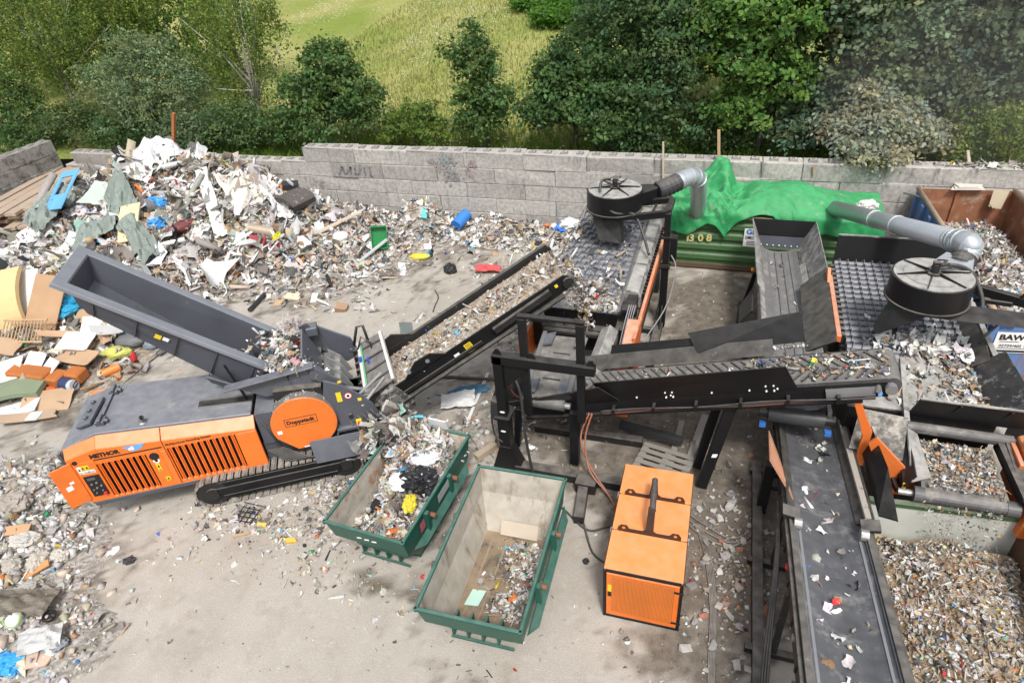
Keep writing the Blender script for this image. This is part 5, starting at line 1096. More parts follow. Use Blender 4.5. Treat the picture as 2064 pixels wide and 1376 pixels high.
# ---- right separator
rs = thing('spiral_roll_separator', 'larger spiral roll separator with black tray boards on the right beneath the big suction drum', 'separator', (4.2, 13, 0))
rolls(rs, 2.76, 5.08, 13.0, 16.75, 2.28, 2.36, 17, .083, .15, .19, 0)
b = MB(); b.box(2.7, 5.3, 11.4, 16.9, 1.1, 1.95); b.build('base_frame', BLACKD(), rs, bevel=.02)
b = MB(); b.plate([(2.74, 16.9, 2.2), (5.5, 16.9, 2.2), (5.55, 17.1, 3.0), (2.78, 17.1, 3.0)], .03); bb = b.build('back_board', BLACK(), rs)
b = MB(); b.beam((2.78, 17.1, 3.02), (5.55, 17.1, 3.02), .05, .03); b.build('board_edge', DUSTP(), bb)
b = MB(); b.box(2.56, 2.66, 13.2, 16.0, 2.25, 2.42); b.plate([(2.56, 15.6, 2.4), (2.56, 16.2, 2.4), (2.56, 16.0, 2.62)], .08); b.build('orange_rail', ORANGED(), rs, bevel=.008)
for k in range(15): b = MB(); b.box(2.66, 2.74, 13.25 + k * .23, 13.38 + k * .23, 2.2, 2.42); b.build('roll_bearing', BLACKD(), rs)
b = MB(); b.plate([(2.02, 13.2, 1.9), (2.0, 16.2, 1.9), (2.55, 16.4, 2.4), (2.55, 13.0, 2.4)], .03); b.build('left_skirt', BLACKD(), rs)
b = MB(); b.plate([(5.1, 12.9, 2.3), (5.1, 16.8, 2.4), (5.36, 16.8, 2.66), (5.36, 12.8, 2.58)], .03); b.build('right_side_board', BLACKD(), rs); b = MB(); b.beam((5.38, 12.75, 2.6), (5.38, 16.8, 2.68), .1, .03); b.build('board_ledge', DUSTP(), rs)
b = MB(); b.plate([(2.95, 11.35, 2.02), (5.15, 11.35, 2.02), (5.08, 12.95, 2.26), (2.76, 12.95, 2.26)], .04); b.build('tray_floor', DUSTP(), rs)
b = MB(); b.plate([(3.75, 11.3, 2.0), (5.6, 11.3, 2.0), (5.95, 11.0, 2.62), (3.78, 11.02, 2.6)], .03); tb_ = b.build('front_board', BLACK(), rs)
b = MB(); b.beam((3.78, 11.02, 2.62), (5.95, 11.0, 2.64), .05, .025); b.build('board_edge', DUSTP(), tb_)
for x in (4.35, 5.15): b = MB(); b.plate([(x, 11.3, 2.02), (x + .03, 11.3, 2.02), (x + .12, 11.0, 2.58), (x + .09, 11.0, 2.58)], .03, nrm=(0, -.9, -.44)); b.build('board_rib', BLACK(), tb_)
b = MB(); b.plate([(5.16, 11.32, 2.04), (5.1, 12.85, 2.27), (5.5, 12.72, 2.76), (5.62, 11.08, 2.72)], .03); b.build('right_wing', mat('black_paint_speckled', (.02, .021, .024), .45, dirt=(.35, .35, .36), dirt_amt=.34, dirt_scale=6, dust=.3), rs)
b = MB(); b.plate([(5.06, 12.75, 2.27), (5.06, 13.25, 2.32), (5.3, 13.1, 2.62), (5.3, 12.7, 2.52)], .03); b.build('corner_plate', BLACKD(), rs)
b = MB(); b.plate([(2.9, 11.2, 2.06), (3.72, 11.1, 2.06), (3.62, 10.35, 1.62), (2.72, 10.5, 1.62)], .05); b.build('chute_plate', mat('black_paint_caked', (.022, .021, .02), .6, dirt=(.38, .35, .3), dirt_amt=.5, dirt_scale=3.2, dust=.35), rs)
b = MB(); b.beam((3.7, 11.05, 2.0), (3.74, 12.6, 2.4), .09, .12); b.build('caked_edge', DUSTP(), rs)
b = MB(); b.cyl((3.75, 11.15, 1.82), (5.5, 11.12, 1.82), .11, 16); b.cyl((5.5, 11.12, 1.82), (5.75, 11.12, 1.82), .06, 10); b.build('front_roller', RUBBER(), rs)
for x in (4.1, 5.0):
    b = MB(); b.tube([(x, 11.2, 1.9), (x + .08, 11.08, 1.8), (x + .26, 11.1, 1.78), (x + .3, 11.2, 1.9)], .02, 6); b.build('roller_cable', RUBDK(), rs)
def pp(y, *pts): return [PY(px, py, y) for px, py in pts]
b = MB(); b.plate(pp(10.45, (1721, 808), (1735, 808), (1758, 868), (1738, 936), (1720, 932), (1738, 876)), .07); b.build('orange_side_panel', ORANGED(), rs, bevel=.006)
b = MB(); b.plate(pp(10.2, (1750, 892), (1768, 880), (1850, 968), (1838, 998), (1785, 992)), .06); b.build('orange_side_panel', ORANGED(), rs, bevel=.006)
# discharge belt into the chip bay
b = MB(); b.plate([(3.98, 11.0, 1.62), (5.2, 11.0, 1.62), (5.2, 9.75, 1.56), (3.85, 9.75, 1.56)], .05); b.cyl((3.85, 9.72, 1.46), (5.22, 9.72, 1.46), .13, 18); db = b.build('discharge_belt', RUBBER(), rs)
for y, x0, x1 in ((9.72, 3.74, 3.9), (9.72, 5.16, 5.36)): q = MB(); q.cyl((x0, y, 1.46), (x1, y, 1.46), .14, 18); q.build('belt_pulley', mat('ribbed_pulley', (.09, .09, .09), .5, dirt=(.3, .29, .27), dirt_amt=.3, dirt_scale=10), db)
q = MB(); q.plate([(3.62, 10.9, 1.66), (3.78, 10.9, 1.8), (3.76, 9.9, 1.72), (3.6, 9.8, 1.5)], .05); q.beam((3.55, 10.9, 1.4), (3.62, 9.85, 1.36), .06, .22); q.beam((3.42, 10.8, 1.3), (3.55, 9.9, 1.3), .07, .1); q.build('belt_side_frame', BLACK(), db)
q = MB(); q.plate([(3.72, 11.0, 1.9), (3.92, 11.0, 1.78), (4.0, 9.95, 1.68), (3.7, 9.82, 1.62)], .03); q.build('belt_side_guard', DUSTP(), db)
q = MB(); q.plate([(3.58, 9.84, 1.42), (3.64, 9.84, 1.42), (3.64, 9.84, 1.56), (3.58, 9.84, 1.56)], .01); q.build('warning_sticker', PRINT_Y(), db)
q = MB(); q.cyl((3.5, 9.74, 1.44), (3.74, 9.74, 1.44), .06, 12); q.build('roller_bearing', STEEL(), db)
q = MB(); q.beam((5.3, 11.1, 1.74), (5.4, 9.72, 1.66), .13, .2); q.plate([(5.36, 11.1, 1.86), (5.5, 11.1, 1.86), (5.55, 9.8, 1.78), (5.36, 9.7, 1.72)], .03); q.build('belt_side_frame', BLACKD(), db)
q = MB(); q.plate([(5.34, 9.85, 1.76), (5.34, 9.6, 1.74), (5.62, 9.6, 1.6), (5.62, 9.85, 1.62)], .03); q.build('end_guard', GREY(), db)
# engine housing at the picture edge
b = MB(); b.prism([(5.55, 9.4, .6), (5.55, 9.4, 1.95), (5.75, 9.4, 2.08), (7.0, 9.4, 2.08), (7.0, 9.4, .6)], (0, 1.75, 0)); eh = b.build('engine_housing', mat('orange_roof_dusty', (.74, .22, .05), .55, dirt=(.55, .4, .3), dirt_amt=.3, dirt_scale=3, dust=.75, dustcol=(.62, .48, .38), var=.06), rs, bevel=.02)
b = MB(); b.cyl((5.66, 10.75, 2.06), (5.66, 10.75, 2.2), .085, 16); b.cyl((5.66, 10.75, 2.2), (5.66, 10.75, 2.22), .06, 12); b.build('filler_cap', PRINT_K(), eh, bevel=.006)
b = MB(); b.box(5.4, 5.54, 9.5, 10.3, 1.0, 1.7); b.box(5.42, 5.5, 10.4, 11.0, 1.5, 1.9); b.build('orange_bracket', ORANGED(), rs, bevel=.01)
n = 260; x = rg.normal(4.2, .5, n).clip(3.1, 5.0); y = 12.9 + np.abs(rg.normal(0, .45, n)); litter('white_scraps', np.stack([x, y, np.full(n, 2.36) + rg.uniform(0, .1, n)], 1), sizes(rg, n, .06, .3, 1.8), rg, W_WHITE * np.array([5, 3, 1] + [.6] * 16), .5, (.85, .08, .02, .1), parent=rs)
n = 700; f = rg.uniform(0, 1, n); x = np.where(rg.uniform(0, 1, n) < .6, 4.82 + rg.normal(0, .2, n) - (f - .5) * .3, rg.uniform(3.1, 5.1, n)); y = 11.5 + 1.5 * f; litter('tray_scraps', np.stack([x.clip(3, 5.05), y, 2.06 + (y - 11.35) * .15], 1), sizes(rg, n, .02, .2, 2.6), rg, W_WHITE + W_CHIP, .4, parent=rs)
n = 1800; x = rg.uniform(3.95, 5.15, n); y = rg.uniform(9.75, 11.0, n); litter('belt_scraps', np.stack([x, y, np.full(n, 1.66)], 1), sizes(rg, n, .012, .1, 2.8), rg, W_CHIP, .4, parent=rs)

# ================================================================== SUCTION DRUMS WITH DUCTS
def fan(label, c, R, zt, h, cone, seed):
    t = thing('suction_drum', label, 'suction unit', (c[0], c[1], 0)); x, y = c
    b = MB(); b.cyl((x, y, zt - h), (x, y, zt), R, 44); dm = b.build('drum', BLACK(), t); smooth_by_angle(dm)
    b = MB(); b.cyl((x, y, zt - h - .02), (x, y, zt - h + .015), R + .04, 44); smooth_by_angle(b.build('drum_flange', BLACKD(), t))
    b = MB(); b.cyl((x, y, zt + .001), (x, y, zt + .02), R - .03, 44); lid = b.build('drum_lid', DUSTP(), t)
    b = MB(); b.cyl((x, y, zt + .02), (x, y, zt + .03), R * .72, 44); b.build('lid_disc', DUSTP(), lid)
    for k in range(6):
        a = rad(60 * k + 12); d = Vector((math.cos(a), math.sin(a), 0)); b = MB()
        b.plate([Vector((x, y, zt + .03)) + d * .12, Vector((x, y, zt + .03)) + d * (R - .06), Vector((x, y, zt + .05)) + d * (R - .06), Vector((x, y, zt + .1)) + d * .12], .015, nrm=Vector((0, 0, 1)).cross(d)); b.build('lid_rib', BLACK(), lid)
    b = MB(); b.cyl((x, y, zt + .03), (x, y, zt + .07), .14, 16); b.cyl((x, y, zt + .07), (x, y, zt + .24), .075, 12); b.box(x - .06, x + .06, y - .06, y + .06, zt + .24, zt + .3); b.build('fan_motor', BLACKD(), lid)
    b = MB(); r2 = random.Random(seed)
    for k in range(5):
        a = r2.uniform(0, 6.3); b.tube([(x + .06 * math.cos(a), y + .06 * math.sin(a), zt + .2), (x + .2 * math.cos(a), y + .2 * math.sin(a), zt + .3), (x + .26 * math.cos(a + .8), y + .26 * math.sin(a + .8), zt + .22), (x + .12 * math.cos(a + 1.5), y + .12 * math.sin(a + 1.5), zt + .12)], .013, 6)
    b.build('motor_cables', RUBDK(), lid)
    b = MB(); b.tube([(x - R * .55, y - R * .4, zt - .5 * h), ] + [(x - R * .52, y - R * .42, zt - .4 * h), (x - R * .5, y - R * .45, zt - .4 * h)], .012, 6); b.build('lid_handle', STEEL(), lid)
    return t
f1 = fan('smaller black suction drum with dusty lid over the left separator', (-3.06, 17.05), .76, 4.0, .52, None, 1)
x, y = -3.06, 17.05
b = MB(); b.plate([(x - .45, y + .15, 3.46), (x + .35, y + .15, 3.46), (x + .35, y - .35, 3.46), (x - .45, y - .35, 3.46)], .02)
def frust(b, top, bot_): b.add([*top, *bot_], [(0, 1, 2, 3), (4, 7, 6, 5), (0, 4, 5, 1), (1, 5, 6, 2), (2, 6, 7, 3), (3, 7, 4, 0)])
frust(b, [(x - .6, y - .35, 3.46), (x + .2, y - .35, 3.46), (x + .2, y + .3, 3.46), (x - .6, y + .3, 3.46)], [(x - .35, y - .6, 2.75), (x + .3, y - .6, 2.62), (x + .35, y - .45, 2.62), (x - .3, y - .45, 2.75)])
b.build('suction_nozzle', BLACKD(), f1, bevel=.008)
b = MB(); frust(b, [(x + .35, y - .45, 3.9), (x + .35, y + .65, 3.9), (x + .35, y + .65, 3.52), (x + .35, y - .45, 3.52)], [(x + 1.1, y + .5, 3.86), (x + 1.1, y + .85, 3.86), (x + 1.1, y + .85, 3.52), (x + 1.1, y + .5, 3.52)]); b.build('outlet', BLACK(), f1)
b = MB(); px_, py_ = -1.52, 16.5
b.beam((px_, py_, 1.9), (px_, py_, 3.62), .16, .16); b.beam((px_, py_, .05), (px_, py_, 2.1), .2, .2); b.plate([(px_, py_ - .55, .1), (px_, py_ + .1, .1), (px_, py_ + .1, .8), (px_, py_ - .1, .8)], .05); b.build('post', BLACK(), f1, bevel=.008)
b = MB(); b.box(px_ - .14, px_ + .14, py_ - .14, py_ + .14, 2.0, 2.05); b.box(px_ - .14, px_ + .14, py_ - .14, py_ + .14, 2.9, 2.95); b.box(px_ + .1, px_ + .28, py_ - .05, py_ + .2, 2.2, 2.9); b.build('post_collar', BLACK(), f1)
b = MB(); b.beam((px_, py_, 3.6), (-2.4, 16.55, 3.42), .14, .18); b.beam((-2.4, 16.55, 3.42), (-3.3, 16.4, 3.42), .1, .14); b.beam((px_ - .02, py_ + .06, 3.6), (px_, py_ + .95, 3.6), .16, .14); b.beam((px_, py_ + .95, 3.6), (-2.5, 17.5, 3.42), .12, .16); b.beam((-2.0, 16.6, 3.45), (-1.95, 17.4, 3.45), .06, .06); b.build('support_arm', BLACK(), f1, bevel=.006)
b = MB(); b.beam((px_ - .08, py_ + 1.6, .1), (px_ - .05, py_ - 2.1, .1), .24, .2); b.beam((px_ - .9, py_ - .4, .1), (px_, py_ - .4, .1), .16, .16); b.beam((px_ - .9, py_ - 1.2, .1), (px_, py_ - 1.2, .1), .16, .16); b.build('skid', BLACKD(), f1, bevel=.01)
hose = [(x - .15, y + .1, 4.22), (x - .35, y - .1, 4.25), (x - .3, y - .45, 3.95), (x + .1, y - .75, 3.62), (x + .6, y - .5, 3.5), (x + .9, y - .75, 3.1), (x + 1.15, y - 1.1, 2.6)]
def smooth_path(pts, k=6):
    pts = [Vector(p) for p in pts]; out = []
    for i in range(len(pts) - 1):
        p0, p1, p2, p3 = pts[max(i - 1, 0)], pts[i], pts[i + 1], pts[min(i + 2, len(pts) - 1)]
        for j in range(k):
            t = j / k; out.append(.5 * ((2 * p1) + (p2 - p0) * t + (2 * p0 - 5 * p1 + 4 * p2 - p3) * t * t + (3 * p1 - p0 - 3 * p2 + p3) * t ** 3))
    return out + [pts[-1]]
b = MB(); b.tube(smooth_path(hose), .038, 8); b.build('cable_hose', RUBDK(), f1, smooth=True)
b = MB(); b.tube(smooth_path([(px_ + .15, py_ - .05, 2.4), (px_ + .3, py_ - .1, 2.0), (px_ + .15, py_ - .4, 1.0), (px_ - .3, py_ - 1.2, .3), (px_ - .5, py_ - 2.2, .08)]), .018, 6); b.build('hanging_cable', mat('grey_cable', (.3, .3, .29), .6), f1)
# duct 1: flexible sleeve, segmented bend, drop into the green container
def ring_path(pts, r, n=20, rings=(), mname=None): pass
b = MB(); dp = smooth_path([(-1.98, 17.72, 3.72), (-1.7, 17.95, 3.78), (-1.45, 18.2, 3.84)]); b.tube(dp, .22, 18, rs=[.235 + .03 * (i % 2) for i in range(len(dp))]); 
d1 = thing('ventilation_duct', 'short bent galvanised duct running from the left suction drum down through the green tarpaulin', 'duct', (-1.2, 18.8, 0))
b.build('flexible_sleeve', mat('black_sleeve', (.03, .03, .032), .55, dust=.4), d1)
dp = smooth_path([(-1.48, 18.17, 3.84), (-1.2, 18.5, 3.88), (-1.0, 18.85, 3.72), (-.95, 19.2, 3.35), (-.95, 19.75, 2.75), (-.95, 20.3, 2.15), (-.95, 20.5, 1.95)], 5)
b = MB(); b.tube(dp, .255, 20); b.build('duct_pipe', GALV(), d1, smooth=True)
for k in (2, 5, 8, 11): 
    p, q = dp[k], dp[k + 1]; d = (q - p).normalized(); b = MB(); b.cyl(p - d * .015, p + d * .015, .27, 22); b.build('duct_seam', GALV(), d1)
# ---- big drum
f2 = fan('large black suction drum hanging over the right separator', (4.03, 13.32), .74, 4.0, .5, None, 2)
x, y = 4.03, 13.32
b = MB(); frust(b, [(x - .55, y - .45, 3.48), (x + .1, y - .6, 3.48), (x + .3, y + .2, 3.48), (x - .5, y + .3, 3.48)], [(3.1, 12.85, 2.95), (3.2, 12.72, 2.86), (3.26, 12.8, 2.86), (3.16, 12.93, 2.95)]); b.build('suction_nozzle', BLACK(), f2, bevel=.006)
b = MB(); b.plate([(x - .1, y - .62, 3.47), (x + .6, y - .55, 3.4), (6.2, 12.9, 3.3), (6.4, 13.15, 3.3), (6.0, 13.15, 3.32), (x + .7, y - .28, 3.45)], .2); b.beam((x + .55, y + .75, 3.5), (6.2, 13.5, 3.36), .14, .2); b.beam((x + .9, y + .2, 3.42), (5.6, 13.5, 3.38), .06, .1); b.build('support_arm', BLACK(), f2, bevel=.01)
b = MB(); b.plate([(5.7, 13.6, 3.45), (5.95, 13.6, 3.45), (5.85, 13.6, 3.62), (5.78, 13.6, 3.62)], .04); b.build('lifting_eye', BLACK(), f2)
b = MB(); b.beam((6.5, 13.2, 0), (6.5, 13.2, 3.4), .24, .24); b.build('post', BLACK(), f2)
b = MB(); b.tube(smooth_path([(x + .08, y + .05, 4.22), (x + .5, y + .25, 4.1), (x + .78, y + .3, 3.9), (x + 1.0, y + .1, 3.5), (x + 1.02, y - .1, 3.2)]), .045, 10); b.tube(smooth_path([(5.35, 13.0, 3.3), (5.1, 12.9, 2.9), (5.2, 13.2, 2.6)]), .03, 8); b.build('cable_hose', RUBDK(), f2, smooth=True)
b = MB(); frust(b, [(x + .1, y + .65, 3.98), (x + .72, y + .2, 3.98), (x + .72, y + .2, 3.58), (x + .1, y + .65, 3.58)], [(x + .4, y + 1.0, 4.05), (x + .85, y + .75, 4.05), (x + .85, y + .75, 3.6), (x + .4, y + 1.0, 3.6)]); b.build('outlet', GALV(), f2)
d2 = thing('ventilation_duct', 'long straight galvanised duct with elbow from the green tarpaulin to the large suction drum', 'duct', (4, 17, 0))
dp = smooth_path([(x + .62, y + .78, 3.82), (x + .74, y + 1.0, 3.95)], 6); b = MB(); b.tube(dp, .25, 18, rs=[.25 + .025 * (i % 2) for i in range(len(dp))]); b.build('flexible_sleeve', mat('black_sleeve', (.03, .03, .032), .55, dust=.4), d2)
e0, e1_ = Vector((4.72, 14.55, 4.18)), Vector((3.05, 20.4, 2.35))
el = smooth_path([(x + .72, y + .95, 3.92), (x + .82, y + 1.1, 4.12), e0 + Vector((.06, -.1, .04)), e0 + (e1_ - e0) * .05], 5)
b = MB(); b.tube(el, .235, 20); b.build('duct_elbow', GALV(), d2, smooth=True)
for k in (3, 6, 9, 12, 14):
    if k + 1 < len(el):
        p, q = el[k], el[k + 1]; d = (q - p).normalized(); b = MB(); b.cyl(p - d * .015, p + d * .015, .25, 22); b.build('duct_seam', GALV(), d2)
b = MB(); b.tube([e0, e1_], .225, 24); b.build('duct_pipe', GALV(), d2, smooth=True)
dd = (e1_ - e0).normalized()
for f in (.06, .42, .6): p = e0 + (e1_ - e0) * f; b = MB(); b.cyl(p - dd * .02, p + dd * .02, .24, 24); b.build('duct_seam', mat('pale_clamp', (.6, .62, .62), .4, .4), d2)

# ================================================================== CROSS CONVEYOR
cc = thing('cross_conveyor', 'long black conveyor with high side boards crossing in front of both separators', 'conveyor', (-.4, 11, 0))
K0, K1 = Vector((-3.95, 0, 1.42)), Vector((3.12, 0, 3.28)); KD = (K1 - K0).normalized(); KN = Vector((-KD.z, 0, KD.x)); KL = (K1 - K0).length
def kv(t, y, h): return K0 + KD * t + Vector((0, y, 0)) + KN * h
yn, yf = 10.5, 11.5
b = MB(); b.plate([kv(.1, yn, -.28), kv(KL - .1, yn, -.28), kv(KL - .1, yn, .06), kv(.0, yn, .06)], .05); b.plate([kv(.1, yf, -.28), kv(KL - .1, yf, -.28), kv(KL - .1, yf, .06), kv(.0, yf, .06)], .05); b.obox(kv(KL * .47, yn - .02, -.3), KD * KL * .46, (0, .09, 0), KN * .03)
for k in range(8): b.beam(kv(.5 + k * .9, yn, -.22), kv(.5 + k * .9, yf, -.22), .06, .06)
b.build('conveyor_frame', BLACK(), cc, bevel=.006)
b = MB(); b.plate([kv(.1, yn + .04, .06), kv(KL, yn + .04, .06), kv(KL, yf - .04, .06), kv(.1, yf - .04, .06)], .03); b.tube([kv(KL - .02, yn + .05, -.08), kv(KL - .02, yf - .05, -.08)], .155, 18); kb = b.build('conveyor_belt', RUBBER(), cc)
for k in range(32):
    t = 1.2 + k * .185
    b = MB(); b.beam(kv(t, yn + .1, .09), kv(t + .3, (yn + yf) / 2, .09), .03, .035, up=KN); b.beam(kv(t, yf - .1, .09), kv(t + .3, (yn + yf) / 2, .09), .03, .035, up=KN); b.build('belt_cleat', RUBDK(), kb)
# near boards: three funnel plates, then the long board
for (t0, t1, y0, y1, h0) in ((.02, .78, .1, .02, .45), (.8, 1.56, .02, -.04, .52), (1.58, 2.2, -.04, -.06, .6)):
    b = MB(); b.plate([kv(t0 + .1, yn - .03, .0), kv(t1 + .12, yn - .03, .0), kv(t1 - .15, yn - .32, h0), kv(t0 - .2, yn - .32, h0 - .1)], .03); b.build('funnel_board', BLACK(), cc)
b = MB(); b.plate([kv(-.1, yn, .0), kv(-.1, yf, .0), kv(-.5, yf + .1, .6), kv(-.5, yn - .25, .4)], .03); b.build('funnel_end', BLACK(), cc)
b = MB(); b.plate([kv(2.05, yn - .03, .02), kv(5.75, yn - .03, .02), kv(5.6, yn - .12, .62), kv(1.9, yn - .16, .6)], .025); nb = b.build('near_board', BLACK(), cc)
b = MB()
for t in (2.7, 3.4, 4.2, 4.9, 5.4): b.cyl(kv(t, yn - .05, .08), kv(t, yn - .075, .08), .018, 6)
for t0 in (3.3, 5.2):
    for a in (0, .14):
        for h in (.04, .16): b.cyl(kv(t0 + a, yn - .05, h), kv(t0 + a, yn - .08, h), .018, 6)
b.build('board_bolts', PRINT_W(), nb).__setitem__('kind', 'stuff')
b = MB(); b.plate([kv(1.3, yf + .02, .1), kv(5.35, yf + .02, .1), kv(5.35, yf + .22, .36), kv(1.3, yf + .22, .36)], .03); b.build('far_skirt', BLACKD(), cc)
b = MB(); b.plate([kv(1.9, yf + .24, .2), kv(3.9, yf + .24, .2), kv(3.8, yf + .36, .48), kv(2.0, yf + .36, .5)], .025); b.plate([kv(3.85, yf + .12, .24), kv(5.95, yf + .26, .2), kv(5.9, yf + .5, .76), kv(3.7, yf + .36, .62)], .025); b.build('far_board', BLACK(), cc)
b = MB(); b.plate([kv(KL - 1.1, yn - .06, -.02), kv(KL - .3, yn - .06, -.02), kv(KL - .3, yn - .06, -.2), kv(KL - 1.1, yn - .06, -.2)], .05); b.build('end_plate', STEEL(), cc)
b = MB(); b.cyl(kv(KL - .05, yn - .12, -.08), kv(KL - .05, yn - .0, -.08), .1, 14); b.cyl(kv(KL - .25, yn - .14, -.05), kv(KL - .25, yn - .02, -.05), .05, 10); b.build('drive_bearing', STEEL(), cc)
b = MB(); b.box(2.9, 2.96, 10.36, 10.42, 3.05, 3.12); b.build('blue_cap', PRINT_B(), cc)
for k in range(3):
    b = MB(); pts = [kv(t, yn - .13 - .02 * k, -.22 + .035 * k + .025 * math.sin(t * 2.3 + k)) for t in np.arange(1.9, KL - .3, .3)]; b.tube(pts, .016, 6); b.build('hydraulic_line', RUBDK() if k else mat('brown_hose', (.16, .05, .03), .5), cc)
b = MB()
for t in np.arange(2.2, KL - .5, .85): b.box(kv(t, 0, 0).x - .03, kv(t, 0, 0).x + .03, yn - .2, yn, kv(t, 0, -.28).z, kv(t, 0, -.12).z)
b.build('line_clamps', BLACK(), cc).__setitem__('kind', 'stuff')
b = MB(); b.beam((.12, 10.35, .05), (.52, 10.55, 2.35), .22, .14, up=(0, 1, 0)); b.beam((-.02, 10.9, .05), (.35, 11.3, 2.3), .18, .12, up=(0, 1, 0)); b.build('support_leg', BLACK(), cc, bevel=.006)
for q in (((-2.68, 10.35, .1), (-2.68, 10.45, 1.55), .2, .2), ((-2.9, 11.4, .1), (-2.9, 11.4, 1.5), .16, .16), ((-4.1, 10.5, .2), (-4.0, 10.5, 1.35), .14, .14)): b = MB(); b.beam(*q); b.build('short_post', BLACK(), cc, bevel=.006)
b = MB(); b.beam((-3.95, 9.9, .12), (-1.5, 9.92, .12), .24, .22); b.beam((-3.9, 11.3, .1), (-1.3, 11.35, .1), .2, .2); b.beam((-2.35, 9.9, .12), (-2.22, 8.72, .12), .22, .24); b.box(-2.5, -2.05, 9.55, 9.85, .02, .3); b.build('skid_base', BLACKD(), cc, bevel=.012)
b = MB(); b.plate([(.24, 10.28, 1.0), (.34, 10.3, 1.0), (.36, 10.31, 1.08), (.26, 10.29, 1.08)], .012, nrm=(0, -1, 0)); b.build('logo_sticker', PRINT_W(), cc)
rg = np.random.default_rng(47)
n = 230; t = rg.uniform(5.0, KL, n); loc = np.array([list(kv(a, q, .1)) for a, q in zip(t, rg.uniform(yn + .1, yf - .1, n))]); litter('belt_scraps', loc, sizes(rg, n, .015, .16, 2.6), rg, W_CHIP + W_WHITE, .35, parent=cc)
n = 50; t = rg.uniform(1.5, 5.4, n); loc = np.array([list(kv(a, q, .1)) for a, q in zip(t, rg.uniform(yn + .1, yf - .05, n))]); litter('belt_stones', loc, sizes(rg, n, .04, .14), rg, W_STONE, .5, (.2, .1, .7), parent=cc)
n = 24; t = rg.uniform(5.3, 6.0, n); loc = np.array([list(kv(a, yf + .1, .2)) for a in t]); litter('board_stones', loc, sizes(rg, n, .06, .14), rg, W_STONE, .5, (.1, .0, .9), parent=cc)

# ================================================================== SUPPORT PORTAL over the start of the cross conveyor
gt = thing('support_portal', 'black steel portal with a raised hoop standing over the short belt of the left separator', 'frame', (-4.14, 9.95, 0)); gx, gy = -4.14, 9.95
b = MB(); b.beam((gx, gy, .9), (gx, gy, 3.2), .2, .2); b.beam((gx, gy, .03), (gx, gy, 1.6), .26, .26); b.plate([(gx - .35, gy, .04), (gx + .42, gy, .04), (gx + .13, gy, .75), (gx - .13, gy, .75)], .28); b.box(gx - .18, gx + .18, gy - .18, gy + .18, 1.55, 1.62); b.build('post', BLACK(), gt, bevel=.008)
b = MB(); b.beam((gx - .12, gy, 3.12), (-2.12, gy, 3.12), .2, .22); b.plate([(gx + .1, gy, 3.05), (gx + .75, gy, 3.05), (gx + .1, gy, 2.35)], .08); b.build('cross_beam', BLACK(), gt, bevel=.01)
for x_ in (-3.58, -2.42):
    b = MB(); b.beam((x_, gy + .05, 1.7), (x_, gy + .05, 4.12), .16, .12); b.build('hoop_post', BLACK(), gt, bevel=.008)
b = MB(); b.beam((-3.66, gy + .05, 4.17), (-2.34, gy + .05, 4.17), .12, .06); b.beam((-3.4, gy + .08, 4.1), (-3.2, gy + .5, 3.8), .06, .06); b.build('hoop_bar', BLACK(), gt, bevel=.006)
for x_ in (gx, -3.42, -2.2):
    b = MB(); b.plate([(x_ - .1, gy - .02, 3.23), (x_ + .1, gy - .02, 3.23), (x_ + .03, gy - .02, 3.36), (x_ - .03, gy - .02, 3.36)], .03); b.build('lifting_eye', BLACK(), gt)
for z in (1.25, 1.75):
    b = MB(); q = [(gx + .01 + .06 * math.cos(a), gy - .135 - (.03 if z < 1.5 else -.03), z + .025 * math.sin(a)) for a in np.linspace(0, 6.28, 10)[:-1]]; b.prism(q, (0, -.006, 0)); b.build('logo_sticker', PRINT_W(), gt)
b = MB(); b.tube(smooth_path([(gx - .1, gy - .1, 2.0), (gx - .24, gy - .1, 1.8), (gx - .24, gy - .1, 1.1), (gx - .05, gy - .14, .9)]), .02, 6); b.box(gx - .24, gx - .1, gy - .1, gy + .1, 1.5, 2.0); b.build('control_lines', RUBDK(), gt)
for k in range(4):
    b = MB(); b.tube(smooth_path([(-3.78, 10.3, 1.8), (-3.95 - .03 * k, 10.2, 2.0), (-4.02 + .02 * k, 10.05, 2.4 + .05 * k), (-3.9 + .04 * k, 10.05, 2.7 + .05 * k)]), .016, 6); b.build('hose', mat('brown_hose', (.16, .05, .03), .5) if k < 2 else RUBDK(), gt)
b = MB(); b.tube(smooth_path([(-3.9, 10.0, 2.75), (-3.7, 9.9, 2.3), (-3.6, 9.7, 1.4), (-3.4, 9.5, .3), (-3.2, 9.4, .05)]), .03, 8); b.build('hose', RUBDK(), gt)

# ================================================================== LONGITUDINAL CONVEYORS (fines)
uc = thing('belt_conveyor', 'grey trough conveyor with a high black hopper end against the green container', 'conveyor', (1.6, 15, 0))
U0, U1 = Vector((0, 19.2, 1.38)), Vector((0, 10.95, 2.02)); UD = (U1 - U0).normalized()
def uvp(f, x, h): p = U0.lerp(U1, f); return Vector((x, p.y, p.z + h))
xc0, xc1 = 1.6, 1.78        # slight drift of the axis
def ux(f, d): return 1.55 + .2 * f + d
b = MB(); b.grid(lambda a, c: uvp(c, ux(c, -.5 + a * 1.0), .0 + .16 * abs(2 * a - 1) ** 2.5), 8, 12); ub = b.build('conveyor_belt', mat('polished_belt', (.12, .12, .125), .5, dirt=(.27, .26, .25), dirt_amt=.4, dirt_scale=1.6, dust=.35, var=.2, vscale=2, streak=False), uc, recalc=False)
q = MB(); q.tube([uvp(1, ux(1, -.52), -.17), uvp(1, ux(1, .52), -.17)], .18, 20); smooth_by_angle(q.build('head_drum', mat('dark_drum', (.04, .04, .042), .45, dirt=(.2, .19, .18), dirt_amt=.2, dirt_scale=5), ub))
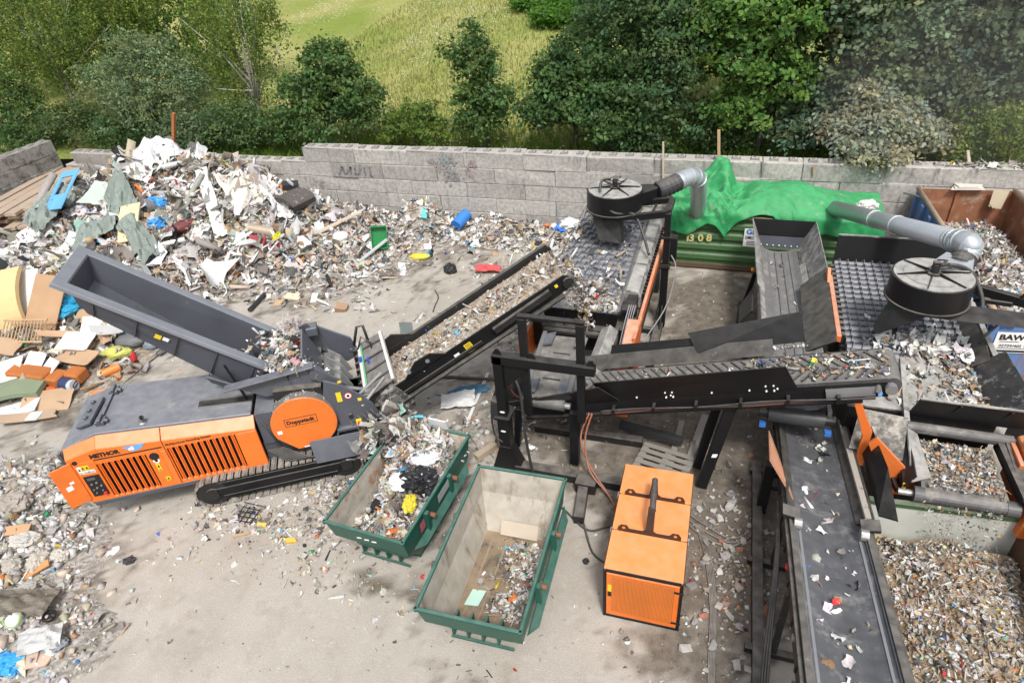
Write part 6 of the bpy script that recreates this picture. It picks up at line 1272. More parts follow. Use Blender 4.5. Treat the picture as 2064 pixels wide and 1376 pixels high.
for d in (-.3, -.08, .12, .3):
    q = MB(); q.beam(uvp(.02, ux(.02, d), .035 + .1 * abs(d * 2) ** 2.5), uvp(.97, ux(.97, d), .035 + .1 * abs(d * 2) ** 2.5), .05, .004); q.build('wear_streak', mat('belt_streak', (.15, .15, .155), .6), ub)
b = MB()
for s in (-1, 1):
    b.plate([uvp(.16, ux(.16, s * .46), .1), uvp(.98, ux(.98, s * .46), .1), uvp(.98, ux(.98, s * .62), .26), uvp(.16, ux(.16, s * .62), .26)], .03)
    b.beam(uvp(.0, ux(0, s * .6), -.1), uvp(1, ux(1, s * .6), -.1), .08, .26)
b.build('side_skirt', DUSTP(), uc)
b = MB()
b.plate([(.98, 19.35, 1.5), (2.2, 19.35, 1.5), (2.5, 19.5, 2.28), (.72, 19.5, 2.28)], .03); b.build('hopper_back', BLACK(), uc)
b = MB(); b.plate([(1.02, 19.26, 1.5), (2.18, 19.26, 1.5), (2.3, 19.32, 1.82), (.9, 19.32, 1.82)], .02); b.build('hopper_back_flap', GREY(), uc)
b = MB()
for k in range(7): b.cyl((1.05 + k * .17, 19.22, 1.58), (1.05 + k * .17, 19.2, 1.575), .02, 6)
b.build('flap_bolts', PRINT_W(), uc).__setitem__('kind', 'stuff')
b = MB(); b.plate([(2.12, 19.4, 1.5), (2.3, 16.2, 1.75), (2.62, 16.3, 2.3), (2.5, 19.5, 2.28)], .03); b.build('hopper_right_side', DUSTP(), uc)
b = MB(); b.plate([(1.05, 19.4, 1.5), (1.15, 16.0, 1.75), (.95, 16.0, 2.0), (.72, 19.5, 2.28)], .03); b.build('hopper_left_side', DUSTP(), uc)
b = MB(); b.plate([(2.0, 16.3, 1.75), (2.06, 13.5, 1.95), (2.6, 13.4, 2.3), (2.55, 16.3, 2.28)], .03); b.build('right_guide', mat('black_paint_streaked', (.03, .03, .032), .5, dirt=(.3, .29, .28), dirt_amt=.4, dirt_scale=5, dust=.4), uc)
for (y, x_) in ((14.2, .92), (17.5, .92)):
    b = MB(); b.beam((x_ - .25, y, .05), (x_, y, 1.5), .12, .12); b.beam((x_ - .25, y + .7, .05), (x_ - .25, y - .5, .06), .16, .12); b.beam((x_ + 1.5, y, .05), (x_ + 1.3, y, 1.5), .12, .12); b.build('support_leg', BLACK(), uc)
b = MB(); b.plate([(.88, 16.6, 1.5), (.88, 15.4, 1.5), (.6, 15.5, 1.0), (.6, 16.4, 1.0)], .04); b.build('motor_guard', RUBDK(), uc)
for x_ in (ux(1, -.6), ux(1, .62)):
    b = MB(); b.box(x_ - .06, x_ + .06, 10.78, 10.9, 1.58, 1.66); b.build('blue_bearing', mat('blue_cap_paint', (.04, .16, .5), .4), uc); b = MB(); b.cyl((x_ - .1, 10.95, 1.85), (x_ + .1, 10.95, 1.85), .1, 12); b.build('drum_bearing', BLACKD(), uc)
q = MB(); q.box(.78, .86, 17.1, 17.16, 1.75, 1.83); q.build('emergency_stop_button', mat('orange_switch', (.7, .25, .02), .4), uc)

lc = thing('belt_conveyor', 'long dusty black conveyor running towards the viewer at the lower right', 'conveyor', (2.2, 8.5, 0))
V0, V1 = Vector((2.14, 12.1, .92)), Vector((2.24, 3.4, 2.62))
def lv(f, d, h): p = V0.lerp(V1, f); return Vector((p.x + d, p.y, p.z + h))
b = MB(); b.grid(lambda a, c: lv(c, -.52 + a * 1.04, .14 * abs(2 * a - 1) ** 2.2), 8, 14); lb_ = b.build('conveyor_belt', mat('dusty_belt', (.055, .057, .064), .55, dirt=(.22, .215, .21), dirt_amt=.38, dirt_scale=2.2, dust=.3, dustcol=(.26, .26, .26), var=.3, vscale=3), lc, recalc=False)
b = MB()
for s in (-1, 1):
    b.beam(lv(0, s * .62, -.12), lv(1, s * .62, -.12), .07, .3); b.beam(lv(0, s * .66, .12), lv(1, s * .66, .12), .06, .06); b.beam(lv(.44, s * .58, .2), lv(1, s * .58, .2), .1, .05)
    for k in range(11): b.beam(lv(.05 + k * .09, s * .66, -.2), lv(.05 + k * .09, s * .66, .12), .05, .05)
b.build('side_frame', BLACKD(), lc, bevel=.006)
b = MB()
for s in (-1, 1): b.beam(lv(.44, s * .55, .17), lv(1, s * .55, .17), .07, .012); b.beam(lv(.44, s * .46, .11), lv(1, s * .46, .11), .05, .012)
b.build('belt_edge_seal', mat('grey_rubber_seal', (.2, .215, .235), .5, dust=.3), lc)
b = MB()
b.plate([lv(.02, -.5, .12), lv(.42, -.5, .12), lv(.42, -.64, .3), lv(.02, -.64, .3)], .03); b.build('left_skirt', BLACKD(), lc)
b = MB(); b.plate([lv(.02, .46, .12), lv(.42, .46, .12), lv(.43, .68, .34), lv(.02, .68, .34)], .04); b.build('right_skirt', BLACKD(), lc)
b = MB(); b.beam(lv(.05, .6, .3), lv(.42, .62, .3), .14, .06); b.build('caked_ledge', mat('caked_fines', (.38, .34, .29), .95, dirt=(.06, .06, .06), dirt_amt=.3, dirt_scale=5, bump=.4), lc)
b = MB(); b.plate([lv(.16, .8, .35), lv(.4, .78, .28), lv(.42, 1.02, .38), lv(.3, .98, .75), lv(.15, .92, .8)], .03); b.build('right_board', BLACK(), lc)
for s in (-1, 1):
    b = MB(); b.obox(lv(.44, s * .6, .3), (.14, 0, .03 * s), (0, .12, 0), (0, 0, .03)); b.build('skirt_end_guard', BLACKD(), lc)
    b = MB(); b.cyl(lv(.46, s * .56, .22), lv(.46, s * .44, .22), .1, 14); b.build('guide_roller', STEEL(), lc)
for k, f in enumerate((.56, .72, .88)):
    for s in (-1, 1):
        b = MB(); b.cyl(lv(f, s * .7, -.02), lv(f, s * .64, -.02), .055, 10); b.build('roller_cap', PRINT_R() if k != 1 else STEEL(), lc)
for y in (11, 8.6, 6.8, 5.2):
    f = (12.1 - y) / 8.7; z = lv(f, 0, 0).z
    b = MB(); b.beam((1.55, y, .05), (1.55, y, z - .2), .09, .09); b.beam((2.85, y, .05), (2.85, y, z - .2), .09, .09); b.beam((1.1, y, .12), (2.9, y, .12), .12, .12); b.build('support_leg', BLACKD(), lc)
b = MB(); b.beam((1.22, 11.2, .14), (1.36, 4.0, .14), .18, .18); b.build('skid_beam', BLACKD(), lc)
b = MB(); b.beam((1.33, 9.98, .03), (1.36, 10.05, 1.32), .2, .18); b.beam((1.4, 10.0, .7), (1.6, 10.0, .7), .07, .07); b.build('marker_post', BLACK(), lc, bevel=.006)
b = MB(); b.plate([lv(.24, -.74, .32), lv(.2, -.92, .62), lv(.3, -.92, .5), lv(.385, -.52, .2)], .02); b.build('rusty_guide_sheet', mat('orange_primer_sheet', (.42, .17, .08), .7, dirt=(.3, .24, .19), dirt_amt=.3, dirt_scale=5, dust=.3), lc)
for k in range(3):
    b = MB(); b.tube(smooth_path([lv(.36, -.72, -.1), lv(.5, -.74 - .02 * k, -.3), (1.42 - .04 * k, 6.2, .5), (1.4 - .03 * k, 5.0, .3)]), .025, 6); b.build('cable', RUBDK(), lc)
for k in range(6):
    b = MB(); b.tube(smooth_path([(1.62, 4.9, .55 + .05 * k), (1.4, 4.95, .5 + .05 * k), (1.25, 4.7 - .03 * k, .35), (1.22, 4.2, .2)]), .025, 6); b.build('cable', RUBDK(), lc)
rg = np.random.default_rng(53)
n = 120; f = rg.uniform(.05, 1, n); loc = np.array([list(lv(a, d, .03)) for a, d in zip(f, rg.uniform(-.38, .42, n))]); litter('belt_scraps', loc, sizes(rg, n, .03, .2, 1.8), rg, W_WHITE, .3, (.7, .15, .15), parent=lc)
n = 16; f = rg.uniform(.12, .75, n); loc = np.array([list(uvp(a, ux(a, d), .04)) for a, d in zip(f, rg.uniform(-.3, .3, n))]); litter('belt_scraps', loc, sizes(rg, n, .05, .25, 1.5), rg, W_WHITE, .3, (.9, .05, .05), parent=uc)

# ================================================================== CONTAINERS
CGR = lambda: mat('container_green', (.05, .125, .042), .55, dirt=(.14, .075, .035), dirt_amt=.22, dirt_scale=3, dust=.3, streak=True, var=.15)
gc_ = thing('roll_off_container', 'rusty green roll-off container marked 1308 under a green tarpaulin', 'container', (1.3, 21.3, 0))
gy0 = 20.32; gx0, gx1, gz = -1.72, 4.25, 1.98
b = MB(); b.box(gx0, gx1, gy0, gy0 + .05, .22, gz - .1); b.box(gx0, gx1, 22.26, 22.31, .2, gz - .1); b.box(gx0, gx0 + .05, gy0 + .05, 22.26, .2, gz - .1); b.box(gx1 - .05, gx1, gy0 + .05, 22.26, .2, gz - .1); b.box(gx0, gx1, gy0 + .05, 22.26, .2, .26); b.build('side_walls', CGR(), gc_)
for z0 in (.35, .72, 1.09, 1.46):
    b = MB(); b.prism([(gx0 + .05, gy0, z0), (gx0 + .05, gy0 - .07, z0 + .05), (gx0 + .05, gy0 - .07, z0 + .2), (gx0 + .05, gy0, z0 + .25)], (gx1 - gx0 - .1, 0, 0)); b.build('horizontal_rib', CGR(), gc_)
for x_ in (gx0 - .02, gx1 - .08): b = MB(); b.box(x_, x_ + .1, gy0 - .09, gy0 - .003, .1, gz - .1); b.build('corner_post', CGR(), gc_)
b = MB(); b.box(gx0 - .03, gx1 + .03, gy0 - .1, gy0 + .06, gz - .1, gz); b.box(gx0 - .03, gx1 + .03, 22.2, 22.34, gz - .1, gz); b.box(gx0 - .03, gx0 + .1, gy0 + .06, 22.2, gz - .1, gz); b.box(gx1 - .1, gx1 + .03, gy0 + .06, 22.2, gz - .1, gz); b.build('top_rim', mat('rusty_green_rim', (.16, .13, .06), .65, dirt=(.2, .09, .035), dirt_amt=.45, dirt_scale=5, dust=.3), gc_, bevel=.01)
b = MB(); b.box(gx0, gx1, gy0 - .06, gy0 + .02, .06, .22); b.box(gx0 + .2, gx1 - .2, 20.9, 21.1, 0, .2); b.box(gx0 + .2, gx1 - .2, 21.7, 21.9, 0, .2); b.build('floor_beam', mat('rusty_beam', (.1, .06, .035), .7, dust=.3), gc_)
PAINTY = mat('ochre_brush_paint', (.55, .5, .2), .7, dirt=(.1, .18, .07), dirt_amt=.25, dirt_scale=14)
for ch, pxx in (('1', 1385), ('3', 1393), ('0', 1411), ('8', 1428)):
    p = PY(pxx, 486, gy0 - .07); text_part('painted_number', ch, PAINTY, gc_, (p.x - .08, gy0 - .072, p.z), (1, 0, 0), (0, 0, 1), .36, .012)
def sign_at(parent, name, p0, xd, up, w, h, m):
    xd = Vector(xd).normalized(); up = Vector(up); p0 = Vector(p0); b = MB(); n_ = xd.cross(up)
    b.plate([p0, p0 + xd * w, p0 + xd * w + up * h, p0 + up * h], .01, nrm=n_); return b.build(name, m, parent)
p = PY(1497, 493, gy0 - .075); sg = sign_at(gc_, 'company_sign', (p.x, gy0 - .078, p.z - .05), (1, 0, 0), (0, 0, 1), .62, .62, PRINT_W())
text_part('sign_lettering', 'GR', mat('sign_blue', (.03, .14, .45), .5), sg, (p.x + .06, gy0 - .084, p.z + .38), (1, 0, 0), (0, 0, 1), .24, .012)
b = MB(); b.box(p.x + .04, p.x + .58, gy0 - .088, gy0 - .085, p.z + .2, p.z + .33); b.build('sign_band', mat('grey_band', (.3, .31, .32), .6), sg)
b = MB()
for k in range(2): b.prism([(p.x + .1 + k * .22, gy0 - .09, p.z + .24), (p.x + .24 + k * .22, gy0 - .09, p.z + .24), (p.x + .2 + k * .22, gy0 - .09, p.z + .3), (p.x + .15 + k * .22, gy0 - .09, p.z + .3)], (0, -.003, 0))
for k in range(3): b.box(p.x + .1, p.x + .54 - .06 * k, gy0 - .087, gy0 - .0845, p.z + .01 + k * .055, p.z + .035 + k * .055)
b.build('sign_print', PRINT_K(), sg)
# tarpaulin
def tarp():
    nu, nv = 130, 84; x0, x1 = -1.95, 4.5
    def ridge(x, y, sd): return 1 - abs(2 * float(fbm(np.array([x]), np.array([y]), sd, 3)[0]) - .94) * 2.2
    def f(a, c):
        x = x0 + (x1 - x0) * a; s = c * 4.2
        # front hem hangs over the rim, top sags over the load, back is tied up to a stake at the left
        hem = .4 + .16 * math.sin(a * 9 + 1) + .1 * math.sin(a * 23) - (.22 if .3 < a < .6 else 0) + (.3 if a > .93 else 0) + .4 * math.exp(-((a - .3) / .04) ** 2) + .15 * math.exp(-((a - .12) / .05) ** 2)
        loose = 1 / (1 + math.exp((a - .36) / .02))
        if s < hem: y, z = gy0 - .16 - .05 * abs(math.sin(a * 46)) * (hem - s) / hem, gz + .06 - (hem - s)
        else:
            q = (s - hem) / (4.2 - hem); y = gy0 - .15 + q * 2.17
            z = gz + .08 + .66 * math.exp(-((a - .58) / .2) ** 2) * math.sin(math.pi * min(q * 1.02, 1)) ** .8 + .12 * q + .22 * math.exp(-((a - .42) / .05) ** 2) * q
            z += loose * (q ** 1.15 * (.95 * math.exp(-((a - .27) / .13) ** 2 if a < .27 else -((a - .27) / .035) ** 2)) + .1 * math.sin(q * 9))
            if q > .95: z -= .25 * (q - .95) / .05 * (1 - loose)
        k = .16 + .84 * loose
        r1 = ridge(x * 1.5 + s * .8, s * .7 - x * .5, 51); r2 = ridge(x * 3.2 - s, s * 1.4 + x, 57)
        n2 = float(fbm(np.array([x * 6 + s * 2]), np.array([s * 4]), 59, 2)[0]) - .4
        return (x + n2 * .05, y - (r1 - .4) * .1 * k + n2 * .04, z + ((r1 - .4) * .2 + (r2 - .4) * .09) * k * min(1, s * 2 + .3) + n2 * .03)
    b = MB(); b.grid(f, nu, nv)
    o = b.build('tarpaulin', mat('green_tarpaulin', (.022, .27, .085), .62, dirt=(.2, .33, .2), dirt_amt=.3, dirt_scale=2.6, dust=.3, dustcol=(.16, .4, .2), var=.22, vscale=4, bump=.25, bscale=60), None, smooth=True, recalc=False)
    so = o.modifiers.new('thick', 'SOLIDIFY'); so.thickness = .006
    return tag(o, 'bright green tarpaulin draped over the green roll-off container and tied up to a stake', 'tarpaulin')
tarp()
def stake(label, px, py0, py1, y, r, m):
    p = PY(px, py0, y); q = PY(px, py1, y); b = MB(); b.beam((q.x, y, q.z), (p.x, y, p.z), r, r); return tag(b.build('stake', m, None), label, 'stake')
WOOD = lambda: mat('raw_wood', (.42, .28, .16), .75, dirt=(.2, .13, .08), dirt_amt=.3, dirt_scale=6, var=.2)
stake('thin pale wooden stake at the left end of the green tarpaulin', 1337, 286, 385, 22.3, .06, mat('pale_wood', (.5, .42, .3), .75))
stake('thick brown wooden stake holding up the peak of the green tarpaulin', 1449, 262, 345, 22.32, .09, WOOD())
stake('short grey post standing against the wall behind the tarpaulin', 1538, 316, 352, 22.35, .05, mat('grey_post', (.25, .24, .22), .7))
stake('short yellow-brown post against the wall right of the grey post', 1640, 334, 352, 22.35, .05, WOOD())
stake('orange-brown post sticking up from the top of the waste heap', 350, 228, 296, 20.6, .11, mat('rust_post', (.34, .12, .04), .75))

# ---- blue container
BLU = lambda: mat('container_blue_rusty', (.10, .2, .42), .6, dirt=(.2, .1, .05), dirt_amt=.38, dirt_scale=3.2, dust=.2, streak=True, var=.2)
RUST = lambda: mat('rusty_inside', (.235, .095, .045), .75, dirt=(.33, .24, .17), dirt_amt=.36, dirt_scale=2.6, dust=.2, var=.3, vscale=3, bump=.2)
bc = thing('roll_off_container', 'open blue roll-off container with rusty inside and a white company sign, at the right', 'container', (6.9, 18, 0))
a0, a1 = Vector((5.55, 22.2, 0)), Vector((5.95, 15.0, 0)); c0, c1 = Vector((8.15, 22.3, 0)), Vector((8.75, 15.35, 0)); bz = 2.4
bd = (a1 - a0).normalized(); bn = Vector((bd.y, -bd.x, 0)); 
if bn.x > 0: bn = -bn
up = Vector((0, 0, 1))
b = MB(); b.plate([a0 + up * .2, a1 + up * .2, a1 + up * bz, a0 + up * bz], .06); b.build('left_wall', BLU(), bc)
for k in range(9):
    p = a0.lerp(a1, .04 + k * .115); b = MB(); b.obox(p + bn * .08 + up * 1.25, bd * .09, bn * .05, up * 1.05); b.build('wall_rib', BLU(), bc)
for (q0, q1, nm) in ((a0, c0, 'back_wall'), (c0, c1, 'right_wall')):
    b = MB(); b.plate([q0 + up * .2, q1 + up * .2, q1 + up * bz, q0 + up * bz], .06); b.build(nm, RUST(), bc)
b = MB(); b.plate([a0 - bn * .05 + up * .25, a1 - bn * .05 + up * .25, a1 - bn * .05 + up * (bz - .05), a0 - bn * .05 + up * (bz - .05)], .02); b.build('left_lining', RUST(), bc)
b = MB(); m_ = a0.lerp(c0, .42); b.obox(m_ + Vector((0, -.07, 1.3)), (.05, 0, 0), (0, .03, 0), (0, 0, 1.05)); b.build('inner_seam', RUST(), bc)
b = MB(); b.plate([a0 + up * .2, c0 + up * .2, c1 + up * .2, a1 + up * .2], .05); b.build('floor', RUST(), bc)
b = MB(); b.tube([a0 + up * bz, a0.lerp(a1, .45) + up * (bz + .0), a0.lerp(a1, .5) + up * (bz - .06), a1 + up * (bz - .05)], .07, 10); b.tube([c0 + up * bz, c1 + up * bz], .08, 10); b.build('rim_pipe', mat('worn_rim', (.36, .27, .2), .65, dirt=(.2, .1, .05), dirt_amt=.3, dirt_scale=5), bc, smooth=True)
b = MB(); b.beam(a0 + up * (bz + .0), c0 + up * bz, .06, .04); b.build('back_rim', mat('worn_rim', (.36, .27, .2)), bc)
b = MB(); b.grid(lambda a, c: tuple(a0.lerp(a1, c).lerp(c0.lerp(c1, c), .02 + a * .96) + up * (1.05 + .35 * math.sin(a * 3.1) + .45 * c + .1 * math.sin(a * 9 + c * 7))), 14, 18); b.build('load_surface', MATS['shredded_waste_grey'], bc, recalc=False).__setitem__('kind', 'stuff')
rg = np.random.default_rng(61); n = 4500; a = rg.uniform(.03, .97, n); c = rg.uniform(.02, .98, n)
loc = np.array([list(a0.lerp(a1, cc_).lerp(c0.lerp(c1, cc_), .02 + aa * .96) + up * (1.06 + .35 * math.sin(aa * 3.1) + .45 * cc_ + .1 * math.sin(aa * 9 + cc_ * 7))) for aa, cc_ in zip(a, c)])
litter('container_load', loc, sizes(rg, n, .03, .2, 2.6), rg, W_MIX + W_STONE, .6, label='grey mixed waste filling the open blue container')
p = PY(1995, 702, 14.9); t_ = (p.y - a0.y) / (a1.y - a0.y)
a2 = Vector((5.98, 14.98, 0)); c2 = Vector((8.75, 15.35, 0)); bd = (c2 - a2).normalized(); bn = Vector((bd.y, -bd.x, 0))
b = MB(); b.plate([a2 + up * .2, c2 + up * .2, c2 + up * 2.15, a2 + up * 2.15], .06); b.build('front_wall', BLU(), bc)
for k in range(3): b = MB(); b.obox(a2 + bd * (.05 + k * 1.3) + bn * .06 + up * 1.1, bd * .06, bn * .05, up * .95); b.build('wall_rib', BLU(), bc)
b = MB(); b.beam(a2 + bn * .04 + up * 2.17, c2 + bn * .04 + up * 2.17, .12, .08); b.build('front_rim', mat('worn_rim', (.36, .27, .2)), bc)
s0 = a2 + bd * .17 + bn * .05; s1 = s0 + bd
sgn = sign_at(bc, 'company_sign', s0 + up * 1.28, (s1 - s0), (0, 0, 1), .98, .56, PRINT_W()); sx = (s1 - s0).normalized(); so_ = s0 + up * 1.28 + bn * .006
text_part('sign_lettering', 'BAW', PRINT_K(), sgn, so_ + sx * .07 + up * .36, sx, up, .2, .008, xs=1.15)
text_part('sign_lettering', '02739/402 106', PRINT_K(), sgn, so_ + sx * .12 + up * .16, sx, up, .105, .002, xs=1.05)
b = MB(); b.plate([so_ + sx * .02 + up * .02 + bn * .002, so_ + sx * .96 + up * .02 + bn * .002, so_ + sx * .96 + up * .075 + bn * .002, so_ + sx * .02 + up * .075 + bn * .002], .003); b.plate([so_ + sx * .1 + up * .3 + bn * .002, so_ + sx * .5 + up * .3 + bn * .002, so_ + sx * .5 + up * .315 + bn * .002, so_ + sx * .1 + up * .315 + bn * .002], .003); b.plate([so_ + sx * .1 + up * .115 + bn * .002, so_ + sx * .8 + up * .115 + bn * .002, so_ + sx * .8 + up * .13 + bn * .002, so_ + sx * .1 + up * .13 + bn * .002], .003); b.build('sign_bar', PRINT_K(), sgn)
ctr = so_ + sx * .78 + up * .4
for k in range(3):
    an = rad(90 + 120 * k); b = MB()
    def rp(r, a_): return ctr + sx * (r * math.cos(a_)) + up * (r * math.sin(a_)) + bn * .004
    e0_, e1__ = rp(.13, an + rad(20)), rp(.13, an + rad(82)); b.beam(e0_, e1__, .045, .004, up=bn)
    dv = (e1__ - e0_).normalized(); iv_ = (ctr + bn * .004 - e1__).normalized()
    b.plate([e1__ - iv_ * .035, e1__ + iv_ * .055, e1__ + dv * .06 + iv_ * .01], .004, nrm=bn); b.build('recycling_arrow', PRINT_K(), sgn)
text_part('painted_lettering', 'SP83', mat('dark_blue_letter', (.03, .08, .2), .6), bc, s0 + up * 1.92, sx, up, .15, .004)
b = MB(); b.beam(a0.lerp(a1, .1) + up * 2.38, a0 + Vector((-.35, .1, 2.2)), .05, .05); b.build('rim_hook', STEEL(), bc)

# ---- chip bay: open container at the lower right
cb = thing('chip_container', 'open container with dusty white and green back wall catching wood chips at the lower right', 'container', (4.4, 7.5, 0))
b = MB(); b.plate([(3.05, 9.55, .15), (5.55, 9.72, .15), (5.55, 9.72, 1.26), (3.05, 9.55, 1.26)], .06); bw = b.build('back_wall', mat('white_dusted_green_wall', (.5, .51, .46), .7, dirt=(.03, .09, .03), dirt_amt=.2, dirt_scale=2.2, var=.12), cb)
b = MB(); b.beam((3.05, 9.55, 1.28), (5.55, 9.72, 1.28), .12, .08); b.build('back_rim', mat('dark_green_rim', (.03, .08, .025), .6, dirt=(.4, .4, .36), dirt_amt=.3, dirt_scale=4, dust=.5), cb)
b = MB(); b.plate([(5.55, 9.72, .1), (5.62, 4.2, .1), (5.62, 4.2, 1.5), (5.55, 9.72, 1.5)], .06); b.build('right_wall', mat('dark_rust_wall', (.1, .05, .028), .7, dirt=(.2, .13, .08), dirt_amt=.3, dirt_scale=3, bump=.2), cb)
b = MB(); b.beam((5.55, 9.74, 1.52), (5.62, 4.2, 1.52), .1, .08); b.build('side_rim', mat('pale_worn_rim', (.4, .38, .32), .7), cb)
b = MB(); b.plate([(2.98, 9.55, .1), (3.0, 4.2, .1), (3.0, 4.2, .6), (2.98, 9.55, .9)], .05); b.plate([(2.98, 9.55, .05), (5.6, 9.72, .05), (5.6, 4.2, .05), (2.98, 4.2, .05)], .05); b.build('left_wall_and_floor', mat('dark_rust_wall', (.1, .05, .028)), cb)
def chipz(x, y): return .35 + .42 * math.exp(-((x - 4.5) / 1.0) ** 2 - ((y - 7.2) / 1.9) ** 2) + .2 * math.exp(-((x - 4.6) / .9) ** 2 - ((y - 9.2) / .8) ** 2) + .06 * math.sin(x * 6 + y * 4)
b = MB(); b.grid(lambda a, c: (3.05 + a * 2.48, 4.2 + c * 5.3, chipz(3.05 + a * 2.48, 4.2 + c * 5.3)), 16, 30)
tag(b.build('chip_heap', mat('wood_chips', (.25, .17, .1), .95, dirt=(.46, .38, .27), dirt_amt=.55, dirt_scale=18, var=.45, vscale=22, bump=.8, bscale=30), None, recalc=False), 'heap of brown wood chips and paper shreds below the right discharge belt', 'waste', None, 'stuff')
n = 11000; x = rg.uniform(3.08, 5.5, n); y = rg.uniform(4.2, 9.4, n); loc = np.stack([x, y, np.array([chipz(p, q) for p, q in zip(x, y)]) + rg.uniform(-.01, .03, n)], 1)
litter('chip_litter', loc, sizes(rg, n, .015, .12, 2.4), rg, W_CHIP + W_MIX * .8, .6, (.58, .3, .1, .04), 'pale wood chips and paper bits covering the chip heap')
n = 500; f = rg.uniform(0, 1, n); loc = np.stack([rg.uniform(3.9, 5.15, n), 9.55 - .35 * f + rg.normal(0, .05, n), 1.45 - .8 * f ** 1.5], 1); litter('falling_chips', loc, sizes(rg, n, .015, .06), rg, W_CHIP, 1.2, label='fine chips raining off the right discharge belt')

# ================================================================== WASTE HEAPS
HEAP = attr_mat('heap_surface', .95, .35, 16, bump=.9)
def heap(name, x0, x1, y0, y1, st, label, cols):
    xs = np.arange(x0, x1, st); ys = np.arange(y0, y1, st); X_, Y_ = np.meshgrid(xs, ys); Z_ = Hn(X_, Y_)
    nx, ny = len(xs), len(ys); idx = np.arange(nx * ny).reshape(ny, nx)
    F = np.stack([idx[:-1, :-1].ravel(), idx[:-1, 1:].ravel(), idx[1:, 1:].ravel(), idx[1:, :-1].ravel()], 1)
    z = Z_.ravel(); F = F[(z[F] > .015).any(1)]
    rg = np.random.default_rng(int(abs(x0 * 10)))
    c = np.array(cols); ci = rg.choice(len(c), nx * ny); C = c[ci] * rg.uniform(.7, 1.1, (nx * ny, 1))
    zz = np.where(z > .015, z, -.03)
    np_mesh(name, np.stack([X_.ravel(), Y_.ravel(), zz], 1), F, C, HEAP, None, label, 'waste', 'stuff', loc=((x0 + x1) / 2, (y0 + y1) / 2, 0))
heap('waste_heap', -30, -5, 14, 22.38, .09, 'body of the big mixed waste heap against the block wall', [(.36, .34, .31), (.48, .46, .43), (.26, .22, .18), (.2, .16, .12), (.4, .36, .3)])
heap('waste_heap', -28, -16.2, 8.5, 14, .09, 'body of the low heap of cardboard and furniture left of the shredder', [(.3, .26, .2), (.24, .2, .16), (.4, .36, .3)])
heap('rubble_heap', -17.5, -9.5, 1.5, 8, .08, 'body of the low rubble heap at the lower left', [(.38, .35, .31), (.46, .43, .4), (.26, .23, .19)])
rg = np.random.default_rng(71)
def area(n, x0, x1, y0, y1, dens):
    x = rg.uniform(x0, x1, n); y = rg.uniform(y0, y1, n); k = rg.uniform(0, 1, n) < dens(x, y)
    return x[k], y[k]
# big heap
x, y = area(40000, -29, -14, 14.2, 22.35, lambda x, y: np.clip(Hn(x, y) * 3.5, 0, 1))
n = len(x); litter('heap_litter', on_ground(x, y, .01), sizes(rg, n, .02, .5, 5), rg, W_MIX, .65, (.66, .16, .08, .14), 'countless scraps of film, paper, wood and plastic covering the big waste heap')
x, y = area(26000, -16, -5.2, 15.2, 22.35, lambda x, y: np.clip(.12 + Hn(x, y) * 2.4 + .75 * (y > 20.6) + .6 * np.exp(-((x + 13.5) / 1.9) ** 2 - ((y - 18) / 1.7) ** 2) - .25 * np.exp(-((x + 9.5) / 1.5) ** 2 - ((y - 17.5) / 1.6) ** 2), 0, 1) * .8)
n = len(x); litter('floor_litter', on_ground(x, y, .005), sizes(rg, n, .02, .34, 4.5), rg, W_MIX, .45, (.64, .18, .1, .1), 'litter strewn over the ground between the heap and the block wall')
x, y = area(7500, -28, -16, 8.6, 14.2, lambda x, y: np.clip(Hn(x, y) * 3, 0, 1))
n = len(x); litter('heap_litter', on_ground(x, y, .01), sizes(rg, n, .03, .5, 3.6), rg, W_CHIP + W_MIX, .5, (.7, .2, .04, .1), 'scraps of cardboard, wood and film on the low heap left of the shredder')
x, y = area(15000, -17, -9.6, 1.6, 8, lambda x, y: np.clip(Hn(x, y) * 4 + .02, 0, 1))
n = len(x); litter('rubble_litter', on_ground(x, y, .0), sizes(rg, n, .02, .26, 3.4), rg, W_RUB * np.array([1, 1, 1, 1, 1, 1, 1, 1, 1, 1, 2, 2, 1, 1, 1, 1, 1, 1, 1]), .6, (.22, .1, .66, .02), 'broken plaster, stones and scraps on the rubble heap', keep=True)
x, y = area(1150, -29, -15, 14.8, 22.2, lambda x, y: np.clip(Hn(x, y) * 2, 0, 1))
n = len(x); litter('heap_sheets', on_ground(x, y, .1), sizes(rg, n, .25, 1.0, 2.8), rg, W_BIG, .55, (.62, .12, .0, .26), 'larger torn sheets, films and strips tangled over the big waste heap')
# thinner spreads
x, y = area(16000, -11, -4.5, 5.6, 10.5, lambda x, y: .95 * np.exp(-((x + 7.4) / 1.1) ** 2 - ((y - 8.4) / 1.3) ** 2) + .8 * np.exp(-((x + 9.0) / 1.1) ** 2 - ((y - 7.0) / .5) ** 2) + .06)
n = len(x); litter('floor_litter', on_ground(x, y), sizes(rg, n, .015, .16, 3), rg, W_WHITE + W_STONE, .35, (.55, .15, .3), 'small bright litter in front of the shredder track')
x, y = area(9000, -7.5, -2, 9.8, 15.5, lambda x, y: .55 * np.exp(-((x + 4.6) / .9) ** 2 - ((y - 13.5) / 2.3) ** 2) + .5 * np.exp(-((x + 5.3) / 1.0) ** 2 - ((y - 11) / 1.0) ** 2) + .04)
n = len(x); litter('floor_litter', on_ground(x, y), sizes(rg, n, .02, .16, 2.5), rg, W_WHITE + W_STONE, .35, (.55, .15, .3), 'litter on the ground below the discharge conveyor and beside the portal')
x, y = area(15000, -16, 1.2, 2.5, 22, lambda x, y: .3 + .12 * (x > -3) * (y > 9) + 0 * x)
